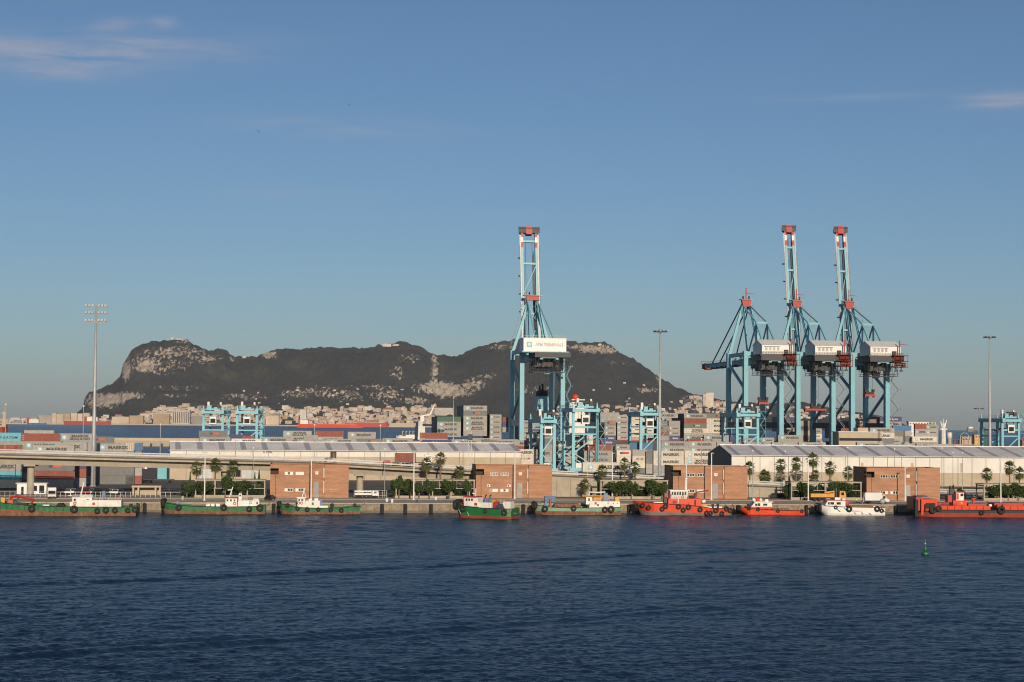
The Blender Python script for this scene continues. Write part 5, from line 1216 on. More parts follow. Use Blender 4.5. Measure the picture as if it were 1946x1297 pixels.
def tree_crown(seed, n=3600, pointed=False):
    r = np.random.RandomState(seed); b = MB(); cl = []
    for i in range(15):
        v = r.normal(size=3); v /= np.linalg.norm(v); cl.append((v * np.array([.62, .62, .55]) * r.uniform(.3, 1), r.uniform(.28, .5)))
    for i in range(n):
        if pointed:
            z = r.rand() ** 1.4; rad = (.5 * (1 - z) + .04) * r.uniform(.5, 1.05); a = r.uniform(0, 6.28); c = np.array([rad * math.cos(a), rad * math.sin(a), z * 2 - 1])
        else:
            q, cr = cl[r.randint(15)]; v = r.normal(size=3); v /= np.linalg.norm(v); c = q + v * cr * r.uniform(.6, 1.05)
        s = r.uniform(.055, .105); u = r.normal(size=3); u /= np.linalg.norm(u); w = np.cross(u, r.normal(size=3)); w /= np.linalg.norm(w)
        b.add([c - u * s, c + w * s * .6, c + u * s, c - w * s * .6], [(0, 1, 2, 3)])
    return b.mesh('crown', 'tree_leaf')
CROWNS = [tree_crown(s) for s in (1, 2, 3)]; CONE = tree_crown(9, 2200, True)
def tree(P, h, w, i, label, group, cone=False, m='tree_leaf', low=False):
    t = thing('tree', label, 'tree', P, 0, group); b = MB(); hc = h * (.5 if cone else .62 if not low else .5)
    b.tube([(0, 0, 0), (.1, .05, hc * .6), (.05, 0, hc)], [.2, .16, .08], 6)
    for k in range(4): a = k * 1.7; b.tube([(.08, 0, hc * .6), (math.cos(a) * w * .25, math.sin(a) * w * .25, hc * 1.1)], [.09, .04], 5)
    b.build('trunk', 'trunk', t)
    o = link('crown', CONE if cone else CROWNS[i % 3], t); omat(o, m); hz = h * (.5 if cone or low else .42); o.location = (0, 0, h - hz); o.scale = (w / 2 * (1.6 if cone else 1.0), w / 2 * (1.6 if cone else 1), hz); o.rotation_euler[2] = random.uniform(0, 6.28)
def trees(lst, w0, name, group):
    for i, (px, yt, wid, kind) in enumerate(sorted(lst)):
        P = QUAY.at(px, w0 - ((4.6 if kind == 't' else 1.2 if kind == 'h' else 0) if w0 < 60 else 0) + random.uniform(-.6, .6), 5); h = W(px, yt, P.y).z - GZ; s = FPX / P.y
        kd = {'c': 'pointed cypress', 't': 'round leafy tree', 'h': 'dense dark shrub'}[kind]
        tree((P.x, P.y, GZ), h * random.uniform(.97, 1.05), wid / s * (1.35 if kind != 'c' else 1.1), i, '%s %s, %s from the left' % (kd, name, ordinal(i)), group, kind == 'c', 'hedge_leaf' if kind == 'h' else 'tree_leaf', kind == 'h')
trees([(355, 914, 20, 't'), (361, 900, 9, 'c'), (385, 908, 32, 't'), (398, 925, 22, 'h'), (428, 898, 24, 't'), (431, 895, 10, 'c'), (458, 906, 32, 't'), (480, 918, 24, 'h'), (492, 893, 12, 'c'), (484, 899, 9, 'c'), (442, 926, 24, 'h'), (412, 930, 26, 'h'), (497, 922, 18, 'h')], 33, 'at the left pergola', 'trees at the left pergola')
trees([(749, 908, 15, 'h'), (758, 900, 20, 't'), (779, 906, 26, 't'), (796, 915, 22, 't'), (816, 906, 20, 't'), (845, 915, 26, 'h'), (853, 906, 28, 't'), (870, 918, 22, 'h'), (888, 908, 16, 't'), (830, 925, 26, 'h'), (768, 922, 26, 'h')], 33.5, 'at the middle pergola', 'trees at the middle pergola')
trees([(1138, 905, 10, 'c'), (1156, 910, 18, 'h'), (1172, 908, 34, 't'), (1200, 908, 22, 't'), (1222, 918, 26, 'h'), (1240, 907, 34, 't'), (1258, 912, 20, 't'), (1216, 928, 26, 'h'), (1252, 926, 24, 'h')], 33.5, 'left of the third brick building', 'trees at the third pergola')
trees([(1500, 907, 15, 'c'), (1497, 914, 14, 'h'), (1529, 912, 30, 't'), (1545, 920, 28, 'h'), (1561, 915, 22, 'h'), (1585, 912, 26, 't'), (1602, 909, 34, 't'), (1622, 916, 24, 'h'), (1520, 926, 26, 'h'), (1580, 928, 26, 'h')], 32, 'left of the fourth brick building', 'trees at the fourth pergola')
trees([(1885, 918, 18, 'h'), (1896, 914, 30, 't'), (1916, 918, 24, 't'), (1935, 914, 28, 't'), (1909, 928, 26, 'h'), (1944, 920, 26, 'h'), (1812, 922, 9, 'c'), (1826, 923, 18, 'h')], 31, 'at the right end', 'trees at the right pergola')
trees([(1172, 893, 14, 'h'), (1408, 909, 14, 'h'), (1478, 905, 16, 'h'), (1535, 909, 26, 'h')], 70, 'on the bank above the ramp', 'shrubs above the ramp')
def hedge(pa, pb, w, h, label):
    ua, ub = QUAY.upx(pa, w, 4), QUAY.upx(pb, w, 4); L = ub - ua; t = thing('hedge', label, 'hedge', (QUAY.o.x, QUAY.o.y, GZ), QUAY.a); b = MB(); r = np.random.RandomState(int(pa))
    for i in range(int(L * 85)):
        x = ua + r.rand() * L; top = h * (.8 + .2 * math.sin(x * 1.3) + .12 * math.sin(x * 3.1)); c = np.array([x, w + r.uniform(-.7, .9), top * r.rand() ** .7]); s_ = r.uniform(.14, .28)
        u = r.normal(size=3); u /= np.linalg.norm(u); v = np.cross(u, r.normal(size=3)); v /= np.linalg.norm(v); b.add([c - u * s_, c + v * s_ * .6, c + u * s_, c - v * s_ * .6], [(0, 1, 2, 3)])
    b.build('foliage', 'hedge_leaf', t)
    b = MB()
    for x in np.arange(ua + .4, ub, 1.1): b.tube([(x, w, 0), (x + .1, w + .1, h * .7)], [.06, .03], 5)
    b.build('stems', 'trunk', t)['kind'] = 'stuff'
hedge(344, 506, 35, 3.9, 'tall dark hedge inside the left pergola')
hedge(744, 902, 34.5, 4.0, 'tall dark hedge inside the long middle pergola')
hedge(1140, 1270, 34.5, 3.9, 'tall dark hedge inside the pergola behind the pale green barge')
hedge(1494, 1640, 33, 3.9, 'tall dark hedge inside the pergola behind the orange lorry')
hedge(1872, 1970, 32, 3.8, 'tall dark hedge inside the pergola at the right end')
def pergola(pxs, w, ytop, ybot, label):
    u = [QUAY.upx(p, w, 5) for p in pxs]; t = thing('pergola', label, 'pergola', (QUAY.o.x, QUAY.o.y, GZ), QUAY.a, 'concrete frame pergolas'); P = QUAY.P(u[0], w); h = W(pxs[0], ytop, P.y).z - GZ
    for uu in u:
        b = MB(); b.box(uu - .17, uu + .17, w - .17, w + .17, 0, h - .002); b.build('post', 'concrete', t)
        b = MB(); b.box(uu - .15, uu + .15, w + 5.8, w + 6.1, 0, h - .002); b.build('post', 'brown_dark', t)  # rear posts painted dark brown, standing for the shade under the trees
        b = MB(); b.box(uu - .12, uu + .12, w + .2, w + 6.1, h - .4, h - .05); b.build('rafter', 'concrete', t)
    b = MB(); b.box(u[0] - .25, u[-1] + .25, w - .2, w + .2, h, h + .38); b.build('beam', 'concrete', t)
    b = MB(); b.box(u[0] - .25, u[-1] + .25, w + 5.8, w + 6.15, h, h + .34); b.build('beam', 'brown_dark', t)  # rear beam in the same dark tone, shade put into its colour
    b = MB(); b.box(u[0] + .2, u[-1] - .2, w - .05, w + .05, h * .55, h * .55 + .12); b.build('mid_rail', 'galv', t)
    b = MB()
    n = max(2, int((u[-1] - u[0]) / 2.4))
    for i in range(1, n): x = u[0] + (u[-1] - u[0]) * i / n; b.box(x - .04, x + .04, w - .04, w + .04, h * .55, h)
    b.build('uprights', 'galv', t)['kind'] = 'stuff'
    b = MB(); b.box(u[0] - .3, u[-1] + .3, w - .45, w - .2, 0, .75); b.build('planter_wall', 'concrete', t)
    return t
pergola((372, 408, 440, 470, 503), 30, 914, 946, 'concrete pergola frame with dark trees left of first brick building')
pergola((753, 788, 822, 857, 892, 901), 30, 914, 946, 'long concrete pergola frame between the first two brick buildings')
pergola((1142, 1170, 1202, 1234, 1268), 30, 915, 947, 'concrete pergola frame left of the third brick building')
pergola((1504, 1535, 1568, 1602, 1636), 28, 918, 951, 'concrete pergola frame left of the fourth brick building')
pergola((1870, 1902, 1935, 1968), 27, 922, 954, 'concrete pergola frame at the right end of the quay')

# ================================================================== VEHICLES
for nm, c in (('silver', (.42, .44, .45)), ('car_red', (.38, .02, .02)), ('car_black', (.012, .012, .014)), ('car_white', (.72, .72, .7)), ('car_blue', (.1, .38, .48)), ('car_navy', (.02, .03, .07))):
    pmat('paint_' + nm, c, .25, var=.06)
CARM = {}
def car_parts():
    if CARM: return CARM
    L = 4.2; b = MB()
    low = [(-2.1, .35), (2.1, .35), (2.12, .7), (1.95, .86), (.95, .95), (-1.75, .95), (-2.08, .8)]
    b.prism(low, -.86, .86); CARM['body'] = b.mesh('car_body', 'paint_silver')
    b = MB(); b.hexa([(-1.7, -.8, .95), (1.0, -.8, .95), (1.0, .8, .95), (-1.7, .8, .95), (-1.15, -.62, 1.44), (.25, -.62, 1.44), (.25, .62, 1.44), (-1.15, .62, 1.44)]); CARM['cabin'] = b.mesh('cabin_glass', 'window')
    b = MB(); b.box(-1.2, .3, -.64, .64, 1.43, 1.48); b.bar((-1.7, -.8, .96), (-1.15, -.63, 1.45), .1); b.bar((1.0, -.8, .96), (.25, -.63, 1.45), .08); b.bar((-.4, -.8, .96), (-.4, -.63, 1.45), .09); CARM['roof'] = b.mesh('roof', 'paint_silver')
    b = MB(); b.torus((0, 0, 0), .23, .1, 'y', 12, 6); b.tube([(0, -.07, 0), (0, .07, 0)], .16, 8); CARM['wheel'] = b.mesh('wheel', 'black_rubber')
    b = MB(); b.box(2.05, 2.13, -.75, -.45, .62, .76); b.box(2.05, 2.13, .45, .75, .62, .76); CARM['lights'] = b.mesh('headlights', 'clean_white')
    return CARM
def car(P, rz, m, label, group=None, name='parked_car'):
    c = car_parts(); o = link(name, c['body']); omat(o, m); o.location = P; o.rotation_euler[2] = rz; tag(o, label, 'car', group)
    link('cabin_glass', c['cabin'], o); omat(link('roof', c['roof'], o), m); link('headlights', c['lights'], o)
    for x in (-1.3, 1.3):
        for y in (-.8, .8): link('wheel', c['wheel'], o).location = (x, y, .33)
def vpos(px, lane): u = QUAY.upx(px, VW + lane, 12); P = QUAY.P(u, VW + lane); return Vector((P.x, P.y, vz(u) - 1.04)), u
sl = math.atan(-.045)
for px, lane, m, lab, nm in ((627, 3.2, 'paint_silver', 'silver car driving on the viaduct above the first brick building', 'silver_car'), (738, 7.5, 'paint_car_red', 'dark red car on the viaduct behind the red container truck', 'red_car'), (826, 3.0, 'paint_car_blue', 'light blue car on the viaduct right of the container truck', 'blue_car')):
    P, u = vpos(px, lane); car(P, QUAY.a, m, lab, None, 'driving_car')
def wheels(t, xs, y=.95, r=.48):
    for x in xs:
        for s in (-1, 1):
            b = MB(); b.torus((x, s * y, r), r * .68, r * .32, 'y', 12, 6); b.tube([(x, s * y - .12, r), (x, s * y + .12, r)], r * .45, 8); b.build('wheel', 'black_rubber', t)
def tractor(t, x0, m):
    """cab whose rear is at x0, facing +x"""
    b = MB(); b.prism([(x0, 1.0), (x0 + 2.2, 1.0), (x0 + 2.25, 2.0), (x0 + 2.0, 3.2), (x0 + .2, 3.4), (x0, 3.2)], -1.2, 1.2); c = b.build('cab', m, t)
    b = MB(); b.hexa([(x0 + 2.2, -1.05, 2.05), (x0 + 2.28, -1.05, 2.05), (x0 + 2.28, 1.05, 2.05), (x0 + 2.2, 1.05, 2.05), (x0 + 2.0, -1.0, 3.0), (x0 + 2.08, -1.0, 3.0), (x0 + 2.08, 1.0, 3.0), (x0 + 2.0, 1.0, 3.0)]); b.box(x0 + .9, x0 + 1.9, -1.22, -1.2, 2.1, 2.9); b.build('cab_window', 'window', c)
# red container truck
P, u = vpos(748.5, 4.0); t = thing('container_truck', 'container truck carrying a short dark red box on the viaduct', 'truck', P, QUAY.a)
b = MB(); b.box(-.2, 8.5, -.4, .4, .9, 1.2); b.build('chassis', 'dark_steel', t); tractor(t, 8.8, 'paint_car_white'); wheels(t, (1.2, 2.5, 3.8, 7.6, 10.2))
cx = P + Vector((math.cos(QUAY.a) * 3.3, math.sin(QUAY.a) * 3.3, 1.21)); container(cx, QUAY.a, 'R', 6.06, 2.59, 'loaded on the truck on the viaduct', 'box on the viaduct truck')
# white trailer with the big lettering
P, u = vpos(1106, 5.5); t = thing('container_trailer', 'long road trailer under a big white lettered box on the ramp', 'truck', P, QUAY.a)
b = MB(); b.box(0, 13.6, -.45, .45, .95, 1.25); b.build('chassis', 'dark_steel', t); wheels(t, (1.5, 2.8, 4.1, 11.5, 12.8)); tractor(t, 14.2, 'paint_car_white')
cx = P + Vector((math.cos(QUAY.a) * 6.9, math.sin(QUAY.a) * 6.9, 1.26)); container(cx, QUAY.a, 'W', 13.7, 2.75, 'big and near, on the road trailer', 'box on the ramp trailer')
# parked cars
PC = [(513.5, 950.5, 'paint_car_black', R(75), 'black car parked at the left corner of the first brick building')]
for px, py, m, rz, lab in PC:
    D = 21.5 * FPX / (py - eye_y(px)); car((XD(px, D, GZ), D, GZ + .01), rz, m, lab)
cols = ['paint_car_black', 'paint_silver', 'paint_car_red', 'paint_car_navy', 'paint_car_white', 'paint_car_black']; cn = {'paint_car_black': 'black', 'paint_silver': 'silver', 'paint_car_red': 'red', 'paint_car_navy': 'dark blue', 'paint_car_white': 'white'}
for i, px in enumerate(list(range(112, 236, 9)) + [312, 324, 336]):
    m = cols[(i * 5 + i // 3) % 6] if px not in (162, 172, 324) else 'paint_car_red'
    if px > 300: m = 'paint_car_red' if px == 324 else 'paint_car_black'
    P = QUAY.at(px, 51 + (i % 2) * 1.0, 3); car((P.x, P.y, GZ + .01), QUAY.a + R(90 if px < 300 else 3) + random.uniform(-.1, .1), m, '%s car parked in the shade under the viaduct, %s from the left' % (cn[m], ordinal(i)), 'cars parked under the viaduct')
for i, (px, w_, m) in enumerate(((1475, 38, 'paint_car_black'), (1487, 39, 'paint_car_black'), (1774, 35, 'paint_car_black'), (1796, 35.5, 'paint_car_black'), (1838, 36, 'paint_car_navy'), (1852, 37, 'paint_silver'))):
    P = QUAY.at(px, w_, 3); car((P.x, P.y, GZ + .01), QUAY.a + random.uniform(-.1, .1), m, '%s car parked by the ramp wall, %s from the left' % (cn[m], ordinal(i)), 'cars parked by the ramp wall')
def on_quay(px, py): D = 21.5 * FPX / (py - eye_y(px)); return Vector((XD(px, D, GZ), D, GZ + .01))
# camper van facing the camera
t = thing('camper_van', 'white camper van facing the water on the left road', 'van', on_quay(98, 947), QUAY.a - R(80))
b = MB(); b.prism([(-2.9, .45), (2.6, .45), (2.75, 1.1), (2.2, 1.35), (1.7, 2.0), (2.3, 2.15), (2.3, 2.95), (-2.9, 2.95)], -1.1, 1.1); b.build('body', 'paint_car_white', t)
b = MB(); b.hexa([(2.23, -.95, 1.33), (2.28, -.95, 1.33), (2.28, .95, 1.33), (2.23, .95, 1.33), (1.76, -.9, 1.98), (1.81, -.9, 1.98), (1.81, .9, 1.98), (1.76, .9, 1.98)]); b.build('windscreen', 'window', t); wheels(t, (-1.8, 1.9), .95, .36)
b = MB(); b.box(2.7, 2.8, -.9, .9, .4, .62); b.build('bumper', 'dark_steel', t)
b = MB(); b.tube([(-1, 0, 2.95), (1.5, 0, 2.95)], .25, 6); b.build('roof_box', 'dark_steel', t)
# white dropside lorry
t = thing('flatbed_lorry', 'white dropside lorry parked right of the first brick building', 'lorry', on_quay(674, 946.5), QUAY.a)
b = MB(); b.box(0, 6.6, -.4, .4, .65, .9); b.build('chassis', 'dark_steel', t)
b = MB(); b.box(0, 4.7, -1.1, 1.1, .9, 1.0); b.box(0, 4.7, -1.12, -1.06, 1.0, 1.45); b.box(0, 4.7, 1.06, 1.12, 1.0, 1.45); b.box(0, .06, -1.1, 1.1, 1.0, 1.9)
for x in (0, 1.2, 2.4, 3.6, 4.65): b.box(x, x + .06, -1.12, -1.06, 1.45, 2.1)
b.box(0, 4.7, -1.12, -1.06, 1.75, 2.1); b.box(4.64, 4.7, -1.1, 1.1, 1, 2.2); b.build('load_bed', 'paint_car_white', t)
b = MB(); b.prism([(4.85, .7), (6.6, .7), (6.65, 1.3), (6.3, 2.1), (4.9, 2.15)], -1.0, 1.0); c = b.build('cab', 'paint_car_white', t)
b = MB(); b.box(5.3, 6.1, -1.03, -1.0, 1.35, 1.95); b.hexa([(6.62, -.9, 1.35), (6.68, -.9, 1.35), (6.68, .9, 1.35), (6.62, .9, 1.35), (6.31, -.85, 2.02), (6.37, -.85, 2.02), (6.37, .85, 2.02), (6.31, .85, 2.02)]); b.build('cab_window', 'window', c); wheels(t, (1.2, 5.7), .9, .42)
# white box truck
t = thing('box_truck', 'white box truck with tail lift down on the quay at the right', 'truck', on_quay(1642, 957), QUAY.a)
b = MB(); b.box(0, 4.7, -1.1, 1.1, .9, 3.05); bx = b.build('box_body', 'paint_car_white', t)
b = MB(); b.box(0, 6.5, -.4, .4, .55, .85); b.build('chassis', 'dark_steel', t)
b = MB(); b.prism([(4.75, .55), (6.75, .55), (6.85, 1.15), (6.2, 1.4), (5.6, 2.25), (4.8, 2.3)], -1.0, 1.0); c = b.build('cab', 'paint_car_white', t)
b = MB(); b.box(5.0, 5.7, -1.03, -1.0, 1.4, 2.1); b.hexa([(6.2, -.9, 1.42), (6.26, -.9, 1.42), (6.26, .9, 1.42), (6.2, .9, 1.42), (5.62, -.85, 2.2), (5.68, -.85, 2.2), (5.68, .85, 2.2), (5.62, .85, 2.2)]); b.build('cab_window', 'window', c); wheels(t, (1.3, 5.6), .9, .4)
b = MB(); b.bar((-.1, 0, .95), (-.9, 0, .1), 2.0, .08); b.bar((-.2, -.9, 2.6), (-.5, -.9, .6), .12); b.build('tail_lift', 'galv', t)
# orange crane lorry behind the white boat
t = thing('crane_lorry', 'long orange lorry on the quay behind the white boat', 'lorry', on_quay(1539, 952), QUAY.a)
b = MB(); b.box(0, 10.2, -.4, .4, .8, 1.1); b.build('chassis', 'dark_steel', t)
b = MB(); b.box(0, 6.6, -1.2, 1.2, 1.1, 2.1)
for x in np.arange(.3, 6.6, .9): b.box(x, x + .1, -1.25, -1.2, 1.1, 2.1)
b.build('load_bed', 'yellow', t)
b = MB(); b.bar((6.9, 0, 1.1), (6.9, 0, 2.9), .3); b.bar((6.9, 0, 2.7), (4.6, 0, 2.5), .28); b.bar((4.6, 0, 2.4), (6.7, 0, 2.2), .2); b.build('loader_crane', 'yellow', t)
b = MB(); b.prism([(8.2, .8), (10.1, .8), (10.15, 1.6), (9.8, 2.8), (8.3, 2.9)], -1.15, 1.15); c = b.build('cab', 'yellow', t)
b = MB(); b.box(8.7, 9.5, -1.18, -1.15, 1.7, 2.5); b.build('cab_window', 'window', c); wheels(t, (1.2, 2.5, 8.9), 1.0, .48)
# quay clutter: kiosk, shelter, fence, bins, skip, tank
P = QUAY.at(32, 49, 4); t = thing('kiosk', 'white kiosk with dark openings beside the viaduct pier', 'kiosk', (P.x, P.y, GZ), QUAY.a)
b = MB(); wall_with_holes(b, 0, 8.2, 0, 0, 3.0, [(1.2, 1.9, .0, 2.1), (4.6, 5.6, .9, 2.4), (6.2, 7.6, .3, 2.5)], .2); b.box(0, 8.2, .2, 3, 0, 2.99); b.build('wall', 'clean_white', t)
b = MB(); b.box(-.3, 8.5, -.5, 3.3, 3.0, 3.2); b.build('roof', 'clean_white', t)
b = MB(); b.box(1.2, 1.9, .15, .19, 0, 2.1); b.build('door', 'window', t); b = MB(); b.box(4.6, 5.6, .15, .19, .9, 2.4); b.build('window', 'window', t); b = MB(); b.box(6.2, 7.6, .15, .19, .3, 2.5); b.build('window', 'window', t)
P = QUAY.at(250, 44, 3); t = thing('bus_shelter', 'low beige concrete shelter with a vehicle bay under the viaduct', 'shelter', (P.x, P.y, GZ), QUAY.a)
b = MB(); b.box(0, 8.2, 0, 3.5, 2.2, 2.7); b.build('roof', 'beige_wall', t)
for x in (.2, 1.6, 6.4, 7.6): b = MB(); b.box(x, x + .5, .1, 3.3, 0, 2.2); b.build('pillar', 'beige_wall', t)
b = MB(); b.box(.7, 7.6, 3.0, 3.3, 0, 2.2); b.build('rear_wall', 'beige_wall', t)
fn = thing('road_fence', 'low grey metal fence along the far side of the quay road', 'fence', (QUAY.o.x, QUAY.o.y, GZ), QUAY.a)
pm = MB(); pm.box(-.05, .05, 29.95, 30.05, 0, 1.5); fm = pm.mesh('fence_post', 'galv')
u0, u1 = QUAY.upx(-10, 30, 3), QUAY.upx(342, 30, 3)
for i in range(int((u1 - u0) / 1.35)): link('fence_post', fm, fn).location = (u0 + i * 1.35 * 2 / 2, 0, 0)
b = MB()
for z in (.4, 1.4): b.box(u0, u1, 29.97, 30.03, z, z + .06)
b.build('fence_rails', 'galv', fn)['kind'] = 'stuff'
b = MB(); ua, ub = QUAY.upx(673, 36, 3), QUAY.upx(735, 36, 3); b2 = thing('yard_fence', 'grey rail fence behind the white dropside lorry', 'fence', (QUAY.o.x, QUAY.o.y, GZ), QUAY.a)
for i in range(9): x = ua + (ub - ua) * i / 8; b.box(x - .05, x + .05, 35.95, 36.05, 0, 2.0)
for z in (.5, 1.2, 1.9): b.box(ua, ub, 35.97, 36.03, z, z + .06)
b.build('railing', 'galv', b2)
t = thing('blue_skip', 'blue steel box standing on the quay behind the pale green barge', 'skip', on_quay(1036, 955), QUAY.a)
b = MB(); b.box(0, 2.7, 0, 1.6, .1, 1.7, -.1); b.build('body', 'blue_paint', t); b = MB()
for x in (.1, .9, 1.7, 2.5): b.box(x, x + .1, -.08, 0, .1, 1.65)
b.build('ribs', 'blue_paint', t)
for px, py, m, lab in ((1375 - 0, 0, 0, 0),)[:0]: pass
t = thing('water_tank', 'round grey tank beside the cab of the white box truck', 'tank', on_quay(1677, 957.5), QUAY.a); b = MB(); b.lathe((0, 0, 0), [(.3, 0), (.75, .3), (.8, .8), (.6, 1.2), (.2, 1.35)], 12); b.build('body', 'galv', t, True)
b = MB(); b.tube([(0, 0, 1.3), (0, 0, 1.5)], .2, 8); b.build('cap', 'dark_steel', t)
for i, (px, py) in enumerate(((347, 950), (828, 950), (735, 953.5), (745, 955), (850, 949))):
    t = thing('waste_bin', 'small waste bin on the quay edge, %s from the left' % ordinal(i), 'bin', on_quay(px, py), 0, 'bins along the quay'); b = MB(); b.lathe((0, 0, 0), [(.32, 0), (.4, .9)], 8); b.build('body', ['beige_wall', 'clean_white', 'clean_white', 'clean_white', 'dark_steel'][i], t); b = MB(); b.lathe((0, 0, .9), [(.42, 0), (.42, .08), (.2, .2)], 8); b.build('lid', 'galv', t)
# yard barriers and small blue store under the viaduct
for i, (px, py, m) in enumerate(((193, 905, 0), (198, 904, 0), (216, 900, 0), (243, 897, 0), (250, 896, 0), (256, 895, 0), (268, 890, 0), (275, 891, 0))):
    D = 21.5 * FPX / (py - eye_y(px)); t = thing('water_barrier', 'red and white traffic barrier in the yard under the viaduct, %s from the left' % ordinal(i), 'barrier', (XD(px, D, GZ), D, GZ), random.uniform(-.4, .4), 'red and white barriers in the yard')
    b = MB(); b.prismx([(-.35, 0), (.35, 0), (.12, 1.2), (-.12, 1.2)], -1.0, 0); b.build('red_half', 'red', t); b = MB(); b.prismx([(-.35, 0), (.35, 0), (.12, 1.2), (-.12, 1.2)], .003, 1.0); b.build('white_half', 'clean_white', t)
t = thing('blue_store', 'light blue metal store at the left end of the left warehouse', 'store', (XD(299, 640, GZ), 640, GZ), 0); b = MB(); b.box(0, 3.3, 0, 4, 0, 4.6); b.build('wall', 'rtg_blue', t); b = MB(); b.box(-.1, 3.4, -.1, 4.1, 4.6, 4.75); b.build('roof', 'galv', t)
# long dark parked trailers that shade the yard edge
for i, (px, D) in enumerate(((222, 600), (262, 602), (302, 604))):
    t = thing('low_trailer', 'dark empty container trailer in the yard under the viaduct, %s from the left' % ordinal(i), 'trailer', (XD(px, D, GZ), D, GZ), .06, 'empty trailers in the yard')
    b = MB(); b.box(-5, 5, -1.1, 1.1, 1.1, 1.4); b.build('bed', 'car_navy' if False else 'navy_steel', t); wheels(t, (-4, -2.8, 3.6), 1.0, .48)
# people
def person(P, rz, torso, legs, label, seated=False):
    me = bpy.data.meshes.new('person')
    if not seated:
        V = [(0, 0, .95), (0, 0, 1.2), (0, 0, 1.42), (0, 0, 1.55), (0, 0, 1.7), (.19, 0, 1.4), (.26, -.05, 1.12), (.22, -.2, .92), (-.19, 0, 1.4), (-.27, 0, 1.12), (-.28, -.08, .86), (.1, 0, .88), (.13, -.05, .48), (.14, 0, .08), (.14, -.16, .04), (-.1, 0, .88), (-.13, .05, .48), (-.15, .1, .08), (-.15, -.06, .04)]
    else:
        V = [(0, 0, .5), (0, .02, .75), (0, .0, .98), (0, -.02, 1.1), (0, -.04, 1.25), (.19, 0, .95), (.26, -.1, .7), (.15, -.3, .6), (-.19, 0, .95), (-.26, -.1, .7), (-.15, -.3, .6), (.1, -.05, .48), (.14, -.42, .5), (.14, -.45, .1), (.14, -.6, .05), (-.1, -.05, .48), (-.14, -.42, .5), (-.14, -.45, .1), (-.14, -.6, .05)]
    E = [(0, 1), (1, 2), (2, 3), (3, 4), (2, 5), (5, 6), (6, 7), (2, 8), (8, 9), (9, 10), (0, 11), (11, 12), (12, 13), (13, 14), (0, 15), (15, 16), (16, 17), (17, 18)]
    RD = [.15, .15, .16, .06, .1, .075, .055, .045, .075, .055, .045, .1, .07, .05, .045, .1, .07, .05, .045]
    me.from_pydata(V, E, []); o = link('person_source', me); md = o.modifiers.new('skin', 'SKIN'); sv = me.skin_vertices[0].data
    for i, r in enumerate(RD): sv[i].radius = (r, r)
    sv[0].use_root = True; ss = o.modifiers.new('sub', 'SUBSURF'); ss.levels = 1; ss.render_levels = 1
    bpy.context.view_layer.update(); m2 = bpy.data.meshes.new_from_object(o.evaluated_get(bpy.context.evaluated_depsgraph_get())); bpy.data.objects.remove(o)
    m2.materials.clear()
    for m in (legs, torso, 'skin'): m2.materials.append(MATS[m])
    hz = 1.5 if not seated else 1.06; wz = .92 if not seated else .58
    for p in m2.polygons: z = p.center.z; p.material_index = 2 if z > hz else 1 if z > wz else 0; p.use_smooth = True
    q = link('person', m2); q.location = P; q.rotation_euler[2] = rz; return tag(q, label, 'person')
person(on_quay(1628, 957.5), .3, 'hi_vis', 'denim', 'person in yellow hi-vis vest standing left of the white box truck')
person(on_quay(792, 955), .2, 'blue_paint', 'denim', 'person in blue sitting by the second quay lamp post', True)

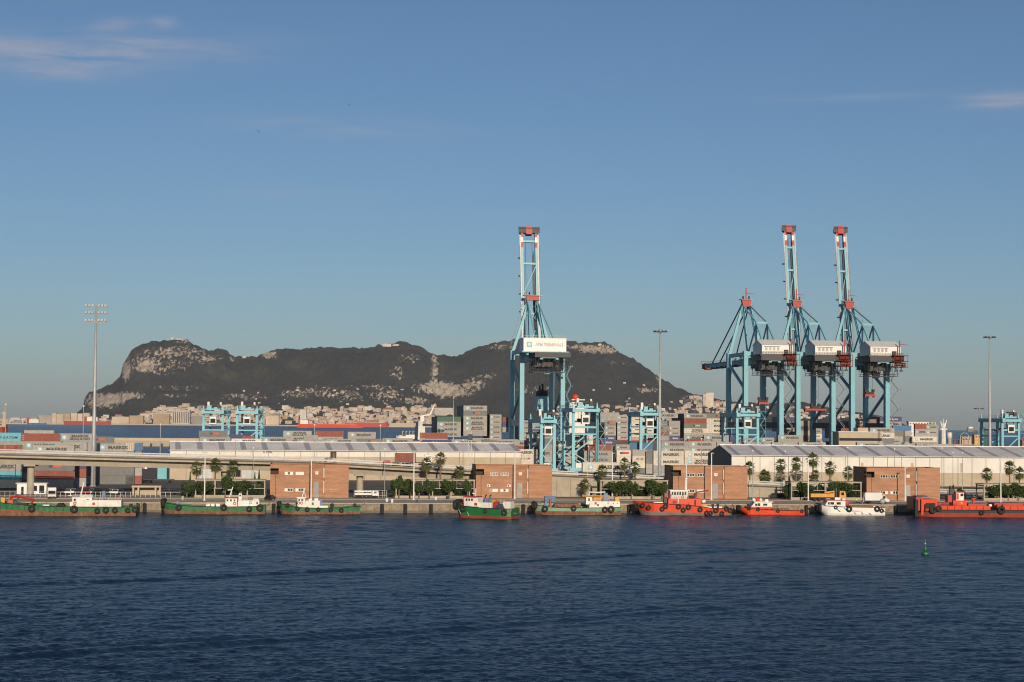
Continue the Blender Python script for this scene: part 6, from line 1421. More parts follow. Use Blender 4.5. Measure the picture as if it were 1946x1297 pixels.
# ================================================================== BOATS ALONG THE QUAY
class Boat:
    """sizes are read off in photo pixels along the quay and turned into metres at the boat's own distance"""
    def __init__(s, name, px0, px1, ywl, w, beam, label, cat, yaw=0., bow='left', ref=None):
        s.px0, s.ywl, s.hb, s.bow = px0, ywl, beam / 2, bow
        P = QUAY.at(px0, w, 0); s.D = P.y + (0 if yaw == 0 else 0); s.s = FPX / QUAY.at((px0 + px1) / 2, w - s.hb, 0).y / 1.0
        s.L = (px1 - px0) / s.s / math.cos(yaw) if yaw else (px1 - px0) / s.s
        s.k = 1 / math.cos(yaw); s.yaw = yaw
        s.t = thing(name, label, cat, P, QUAY.a + yaw)
    def X(s, px): return (px - s.px0) / s.s * s.k
    def Z(s, y): return (s.ywl - y) / s.s
    def half(s, x):
        q = x / s.L
        if s.bow == 'left': return s.hb * min(1, (max(q, 0) / .2) ** .55 if q < .2 else 1) * (1 if q < .8 else 1 - .25 * ((q - .8) / .2) ** 2) * .98 + .12
        if s.bow == 'none': return s.hb
        return s.hb * (min(1, ((1 - q) / .2) ** .55) if q > .8 else 1) + .12
    def hull(s, deck, bound, top_m, low_m, deck_m='deck', stripe=None, rake=1.2, bul=.6):
        """deck, bound: (px, y) lines of the deck edge and of the paint boundary"""
        n = 28; xs = [s.L * (1 - math.cos(math.pi * i / (2 * n))) if s.bow == 'left' else s.L * i / n for i in range(n + 1)]
        xd = [s.X(p) for p, _ in deck]; zd = [s.Z(y) for _, y in deck]; xb = [s.X(p) for p, _ in bound]; zb = [s.Z(y) for _, y in bound]
        up, lo, dk = MB(), MB(), MB()
        def ring(x):
            q = x / s.L; h = s.half(x); a, c = float(np.interp(x, xd, zd)), float(np.interp(x, xb, zb))
            rk = rake * max(0, 1 - q / .15) if s.bow == 'left' else 0
            return h, a, c, rk
        R_ = [ring(x) for x in xs]
        for sg in (-1, 1):
            va = []; vb = []
            for x, (h, a, c, rk) in zip(xs, R_):
                va += [(x - .1 * rk, sg * h, a), (x + rk * (a - c) / (a + .8), sg * h * .97, c)]; vb += [(x + rk * (a - c) / (a + .8), sg * h * .97, c), (x + rk, sg * h * .84, -.7)]
            f = [((2 * i, 2 * i + 1, 2 * i + 3, 2 * i + 2) if sg < 0 else (2 * i, 2 * i + 2, 2 * i + 3, 2 * i + 1)) for i in range(n)]
            up.add(va, f); lo.add(vb, f)
            vi = []
            for x, (h, a, c, rk) in zip(xs, R_): vi += [(x - .1 * rk + .08, sg * (h - .12), a), (x + .1, sg * (h - .12), a - bul)]
            up.add(vi, [((2 * i, 2 * i + 2, 2 * i + 3, 2 * i + 1) if sg < 0 else (2 * i, 2 * i + 1, 2 * i + 3, 2 * i + 2)) for i in range(n)])
            vt = []
            for x, (h, a, c, rk) in zip(xs, R_): vt += [(x - .1 * rk, sg * h, a), (x - .1 * rk + .08, sg * (h - .12), a)]
            up.add(vt, [((2 * i, 2 * i + 2, 2 * i + 3, 2 * i + 1) if sg < 0 else (2 * i, 2 * i + 1, 2 * i + 3, 2 * i + 2)) for i in range(n)])
        for j in (0, n):                                       # bow plate and transom
            h, a, c, rk = R_[j]; x = xs[j]
            up.add([(x - .1 * rk, -h, a), (x - .1 * rk, h, a), (x + rk * (a - c) / (a + .8), h * .97, c), (x + rk * (a - c) / (a + .8), -h * .97, c)], [(0, 1, 2, 3) if j == 0 else (3, 2, 1, 0)])
            lo.add([(x + rk * (a - c) / (a + .8), -h * .97, c), (x + rk * (a - c) / (a + .8), h * .97, c), (x + rk, h * .84, -.7), (x + rk, -h * .84, -.7)], [(0, 1, 2, 3) if j == 0 else (3, 2, 1, 0)])
        va = []
        for x, (h, a, c, rk) in zip(xs, R_): va += [(x + .05, -(h - .11), a - bul), (x + .05, h - .11, a - bul)]
        dk.add(va, [(2 * i, 2 * i + 2, 2 * i + 3, 2 * i + 1) for i in range(n)])
        s.zdeck = lambda px: float(np.interp(s.X(px), xd, zd)) - bul
        up.build('hull', top_m, s.t); lo.build('lower_hull', low_m, s.t); dk.build('deck', deck_m, s.t)
        rb = MB(); pts = [(x + rk * .1, -(h + .05), c + (a - c) * .96) for x, (h, a, c, rk) in zip(xs, R_)]; rb.tube(pts, .09, 5); rb.build('rubbing_strake', 'black_rubber' if stripe is None else stripe, s.t)
    def blk(s, nm, m, pa, pb, yt, yb, hw, cy=0., taper=0., slant=0.):
        b = MB(); x0, x1, z0, z1 = s.X(pa), s.X(pb), s.Z(yb), s.Z(yt)
        b.hexa([(x0, cy - hw, z0), (x1, cy - hw, z0), (x1, cy + hw, z0), (x0, cy + hw, z0), (x0 + taper + slant, cy - hw + taper, z1), (x1 - taper, cy - hw + taper, z1), (x1 - taper, cy + hw - taper, z1), (x0 + taper + slant, cy + hw - taper, z1)])
        return b.build(nm, m, s.t)
    def win(s, par, boxes, hw, cy=0., m='window', off=.03):
        for pa, pb, ya, yb in boxes:
            b = MB(); b.box(s.X(pa), s.X(pb), cy - hw - off, cy - hw + .05, s.Z(yb), s.Z(ya)); b.build('window' if m == 'window' else 'marking', m, par)
    def tyres(s, lst):
        for px, y, r in lst:
            x = s.X(px); R_ = r / s.s; h = s.half(x); b = MB(); b.torus((0, 0, 0), R_ * .66, R_ * .34, 'y', 16, 8, .9); o = b.build('tyre_fender', 'black_rubber', s.t, True); o.location = (x, -h - R_ * .3, s.Z(y))
            g = MB(); g.tube([(0, 0, R_ * .6), (0, .2, R_ * 1.6)], .03, 4); g.build('chain', 'dark_steel', o)
    def tube(s, nm, m, pts, r, n=6):
        b = MB(); b.tube([(s.X(p), cy, s.Z(y)) for p, y, cy in pts], r, n); return b.build(nm, m, s.t)
    def bow_fender(s, px, y0, y1, r=.55):
        b = MB()
        for k, cy in enumerate((-1.2, -.4, .4, 1.2)):
            b.torus((s.X(px) + (.3 if abs(cy) > 1 else 0), cy * s.hb / 3.2, s.Z((y0 + y1) / 2)), (y1 - y0) / s.s * .34, r * .55, 'x', 14, 7)
        b.tube([(s.X(px) + .5, -s.hb * .45, s.Z(y0 + 3)), (s.X(px) - .1, 0, s.Z(y0 + 3)), (s.X(px) + .5, s.hb * .45, s.Z(y0 + 3))], r * .6, 8)
        b.build('bow_fender', 'black_rubber', s.t, True)
    def rail(s, pa, pb, y0, y1, cy, n=7, m='clean_white'):
        b = MB()
        for i in range(n + 1): x = s.X(pa) + (s.X(pb) - s.X(pa)) * i / n; b.tube([(x, cy, s.Z(y1)), (x, cy, s.Z(y0))], .03, 4)
        for y in (y0, (y0 + y1) / 2): b.tube([(s.X(pa), cy, s.Z(y)), (s.X(pb), cy, s.Z(y))], .03, 4)
        b.build('railing', m, s.t)
    def moor(s, w, *pairs):
        """lines from the deck edge to the quay"""
        for p0, y0, p1 in pairs:
            b = MB(); A = Vector((s.X(p0), s.half(s.X(p0)) * .6, s.Z(y0))); C = Vector((s.X(p1), -w + .4, GZ + .3)); pts = []
            for i in range(7): q = i / 6; P = A.lerp(C, q); P.z -= .5 * math.sin(math.pi * q) * (1 - q); pts.append(P)
            b.tube(pts, .06, 5); b.build('mooring_line', 'beige_wall', s.t)
    def ring(s, px, y, hw, m='red'):
        b = MB(); b.torus((s.X(px), -hw - .06, s.Z(y)), .3, .09, 'y', 12, 5); b.build('life_ring', m, s.t)

# 1 long green workboat with red deck crane
B = Boat('work_barge', -34, 256, 983.5, -14, 8.5, 'long green rust-streaked workboat with red deck crane, at the left edge', 'boat')
B.hull([(-34, 950), (0, 958.5), (60, 964), (130, 966.5), (256, 966.5)], [(-34, 966), (0, 971), (60, 974), (130, 975.5), (256, 976.5)], 'green_hull', 'rust_hull', bul=.5)
h = B.blk('deckhouse', 'white', 152, 228, 954.5, 968, 2.6); B.win(h, [(174, 179, 959, 964)], 2.6, m='red')
h = B.blk('wheelhouse', 'white', 136, 173, 949.5, 968, 2.3); B.win(h, [(139, 142.5, 952, 956.5), (163, 167, 953, 957.5)], 2.3); B.blk('forward_locker', 'white', 131, 137, 958, 966.5, 1.8)
B.blk('bridge_roof', 'clean_white', 135, 174, 948.6, 949.6, 2.5); h = B.blk('flying_bridge', 'white', 150, 173, 945, 948.6, 1.6)
B.tube('mast', 'clean_white', [(149, 949, 0), (155, 921, 0)], .16); B.tube('mast', 'clean_white', [(131, 936, 0), (130, 948, 0)], .1); B.blk('mast_platform', 'clean_white', 126, 134, 946, 947, .6)
f = B.blk('funnel', 'blue_paint', 189, 197, 938, 954.5, .8, .3, .15); B.blk('funnel_top', 'black_rubber', 190.5, 195.5, 935, 938, .5, .3)
B.ring(194, 951.5, 1.0); B.ring(181.5, 951, 1.0, 'brown_dark'); B.ring(141, 961, 2.3); B.ring(161, 962.5, 2.3, 'beige_wall')
B.rail(175, 228, 950, 954.5, -2.4, 9); B.rail(137, 172, 944.5, 948.6, -2.2, 6)
b = MB(); b.torus((B.X(227), -1, B.Z(948)), .55, .06, 'y', 12, 4); b.build('hose_reel', 'galv', B.t)
B.blk('crane_base', 'red', 14, 24, 955, 964, .7, 0, .1); B.tube('crane_arm', 'red', [(18, 962, 0), (20, 949.5, 0), (33, 948.5, 0), (62, 955, 0)], .36, 6); B.tube('crane_arm', 'red', [(62, 954.5, 0), (56.5, 962.5, 0)], .3, 6); B.tube('crane_ram', 'brown_dark', [(22, 958, 0), (36, 950.5, 0)], .14)
B.blk('winch', 'dark_steel', 24, 30, 957, 963, .7, .5); B.blk('hatch', 'brown_dark', 32, 50, 961.5, 965, 1.5); B.blk('net_pile', 'black_rubber', 104, 121, 961, 967, 1.4, 0, .5); B.blk('yellow_frame', 'yellow', 1, 8, 951, 961, .3); B.blk('locker', 'clean_white', 80, 92, 964, 966.5, 1.2)
B.tyres([(63.5, 970, 7), (142, 971, 7.4), (185, 974, 5.6), (201, 972.5, 6.2), (218, 973, 5.6), (241.5, 973.5, 5.2), (254, 972, 5.5)])
for px in (5, 16, 27, 38, 50, 75, 86, 97, 110, 122): B.tube('frame_rib', 'green_hull', [(px, 962 + px * .03, -B.half(B.X(px)) - .03), (px, 971.5 + px * .03, -B.half(B.X(px)) * .975 - .03)], .08, 4)
B.blk('stern_bollard', 'black_rubber', 243, 249, 961, 968, .4, -2)
B.moor(-14, (240, 966, 262), (30, 962, 10))
# 2
B = Boat('work_boat', 305, 503, 978.5, -5.5, 7, 'weathered green workboat with white house and red-rimmed wheelhouse, second from left', 'boat')
B.hull([(305, 957), (322, 958.5), (345, 961.5), (370, 963.5), (430, 964.5), (480, 963.5), (503, 962)], [(305, 970), (330, 972), (503, 972.5)], 'green_hull', 'rust_hull')
h = B.blk('wheelhouse', 'white', 427, 450, 949, 965, 1.8, 0, .1); B.win(h, [(429.5, 433, 951, 955), (436, 439.5, 951, 955), (443, 446, 951, 955)], 1.74); B.blk('roof', 'red', 426, 450, 947.6, 949, 1.9)
h = B.blk('deckhouse', 'white', 451, 492, 953, 964.5, 2.0, 0, .1); B.win(h, [(486, 489, 955.5, 960)], 1.95); B.ring(475, 957, 2.0, 'beige_wall'); B.ring(445, 959, 1.8)
B.blk('funnel', 'clean_white', 452, 457.5, 940.5, 953, .6, .4); B.blk('funnel_mark', 'dark_steel', 453, 456.5, 942.5, 946, .62, .38); B.blk('liferaft', 'clean_white', 480, 490, 950, 953, .7); B.blk('skylight', 'black_rubber', 470, 479, 948.5, 953, .9)
B.tube('mast', 'clean_white', [(434, 948, 0), (440.5, 928, 0)], .13); B.tube('radar', 'clean_white', [(431, 934, 0), (437, 933.5, 0)], .16)
for pa in (391, 400, 410): B.blk('deck_box', 'clean_white', pa, pa + 7, 959.5, 966, .6, -1)
B.blk('winch', 'blue_paint', 334, 342, 955, 964, .7, 0, .3); B.tyres([(341, 966, 6.2), (425.5, 966, 6.4), (473, 968.5, 5.8), (493, 966.5, 7)]); B.bow_fender(309, 951, 968, .8); B.rail(452, 490, 949.5, 953, -1.8, 7)
B.tube('hand_rail', 'galv', [(345, 958, -2), (395, 960, -2)], .04)
B.moor(-5.5, (318, 958, 296), (498, 963, 514))
# 3
B = Boat('small_work_boat', 527, 684, 977.5, -5, 6.2, 'small green workboat with square white wheelhouse moored before first brick building', 'boat')
B.hull([(527, 957.5), (545, 960), (560, 964), (600, 966), (650, 965), (684, 961.5)], [(527, 970), (560, 972.5), (684, 972)], 'green_hull', 'rust_hull')
h = B.blk('wheelhouse', 'white', 564.5, 580, 947.5, 966, 1.6, 0, .08); B.win(h, [(566.5, 570, 949, 953.5), (572, 576, 949, 953.5)], 1.55); B.blk('roof', 'clean_white', 563.5, 581, 946, 947.5, 1.8); B.ring(567, 957, 1.6); B.ring(573, 957, 1.6)
h = B.blk('deckhouse', 'white', 580, 607, 952.5, 966, 1.6); B.win(h, [(592, 596, 956, 961)], 1.6); B.blk('after_casing', 'white', 606, 623, 962, 967, 1.7); B.blk('funnel', 'blue_paint', 605.5, 612, 949, 962, .7, 0, .1); B.blk('liferaft', 'clean_white', 586, 592, 949.5, 952.5, .6); B.blk('liferaft', 'clean_white', 597, 604, 948.5, 952.5, .7)
B.tube('mast', 'clean_white', [(573, 947, 0), (578.5, 929, 0)], .12); B.tube('mast', 'clean_white', [(580.5, 946, 0), (577, 935, 0)], .07); B.rail(523, 547, 948.5, 957, -.6, 4, 'galv')
B.tyres([(547, 961.5, 4.6), (565.5, 967, 4.2), (583.5, 968.5, 4.6), (604.5, 968.5, 4.2), (628, 969.5, 4.4), (648, 970, 4.6)]); B.bow_fender(529, 954, 966, .6)
B.blk('bollard', 'black_rubber', 629, 633, 957.5, 966, .25, -1.5); B.blk('bollard', 'black_rubber', 672, 676, 957.5, 965, .25, -1.5)
B.moor(-5, (535, 958, 520), (678, 962, 698))
# 4 dark green boat turned across, transom towards the camera
B = Boat('mooring_boat', 866, 974, 984, -19, 7.4, 'dark green boat under way with red roof and transom turned to camera', 'boat', yaw=R(-28))
B.hull([(866, 957.5), (880, 960), (930, 964.5), (974, 964.5)], [(866, 975.5), (900, 979.5), (974, 980)], 'green_dark', 'rust_red', rake=1.8)
h = B.blk('wheelhouse', 'white', 886, 912, 946, 963, 1.8, 0, .1); B.win(h, [(889, 892, 948, 952.5), (894, 897, 948, 952.5), (899, 902, 948, 952.5)], 1.74); B.blk('roof', 'red', 885, 909, 944, 946, 1.9); B.win(h, [(905, 910, 956, 961)], 1.8, m='red'); B.ring(884.5, 958, 1.9); B.blk('casing', 'white', 908, 936, 955, 965, 1.5)
B.tube('mast', 'clean_white', [(902, 944, 0), (902.5, 929, 0)], .12); B.blk('radar', 'clean_white', 897, 903, 938, 939.5, .3)
for px in (921, 929.5):
    B.tube('exhaust', 'blue_paint', [(px, 960, -.4), (px, 946, -.4)], .33, 8); B.tube('exhaust_tip', 'black_rubber', [(px, 947, -.4), (px, 942.5, -.4), (px + 2.5, 940.5, -.4)], .16)
B.blk('winch', 'yellow', 931, 940, 950, 962, .8, .5, .2); B.blk('winch_drum', 'red', 938, 946, 953, 965, .8, -.6, .1); B.blk('cover', 'navy_steel', 941, 956, 957, 966, 1.1, -.6, .5); B.blk('after_house', 'white', 949, 967, 952.5, 966, 1.3, .8, .1, .6)
B.tyres([(891, 967, 6.2), (931, 970.5, 4.2), (964, 972, 6.5)]); B.bow_fender(868, 952, 970, .95); B.rail(905, 950, 951, 956, 1.8, 6)
tx = link('lettering', text_mesh('SAN LORENZO\nCADIZ'[:0] or '— — —', 1.9, .12, .05), B.t); tx.location = (B.L + .06, -.2, B.Z(974)); tx.rotation_euler[2] = R(90); omat(tx, 'letter_white')
B.tube('rope_mark', 'clean_white', [(880, 968, -B.half(B.X(880)) - .1), (886, 977, -B.half(B.X(886)) - .05)], .05); B.tube('rope_mark', 'clean_white', [(898, 973, -3.72), (901, 981, -3.6)], .05)
# 5
B = Boat('deck_barge', 1010, 1179, 977.5, -6, 7.2, 'faded pale green barge with white house aft and yellow boom, right of dark green boat', 'boat')
B.hull([(1010, 958), (1035, 961.5), (1060, 963), (1120, 963.5), (1179, 962.5)], [(1010, 970), (1179, 971)], 'green_pale', 'rust_hull')
h = B.blk('deckhouse', 'white', 1118, 1178, 952, 966, 2.2, 0, .1, .3); B.win(h, [(1134, 1137, 957, 961), (1154, 1155.6, 954.5, 956.5), (1164, 1165.6, 954.5, 956.5), (1172, 1173.6, 954.5, 956.5)], 2.17); B.win(h, [(1129, 1133, 953.5, 958)], 2.2, m='patch_red')
h = B.blk('wheelhouse', 'white', 1113, 1126, 944.5, 958, 1.4, 0, .1); B.win(h, [(1117, 1121, 946.5, 951.5)], 1.36); B.blk('stern_paint', 'green_dark', 1165, 1178.6, 965, 970.5, 3.2)
B.tube('boom', 'yellow', [(1107, 942, -.5), (1160, 942.5, -.5)], .2); B.tube('crane_frame', 'clean_white', [(1120, 944, .3), (1122, 935, .3), (1134, 936, .3), (1152, 935, .3)], .2); B.blk('winch', 'yellow', 1128, 1143, 945, 952, .8); B.blk('engine', 'blue_paint', 1147, 1158, 939, 951.5, .8, 0, .2); B.blk('engine_top', 'blue_paint', 1149, 1156, 936.5, 939, .5); B.blk('locker', 'yellow', 1170, 1178, 944, 952, .7)
B.tube('hydraulic_post', 'red', [(1046, 962, 0), (1046, 948, 0)], .28); B.blk('anchor_winch', 'blue_paint', 1033, 1042, 954, 963, .7, 0, .35); B.blk('cargo_heap', 'rust_hull', 1050, 1104, 957, 964, 1.9, 0, .6); B.rail(1126, 1170, 947.5, 952, -1.9, 7, 'galv')
B.tyres([(1015, 961, 6.4), (1033, 966, 6.2), (1087, 964.5, 5.8), (1147, 967, 6), (1159, 966.5, 6.8)]); B.bow_fender(1013, 953, 969, .7)
B.moor(-6, (1025, 960, 1004), (1172, 963, 1190))
# 6 orange tug
B = Boat('tug_boat', 1204, 1389, 977.5, -5.5, 8, 'orange harbour tug with white wheelhouse ringed by tyres', 'tug')
B.hull([(1204, 951), (1222, 952.5), (1262, 955.5), (1300, 957.5), (1333, 961), (1350, 964), (1389, 964)], [(1204, 968), (1225, 971.5), (1389, 973.5)], 'orange_hull', 'grey_hull', rake=2.2, bul=.9)
h = B.blk('superstructure', 'orange_hull', 1267, 1332, 946.5, 963, 2.6, 0, .15); B.win(h, [(1276, 1279.5, 951, 955.5), (1281, 1283, 951, 955.5), (1318, 1321, 949, 961)], 2.5, off=.12); B.win(h, [(1286, 1287.2, 947, 962)], 2.5, m='clean_white', off=.14)
h = B.blk('wheelhouse', 'white', 1273, 1305, 932, 946.5, 1.9, 0, -.12); B.win(h, [(1274.5 + 5 * i, 1278 + 5 * i, 933.5, 940) for i in range(6)], 1.96, off=.06); B.blk('roof', 'clean_white', 1271, 1308, 930, 932, 2.2); B.rail(1271, 1307, 941, 946.5, -2.4, 8); B.ring(1296, 943, 2.0); B.ring(1271, 941, 2.4)
B.tube('mast', 'clean_white', [(1305, 931, 0), (1305.5, 908, 0)], .34, 8); B.tube('mast', 'clean_white', [(1305.5, 908, 0), (1305.8, 882, 0)], .12); B.tube('aerial', 'galv', [(1303, 906, .4), (1302.5, 880, .4)], .04); B.blk('mast_platform', 'clean_white', 1302, 1309, 909, 910, .5); B.tube('aerial', 'galv', [(1288, 930, 0), (1288, 919, 0)], .04)
B.blk('funnel', 'dark_steel', 1260, 1267, 936, 955, .7, -.9, .1); B.blk('funnel', 'dark_steel', 1322, 1328, 937, 950, .6, .9, .1); B.blk('ring_rack', 'red', 1261, 1267, 936, 944, .3, -1.7); B.tube('deck_crane', 'red', [(1325, 948, .4), (1326, 935, .4), (1340, 933, .4), (1350, 931.5, .4)], .22); B.blk('rescue_boat', 'black_rubber', 1308, 1320, 941, 946.5, .8, -.6, .2)
B.blk('towing_winch', 'yellow', 1334, 1345, 957, 966, 1.0); B.tube('searchlight', 'clean_white', [(1334, 953, -1.8), (1340, 951, -1.8)], .45, 8); B.blk('white_rail', 'clean_white', 1240, 1258, 953.2, 955, 2.0); B.blk('stern_rail', 'clean_white', 1336, 1372, 961.5, 964, 2.2)
B.tyres([(1208.5, 960.5, 5), (1218.5, 959, 5), (1228.5, 963.5, 5), (1253.5, 965.5, 5), (1260, 960.5, 5.2), (1285, 961, 5.4), (1294, 967.5, 5), (1304, 962, 5.4), (1326.5, 966.5, 5.2), (1339.5, 973, 5), (1347, 973, 4.6), (1357, 968, 5.4), (1369, 974, 4.8), (1378, 965, 5.2), (1386, 968, 5.4)])
tx = link('lettering', text_mesh('SALVAMAR', 3.6, .55, .04), B.t); tx.location = (B.X(1294), -3.98, B.Z(959)); omat(tx, 'letter_white'); tx.location.y = -B.half(B.X(1294)) - .08; COL.objects.unlink(tx); bpy.data.objects.remove(tx)
B.blk('bollard', 'black_rubber', 1362, 1366, 956, 964, .25, -2); B.blk('bollard', 'black_rubber', 1352, 1356, 957, 964, .25, -2)
B.moor(-5.5, (1212, 952, 1198), (1384, 964, 1394))
# 7 orange pilot boat
B = Boat('pilot_boat', 1399, 1528, 978, -5, 5.2, 'low orange launch with white raked cabin right of the tug', 'boat')
B.hull([(1399, 963), (1420, 965), (1470, 968), (1528, 969.5)], [(1399, 976.5), (1528, 977)], 'orange_hull', 'orange_hull', rake=3.2, bul=.2)
h = B.blk('cabin', 'white', 1422, 1466, 954, 966.5, 1.6, 0, .1, 1.4); B.win(h, [(1433, 1437.5, 956.5, 961), (1438.5, 1443, 956, 961), (1448.5, 1456.5, 956.5, 960.5)], 1.56, off=.08); B.blk('cabin_band', 'orange_hull', 1418, 1466, 962.5, 966.5, 1.75); B.blk('roof', 'clean_white', 1431, 1468, 952.8, 954, 1.7)
B.blk('windscreen', 'window', 1424, 1430, 956, 961, 1.3, 0, .0, .7)
for px, m, r in ((1433.5, 'clean_white', .5), (1447, 'clean_white', .45), (1441, 'orange_hull', .55)):
    b = MB(); b.ball((B.X(px), .2, B.Z(950)), r, 10, 8); b.build('radome' if m != 'orange_hull' else 'liferaft', m, B.t, True)
B.blk('sign_board', 'clean_white', 1455, 1461, 949, 953, .2); B.tube('aerial', 'galv', [(1438, 950, 0), (1438, 938, 0)], .04); B.tyres([(1420, 965.5, 3.8), (1436.5, 967, 3.9), (1475, 969.8, 3.7), (1522, 970.5, 3.6)]); B.bow_fender(1402, 960, 972, .6); B.rail(1466, 1520, 964.5, 969, -2.2, 8, 'galv'); B.blk('engine_box', 'green_hull', 1468, 1500, 966.5, 969, 1.2)
B.moor(-5, (1412, 965, 1396), (1522, 969, 1536))
# 8 white launch
B = Boat('white_launch', 1549, 1681, 978.5, -5, 5.8, 'white flat-sided launch with black bow fender below the orange lorry', 'boat')
B.hull([(1549, 958), (1570, 960.5), (1600, 962), (1681, 963)], [(1549, 974), (1681, 977)], 'clean_white', 'white', rake=2.6, bul=.3)
h = B.blk('cabin', 'white', 1563, 1602, 951, 963, 1.9, 0, .1, .9); B.win(h, [(1570, 1573.5, 954, 958.5), (1575, 1582, 954, 958.5), (1587, 1595, 954, 958.5)], 1.85, off=.07); B.blk('roof', 'red', 1565, 1604, 949.6, 951, 2.0); B.blk('roof_tank', 'clean_white', 1586, 1597, 945.5, 949.6, .8); B.blk('after_panel', 'clean_white', 1598, 1604, 947, 963, 1.9); B.tube('aerial', 'galv', [(1590, 946, 0), (1590, 928, 0)], .05)
b = MB(); b.lathe((0, 0, 0), [(.35, -.7), (.7, -.65), (.7, .65), (.35, .7)], 14); d = b.build('hose_drum', 'red', B.t); d.location = (B.X(1608.5), -.6, B.Z(956)); d.rotation_euler = (R(90), 0, 0)
for a, c in (((1585, 966), (1592, 972)), ((1599, 964), (1608, 972)), ((1619, 973), (1622, 976)), ((1633, 973), (1636, 976)), ((1648, 974), (1652, 977))): B.tube('black_stripe', 'black_rubber', [(a[0], a[1], -B.half(B.X(a[0])) - .06), (c[0], c[1], -B.half(B.X(c[0])) * .98 - .06)], .09, 4)
B.tube('long_strake', 'black_rubber', [(1604, 970, -B.hb - .12), (1680, 971.5, -B.hb * .85 - .12)], .08, 4); B.tyres([(1583, 963.5, 3.8), (1609, 966.5, 6), (1663.5, 966, 6), (1673, 969.5, 4.4)]); B.bow_fender(1553, 957, 972, .9); B.blk('deck_boards', 'rust_hull', 1612, 1660, 960.5, 963.5, 1.3)
B.moor(-5, (1560, 959, 1544), (1676, 963, 1694))
# 9 red barge
B = Boat('red_barge', 1731, 2010, 984, -11, 9, 'long bright red dredging barge with boxy deck gear at the right edge', 'barge')
B.hull([(1731, 970), (2010, 971)], [(1731, 976), (2010, 976.5)], 'dark_steel', 'rust_red', rake=1.6, bul=.1)
B.blk('bow_gantry', 'red', 1732, 1746, 947, 972, 3.8); B.blk('bow_post', 'orange_hull', 1740, 1744, 950, 980, .3, -4.4); B.blk('bow_frame', 'black_rubber', 1730, 1736, 951, 984, .8, -3.2)
B.blk('forward_block', 'orange_hull', 1745, 1774, 951, 972, 3.4); B.blk('forward_recess', 'black_rubber', 1752, 1770, 958, 968, .2, -3.5); B.blk('gangway', 'dark_steel', 1738, 1760, 945, 947, 1.5)
for pa, pb, yt, m in ((1781, 1878, 963, 'orange_hull'), (1890, 1970, 962, 'orange_hull'), (1777, 1800, 957.5, 'red'), (1838, 1872, 959, 'red'), (1889, 1946, 958, 'red')): B.blk('hopper_side', m, pa, pb, yt, 971.5, 3.6 if yt > 960 else 2.4)
for px in (1794, 1808, 1822, 1836, 1850, 1864, 1904, 1918, 1932): B.tube('stiffener', 'red', [(px, 963.5, -3.66), (px, 971, -3.66)], .09, 4)
h = B.blk('pilot_base', 'orange_hull', 1810, 1837, 953.5, 964, 1.6); B.win(h, [(1825, 1828.5, 956, 960)], 1.6, m='yellow'); h = B.blk('pilot_house', 'clean_white', 1817, 1832, 938.5, 954, 1.2); B.win(h, [(1825.5, 1831, 940.5, 945.5)], 1.2); B.win(h, [(1817.5, 1822, 940, 952)], 1.2, m='orange_hull'); B.blk('roof', 'red', 1815.5, 1835, 937, 938.5, 1.4)
for px in (1809, 1814): B.tube('exhaust', 'black_rubber', [(px, 955, .4), (px, 926, .4)], .22, 7)
B.blk('silencer', 'dark_steel', 1807, 1816, 932, 942, .5, .4, .1); B.tube('aerial', 'galv', [(1811, 930, .4), (1811, 912, .4)], .05); B.blk('engine_block', 'red', 1801, 1809, 944, 957, 1.1); B.blk('davit', 'red', 1852, 1856, 950, 960, .3); B.blk('davit_head', 'red', 1850, 1858, 949, 951, .4); B.blk('white_box', 'clean_white', 1876, 1881, 960, 964, .5, -3)
B.rail(1745, 1774, 946.5, 951, -3.3, 6, 'galv'); B.rail(1782, 1812, 958.5, 963, -3.4, 6, 'dark_steel'); B.tyres([(1765, 970.5, 7.4), (1775, 968, 6), (1858, 975, 5.4), (1896, 970.5, 8)])
for px in (1750, 1760, 1890, 1901): B.tube('bulwark_post', 'black_rubber', [(px, 960, -3.8), (px, 971, -3.8)], .2, 5)
# green harbour buoy
P = W(1758.5, 1053, 24 * FPX / (1053 - eye_y(1758)));  t = thing('harbour_buoy', 'green conical navigation buoy floating alone at the right', 'buoy', (P.x, P.y, 0), 0); t.scale = (.66, .66, .66)
b = MB(); b.lathe((0, 0, 0), [(.9, -.5), (1.15, 0), (1.15, .55), (.85, .8), (.5, .95)], 16); b.build('float', 'green_dark', t, True)
b = MB(); b.lathe((0, 0, .9), [(.45, 0), (.34, .8), (.16, 2.0)], 12); b.build('tower', 'green_dark', t, True)
b = MB(); b.ball((0, 0, 3.1), .2, 8, 6); b.build('lantern', 'clean_white', t); b = MB(); b.tube([(0, 0, 3.2), (0, 0, 4.0)], .05, 5); b.lathe((0, 0, 3.5), [(.3, 0), (.03, .7)], 8); b.build('topmark', 'green_hull', t)

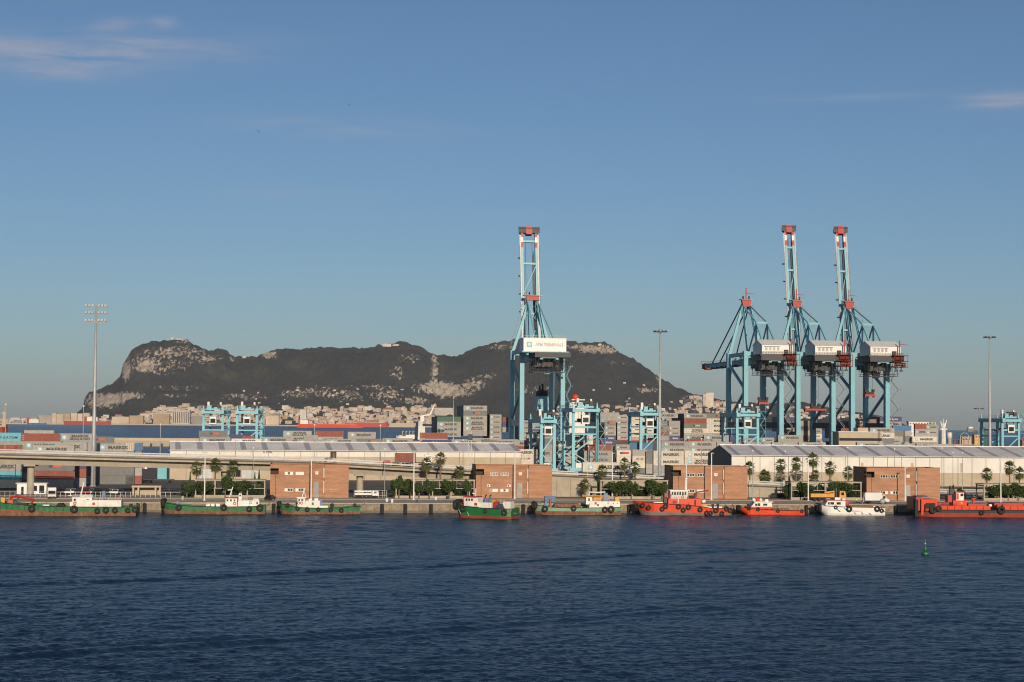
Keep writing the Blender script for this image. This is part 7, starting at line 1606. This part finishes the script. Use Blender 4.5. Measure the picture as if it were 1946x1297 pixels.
# ================================================================== SHIPS AND PORT BEYOND
def ship(px0, px1, ytop, ywl, D, m, label, house=None, bow='right', beam=22., extra=(), low=None):
    A, C = W(px0, ywl, D), W(px1, ywl, D); L = C.x - A.x; zc = -D * D / (2 * REARTH); H = W(px0, ytop, D).z - zc
    t = thing('cargo_ship', label, 'ship', (A.x, D, zc)); n = 16; b = MB(); vs = []
    for i in range(n + 1):
        q = i / n; x = L * q; e = (1 - q) if bow == 'right' else q; hb = beam / 2 * min(1, (e / .16 + .02) ** .6); hb2 = hb * (1 if q > .06 and q < .94 else .9); zz = H * (1 + .18 * max(0, 1 - e / .12))
        vs += [(x, -hb2, zz), (x, hb2, zz), (x, hb2 * .9, -1), (x, -hb2 * .9, -1)]
    fs = []
    for i in range(n):
        for j in range(4): fs.append((4 * i + j, 4 * i + (j + 1) % 4, 4 * i + 4 + (j + 1) % 4, 4 * i + 4 + j))
    fs += [(3, 2, 1, 0), (4 * n, 4 * n + 1, 4 * n + 2, 4 * n + 3)]; b.add(vs, fs); b.build('hull', m, t)
    s = FPX / D
    if house:
        pa, pb, yt = house; xa, xb = (pa - px0) / s, (pb - px0) / s; zt = W(pa, yt, D).z - zc
        b = MB(); b.box(xa, xb, -beam * .4, beam * .4, H, H + (zt - H) * .75); b.box(xa + (xb - xa) * .2, xb - (xb - xa) * .15, -beam * .42, beam * .42, H + (zt - H) * .75, zt); hh = b.build('superstructure', 'white', t)
        b = MB(); b.box(xa + (xb - xa) * .2, xb - (xb - xa) * .14, -beam * .43, beam * .43, H + (zt - H) * .82, H + (zt - H) * .92); b.build('bridge_windows', 'window', hh)
        b = MB(); b.box(xa - (xb - xa) * .3, xa - .5, -3, 3, H, H + (zt - H) * .9, .6, .4); b.build('funnel', 'rust_red', t)
    b = MB()
    for k in range(5): x = L * (.25 + .14 * k); b.tube([(x, 0, H), (x, 0, H + 7)], .5, 5); b.bar((x, 0, H + 5), (x + L * .06, 0, H + 6.5), .5)
    b.box(L * .1, L * .9, -2, 2, H, H + 1.6); b.build('deck_gear', 'beige_wall', t)
    for nm, mm, pa, pb, ya, yb in extra:
        b = MB(); b.box((pa - px0) / s, (pb - px0) / s, -beam * .35, beam * .35, W(pa, yb, D).z - zc, W(pa, ya, D).z - zc); b.build(nm, mm, t)
    return t
ship(123, 211, 800.5, 808, 8500, 'rust_red', 'dark red tanker anchored off the far town at the left', (166, 186, 791), beam=30)
ship(52, 88, 804, 808, 8300, 'blue_paint', 'small blue coaster with white house before the isthmus', (56, 74, 795), beam=18)
ship(566, 689, 806, 811.5, 6900, 'orange_hull', 'bright red long freighter anchored before the old town', (571, 586, 796), beam=30)
ship(655, 738, 803.5, 808, 8200, 'red', 'second dull red ship right behind the bright red freighter', None, beam=26)
ship(740, 790, 804.8, 808, 8600, 'beige_wall', 'low pale barge beside the red ships off the old town', None, beam=20)
t = ship(753, 800, 829.5, 833.5, 2250, 'clean_white', 'white low yacht passing beyond the container rows', (772, 797, 826), bow='left', beam=9)
ship(-40, 14, 811.5, 824, 1900, 'rust_red', 'red ship with cream mast cropped at the left edge', None, beam=18)
D = 1895; x = XD(8, D, 20); t = thing('cream_mast', 'cream crane mast standing on the cropped red ship', 'mast', (x, D, W(8, 812, D).z)); zt = W(8, 783, D).z - t.location.z
b = MB(); b.box(-1.6, 1.6, -1.2, 1.2, 0, zt, .6, .3); b.build('column', 'yellow' if False else 'beige_wall', t); b = MB(); b.box(-3.2, 3.2, -1, 1, zt * .88, zt * .94); b.tube([(0, 0, zt), (0, 0, zt * 1.35)], .2, 5); b.build('crosstree', 'beige_wall', t)
# bow of the pale blue ship at the left edge with its name
D = 640; P = Vector((XD(-60, D, 15), D, GZ)); t = thing('blue_ship_bow', 'pale blue ship side with black lettering cropped at the left edge', 'ship', P)
zt = W(10, 823.5, D).z - GZ; xr = XD(40, D, 15) - P.x
b = MB(); b.prism([(0, -3), (xr - 1.5, -3), (xr, zt), (0, zt)], 0, 9); b.build('hull', 'box_cyan', t)
b = MB(); b.tube([(0, .1, zt + .05), (xr, .1, zt + .05)], .12, 5); b.build('bulwark_rail', 'box_cyan', t)
c = link('lettering', text_mesh('MAERSK BATAM', 11.5, .95, .02, .25), t); c.location = (xr - 6.9, -.04, zt - 1.55); omat(c, 'letter_dark')
# control building behind the right warehouse
D = 845; P = Vector((XD(1594, D, 10), D, GZ)); t = thing('control_building', 'beige terminal office with dark window band below the cranes', 'building', P, R(4)); s = FPX / D
zt = W(1620, 822, D).z - GZ; w_ = 84 / s
b = MB(); b.box(0, w_, 0, 12, 0, zt); b.box(38 / s, 58 / s, 1, 9, zt, zt + 2.2); b.build('wall', 'beige_wall', t)
b = MB(); b.box(.2, w_ - .2, -.08, .3, zt - 4.0, zt - 2.7); b.build('window_band', 'window', t)
for px in (8, 15, 23, 36): b = MB(); b.box(px / s, px / s + 1.1, -.08, .2, zt - 8.3, zt - 6.6); b.build('window', 'window', t)
b = MB(); b.box(-.3, w_ + .3, -.4, 12.3, zt, zt + .35); b.build('roof', 'clean_white', t)
# far port gear at the right: white mast, tank, arch, frames
D = 1010; s = FPX / D
def far(px): return XD(px, D, 10)
t = thing('ship_mast', 'white ship mast with forked top right of the grey boxes', 'mast', (far(1793), D, GZ)); zt = W(1793, 805, D).z - GZ
b = MB(); b.lathe((0, 0, 0), [(1.6, 0), (1.3, zt * .8), (1.0, zt)], 8); b.build('column', 'white', t); b = MB(); b.bar((0, 0, zt * .75), (-1.6, 0, zt * 1.05), .5); b.bar((0, 0, zt * .75), (1.7, 0, zt * 1.08), .5); b.tube([(0, 0, zt), (0, 0, zt + 2.6)], .2, 5); b.box(-1.9, 1.9, -1, 1, zt * .84, zt * .87); b.build('fork', 'white', t)
t = thing('storage_tank', 'small white storage tank beside the forked ship mast', 'tank', (far(1804.5), D, GZ)); zt = W(1804, 822, D).z - GZ; b = MB(); b.lathe((0, 0, 0), [(1.1, 0), (1.1, zt - 3.5), (1.35, zt - 3.4), (1.35, zt - .3), (.9, zt)], 12); b.build('tank', 'white', t, True); b = MB(); b.tube([(1.5, 0, 0), (1.5, 0, zt)], .1, 4); b.build('ladder', 'galv', t)
t = thing('pipe_arch', 'pale round pipe arch in the distant port on the right', 'arch', (far(1833), D, GZ)); zt = W(1833, 823, D).z - GZ
b = MB(); b.tube([(2.3 * math.cos(a_), 0, zt - 2.3 + 2.3 * math.sin(a_)) for a_ in np.linspace(0, math.pi, 12)], .2, 6); b.tube([(2.3, 0, 0), (2.3, 0, zt - 2.3)], .2, 6); b.tube([(-2.3, 0, 0), (-2.3, 0, zt - 2.3)], .2, 6); b.build('pipe', 'galv', t)
for i, (pa, pb, yt, m, nm, lab) in enumerate(((1808, 1840, 835, 'rust_red', 'pipe_rack', 'rusty red pipe rack in the distant port on the right'), (1828, 1846, 831, 'beige_wall', 'pier_house', 'low cream pier house in the distant port on the right'), (1852, 1862, 827, 'yellow', 'pier_house', 'small yellow pier house left of the right yard crane'), (1864, 1874, 812, 'green_hull', 'green_tower', 'green tower seen through the right yard crane'), (1766, 1776, 801, 'green_hull', 'green_scaffold', 'small green scaffold on top of the right container stack'), (1727, 1778, 802, 'white', 'ship_house', 'low white ship deck behind the right container stack'))):
    zt = W(pa, yt, D).z - GZ; t = thing(nm, lab, nm.replace('_', ' '), (far(pa), D, GZ)); w_ = (pb - pa) / s; b = MB()
    if nm in ('pipe_rack', 'green_scaffold', 'green_tower'):
        for x in np.linspace(0, w_, 5): b.box(x - .18, x + .18, -.18, .18, 0, zt); b.box(x - .15, x + .15, 2.8, 3.1, 0, zt)
        for z in np.linspace(zt * .4, zt, 4): b.box(0, w_, -.14, .14, z - .25, z)
        b.build('frame', m, t); b = MB(); b.box(0, w_, .3, 2.6, zt * .7, zt * .72); b.build('platform', m, t)
    else:
        b.box(0, w_, 0, 5, 0, zt); b.build('wall', m, t); b = MB(); b.box(-.3, w_ + .3, -.3, 5.3, zt, zt + .3); b.build('roof', 'roof_flat', t); b = MB()
        for x in np.arange(.6, w_ - .6, 1.6): b.box(x, x + .8, -.06, .1, zt - 1.4, zt - .6)
        b.build('windows', 'window', t)['kind'] = 'stuff'
t = thing('lifeboat', 'blue upturned lifeboat hull beside the right crane stair tower', 'boat', (XD(1696, 905, 12), 905, W(1710, 831, 905).z)); b = MB()
for_ = [(0, .9), (1.2, 0), (8.6, 0), (9.8, 1.9), (0.6, 2.0)]; b.prism(for_, -1.3, 1.3); b.build('hull', 'blue_paint', t); b = MB(); b.box(0, 10, -1.4, 1.4, 2.0, 2.2); b.build('cradle', 'rust_red', t); b = MB(); b.box(.5, .9, -1, 1, GZ - t.location.z, 1.0); b.box(8.6, 9, -1, 1, GZ - t.location.z, .5); b.build('stand', 'rust_red', t)
ship(1838, 1852, 814.5, 818.5, 9000, 'grey_hull', 'tiny grey ship on the open horizon at the right', (1840, 1848, 811), beam=20)
# gulls
gm = MB(); gm.add([(0, .25, 0), (0, -.25, 0), (.55, .1, .16), (.55, -.12, .16), (1.1, -.05, .05), (-.55, .1, .16), (-.55, -.12, .16), (-1.1, -.05, .05), (0, .0, -.08)], [(0, 1, 3, 2), (2, 3, 4), (1, 0, 5, 6), (6, 5, 7), (0, 2, 8), (1, 8, 3), (0, 8, 5), (1, 6, 8)]); gme = gm.mesh('gull', 'dark_steel')
bd = MB(); bd.lathe((0, 0, 0), [(.02, -.45), (.12, -.1), (.1, .2), (.02, .45)], 6); bme = bd.mesh('gull_body', 'dark_steel')
for i, (px, py, D) in enumerate(((664, 199, 430), (490.5, 250, 420), (439, 324, 700), (402, 362, 700), (419, 353, 650), (817, 453, 600), (836, 429, 800), (605, 390, 800), (768, 436, 800))):
    o = link('gull', gme); o.scale = (.55, .55, .55); P = W(px, py, D); o.location = P; o.rotation_euler = (random.uniform(-.4, .4), random.uniform(-.7, .7), random.uniform(0, 6.28)); tag(o, 'tiny dark gull gliding in the sky, %s' % ['alone above the rest', 'high over the rock', 'first of the loose flock', 'lowest of the loose flock', 'middle of the loose flock', 'left of the crane boom', 'nearest the crane boom', 'over the middle ridge', 'left of the pair by the boom'][i], 'bird', 'gulls in the sky')
    c = link('body', bme, o); c.rotation_euler[0] = R(90)

# ================================================================== HAZE OVER THE BAY
b = MB(); b.box(-27500, 27500, -27500, 27500, -60, 470); hz = b.build('haze', None); hz['kind'] = 'stuff'
hm = bpy.data.materials.new('haze'); hm.use_nodes = True; n = hm.node_tree.nodes; n.remove(n['Principled BSDF'])
pv = n.new('ShaderNodeVolumePrincipled'); pv.inputs['Color'].default_value = (.76, .82, 1, 1); pv.inputs['Density'].default_value = 1.6e-5; pv.inputs['Anisotropy'].default_value = 0
hm.node_tree.links.new(pv.outputs[0], n['Material Output'].inputs['Volume']); hz.data.materials.append(hm)
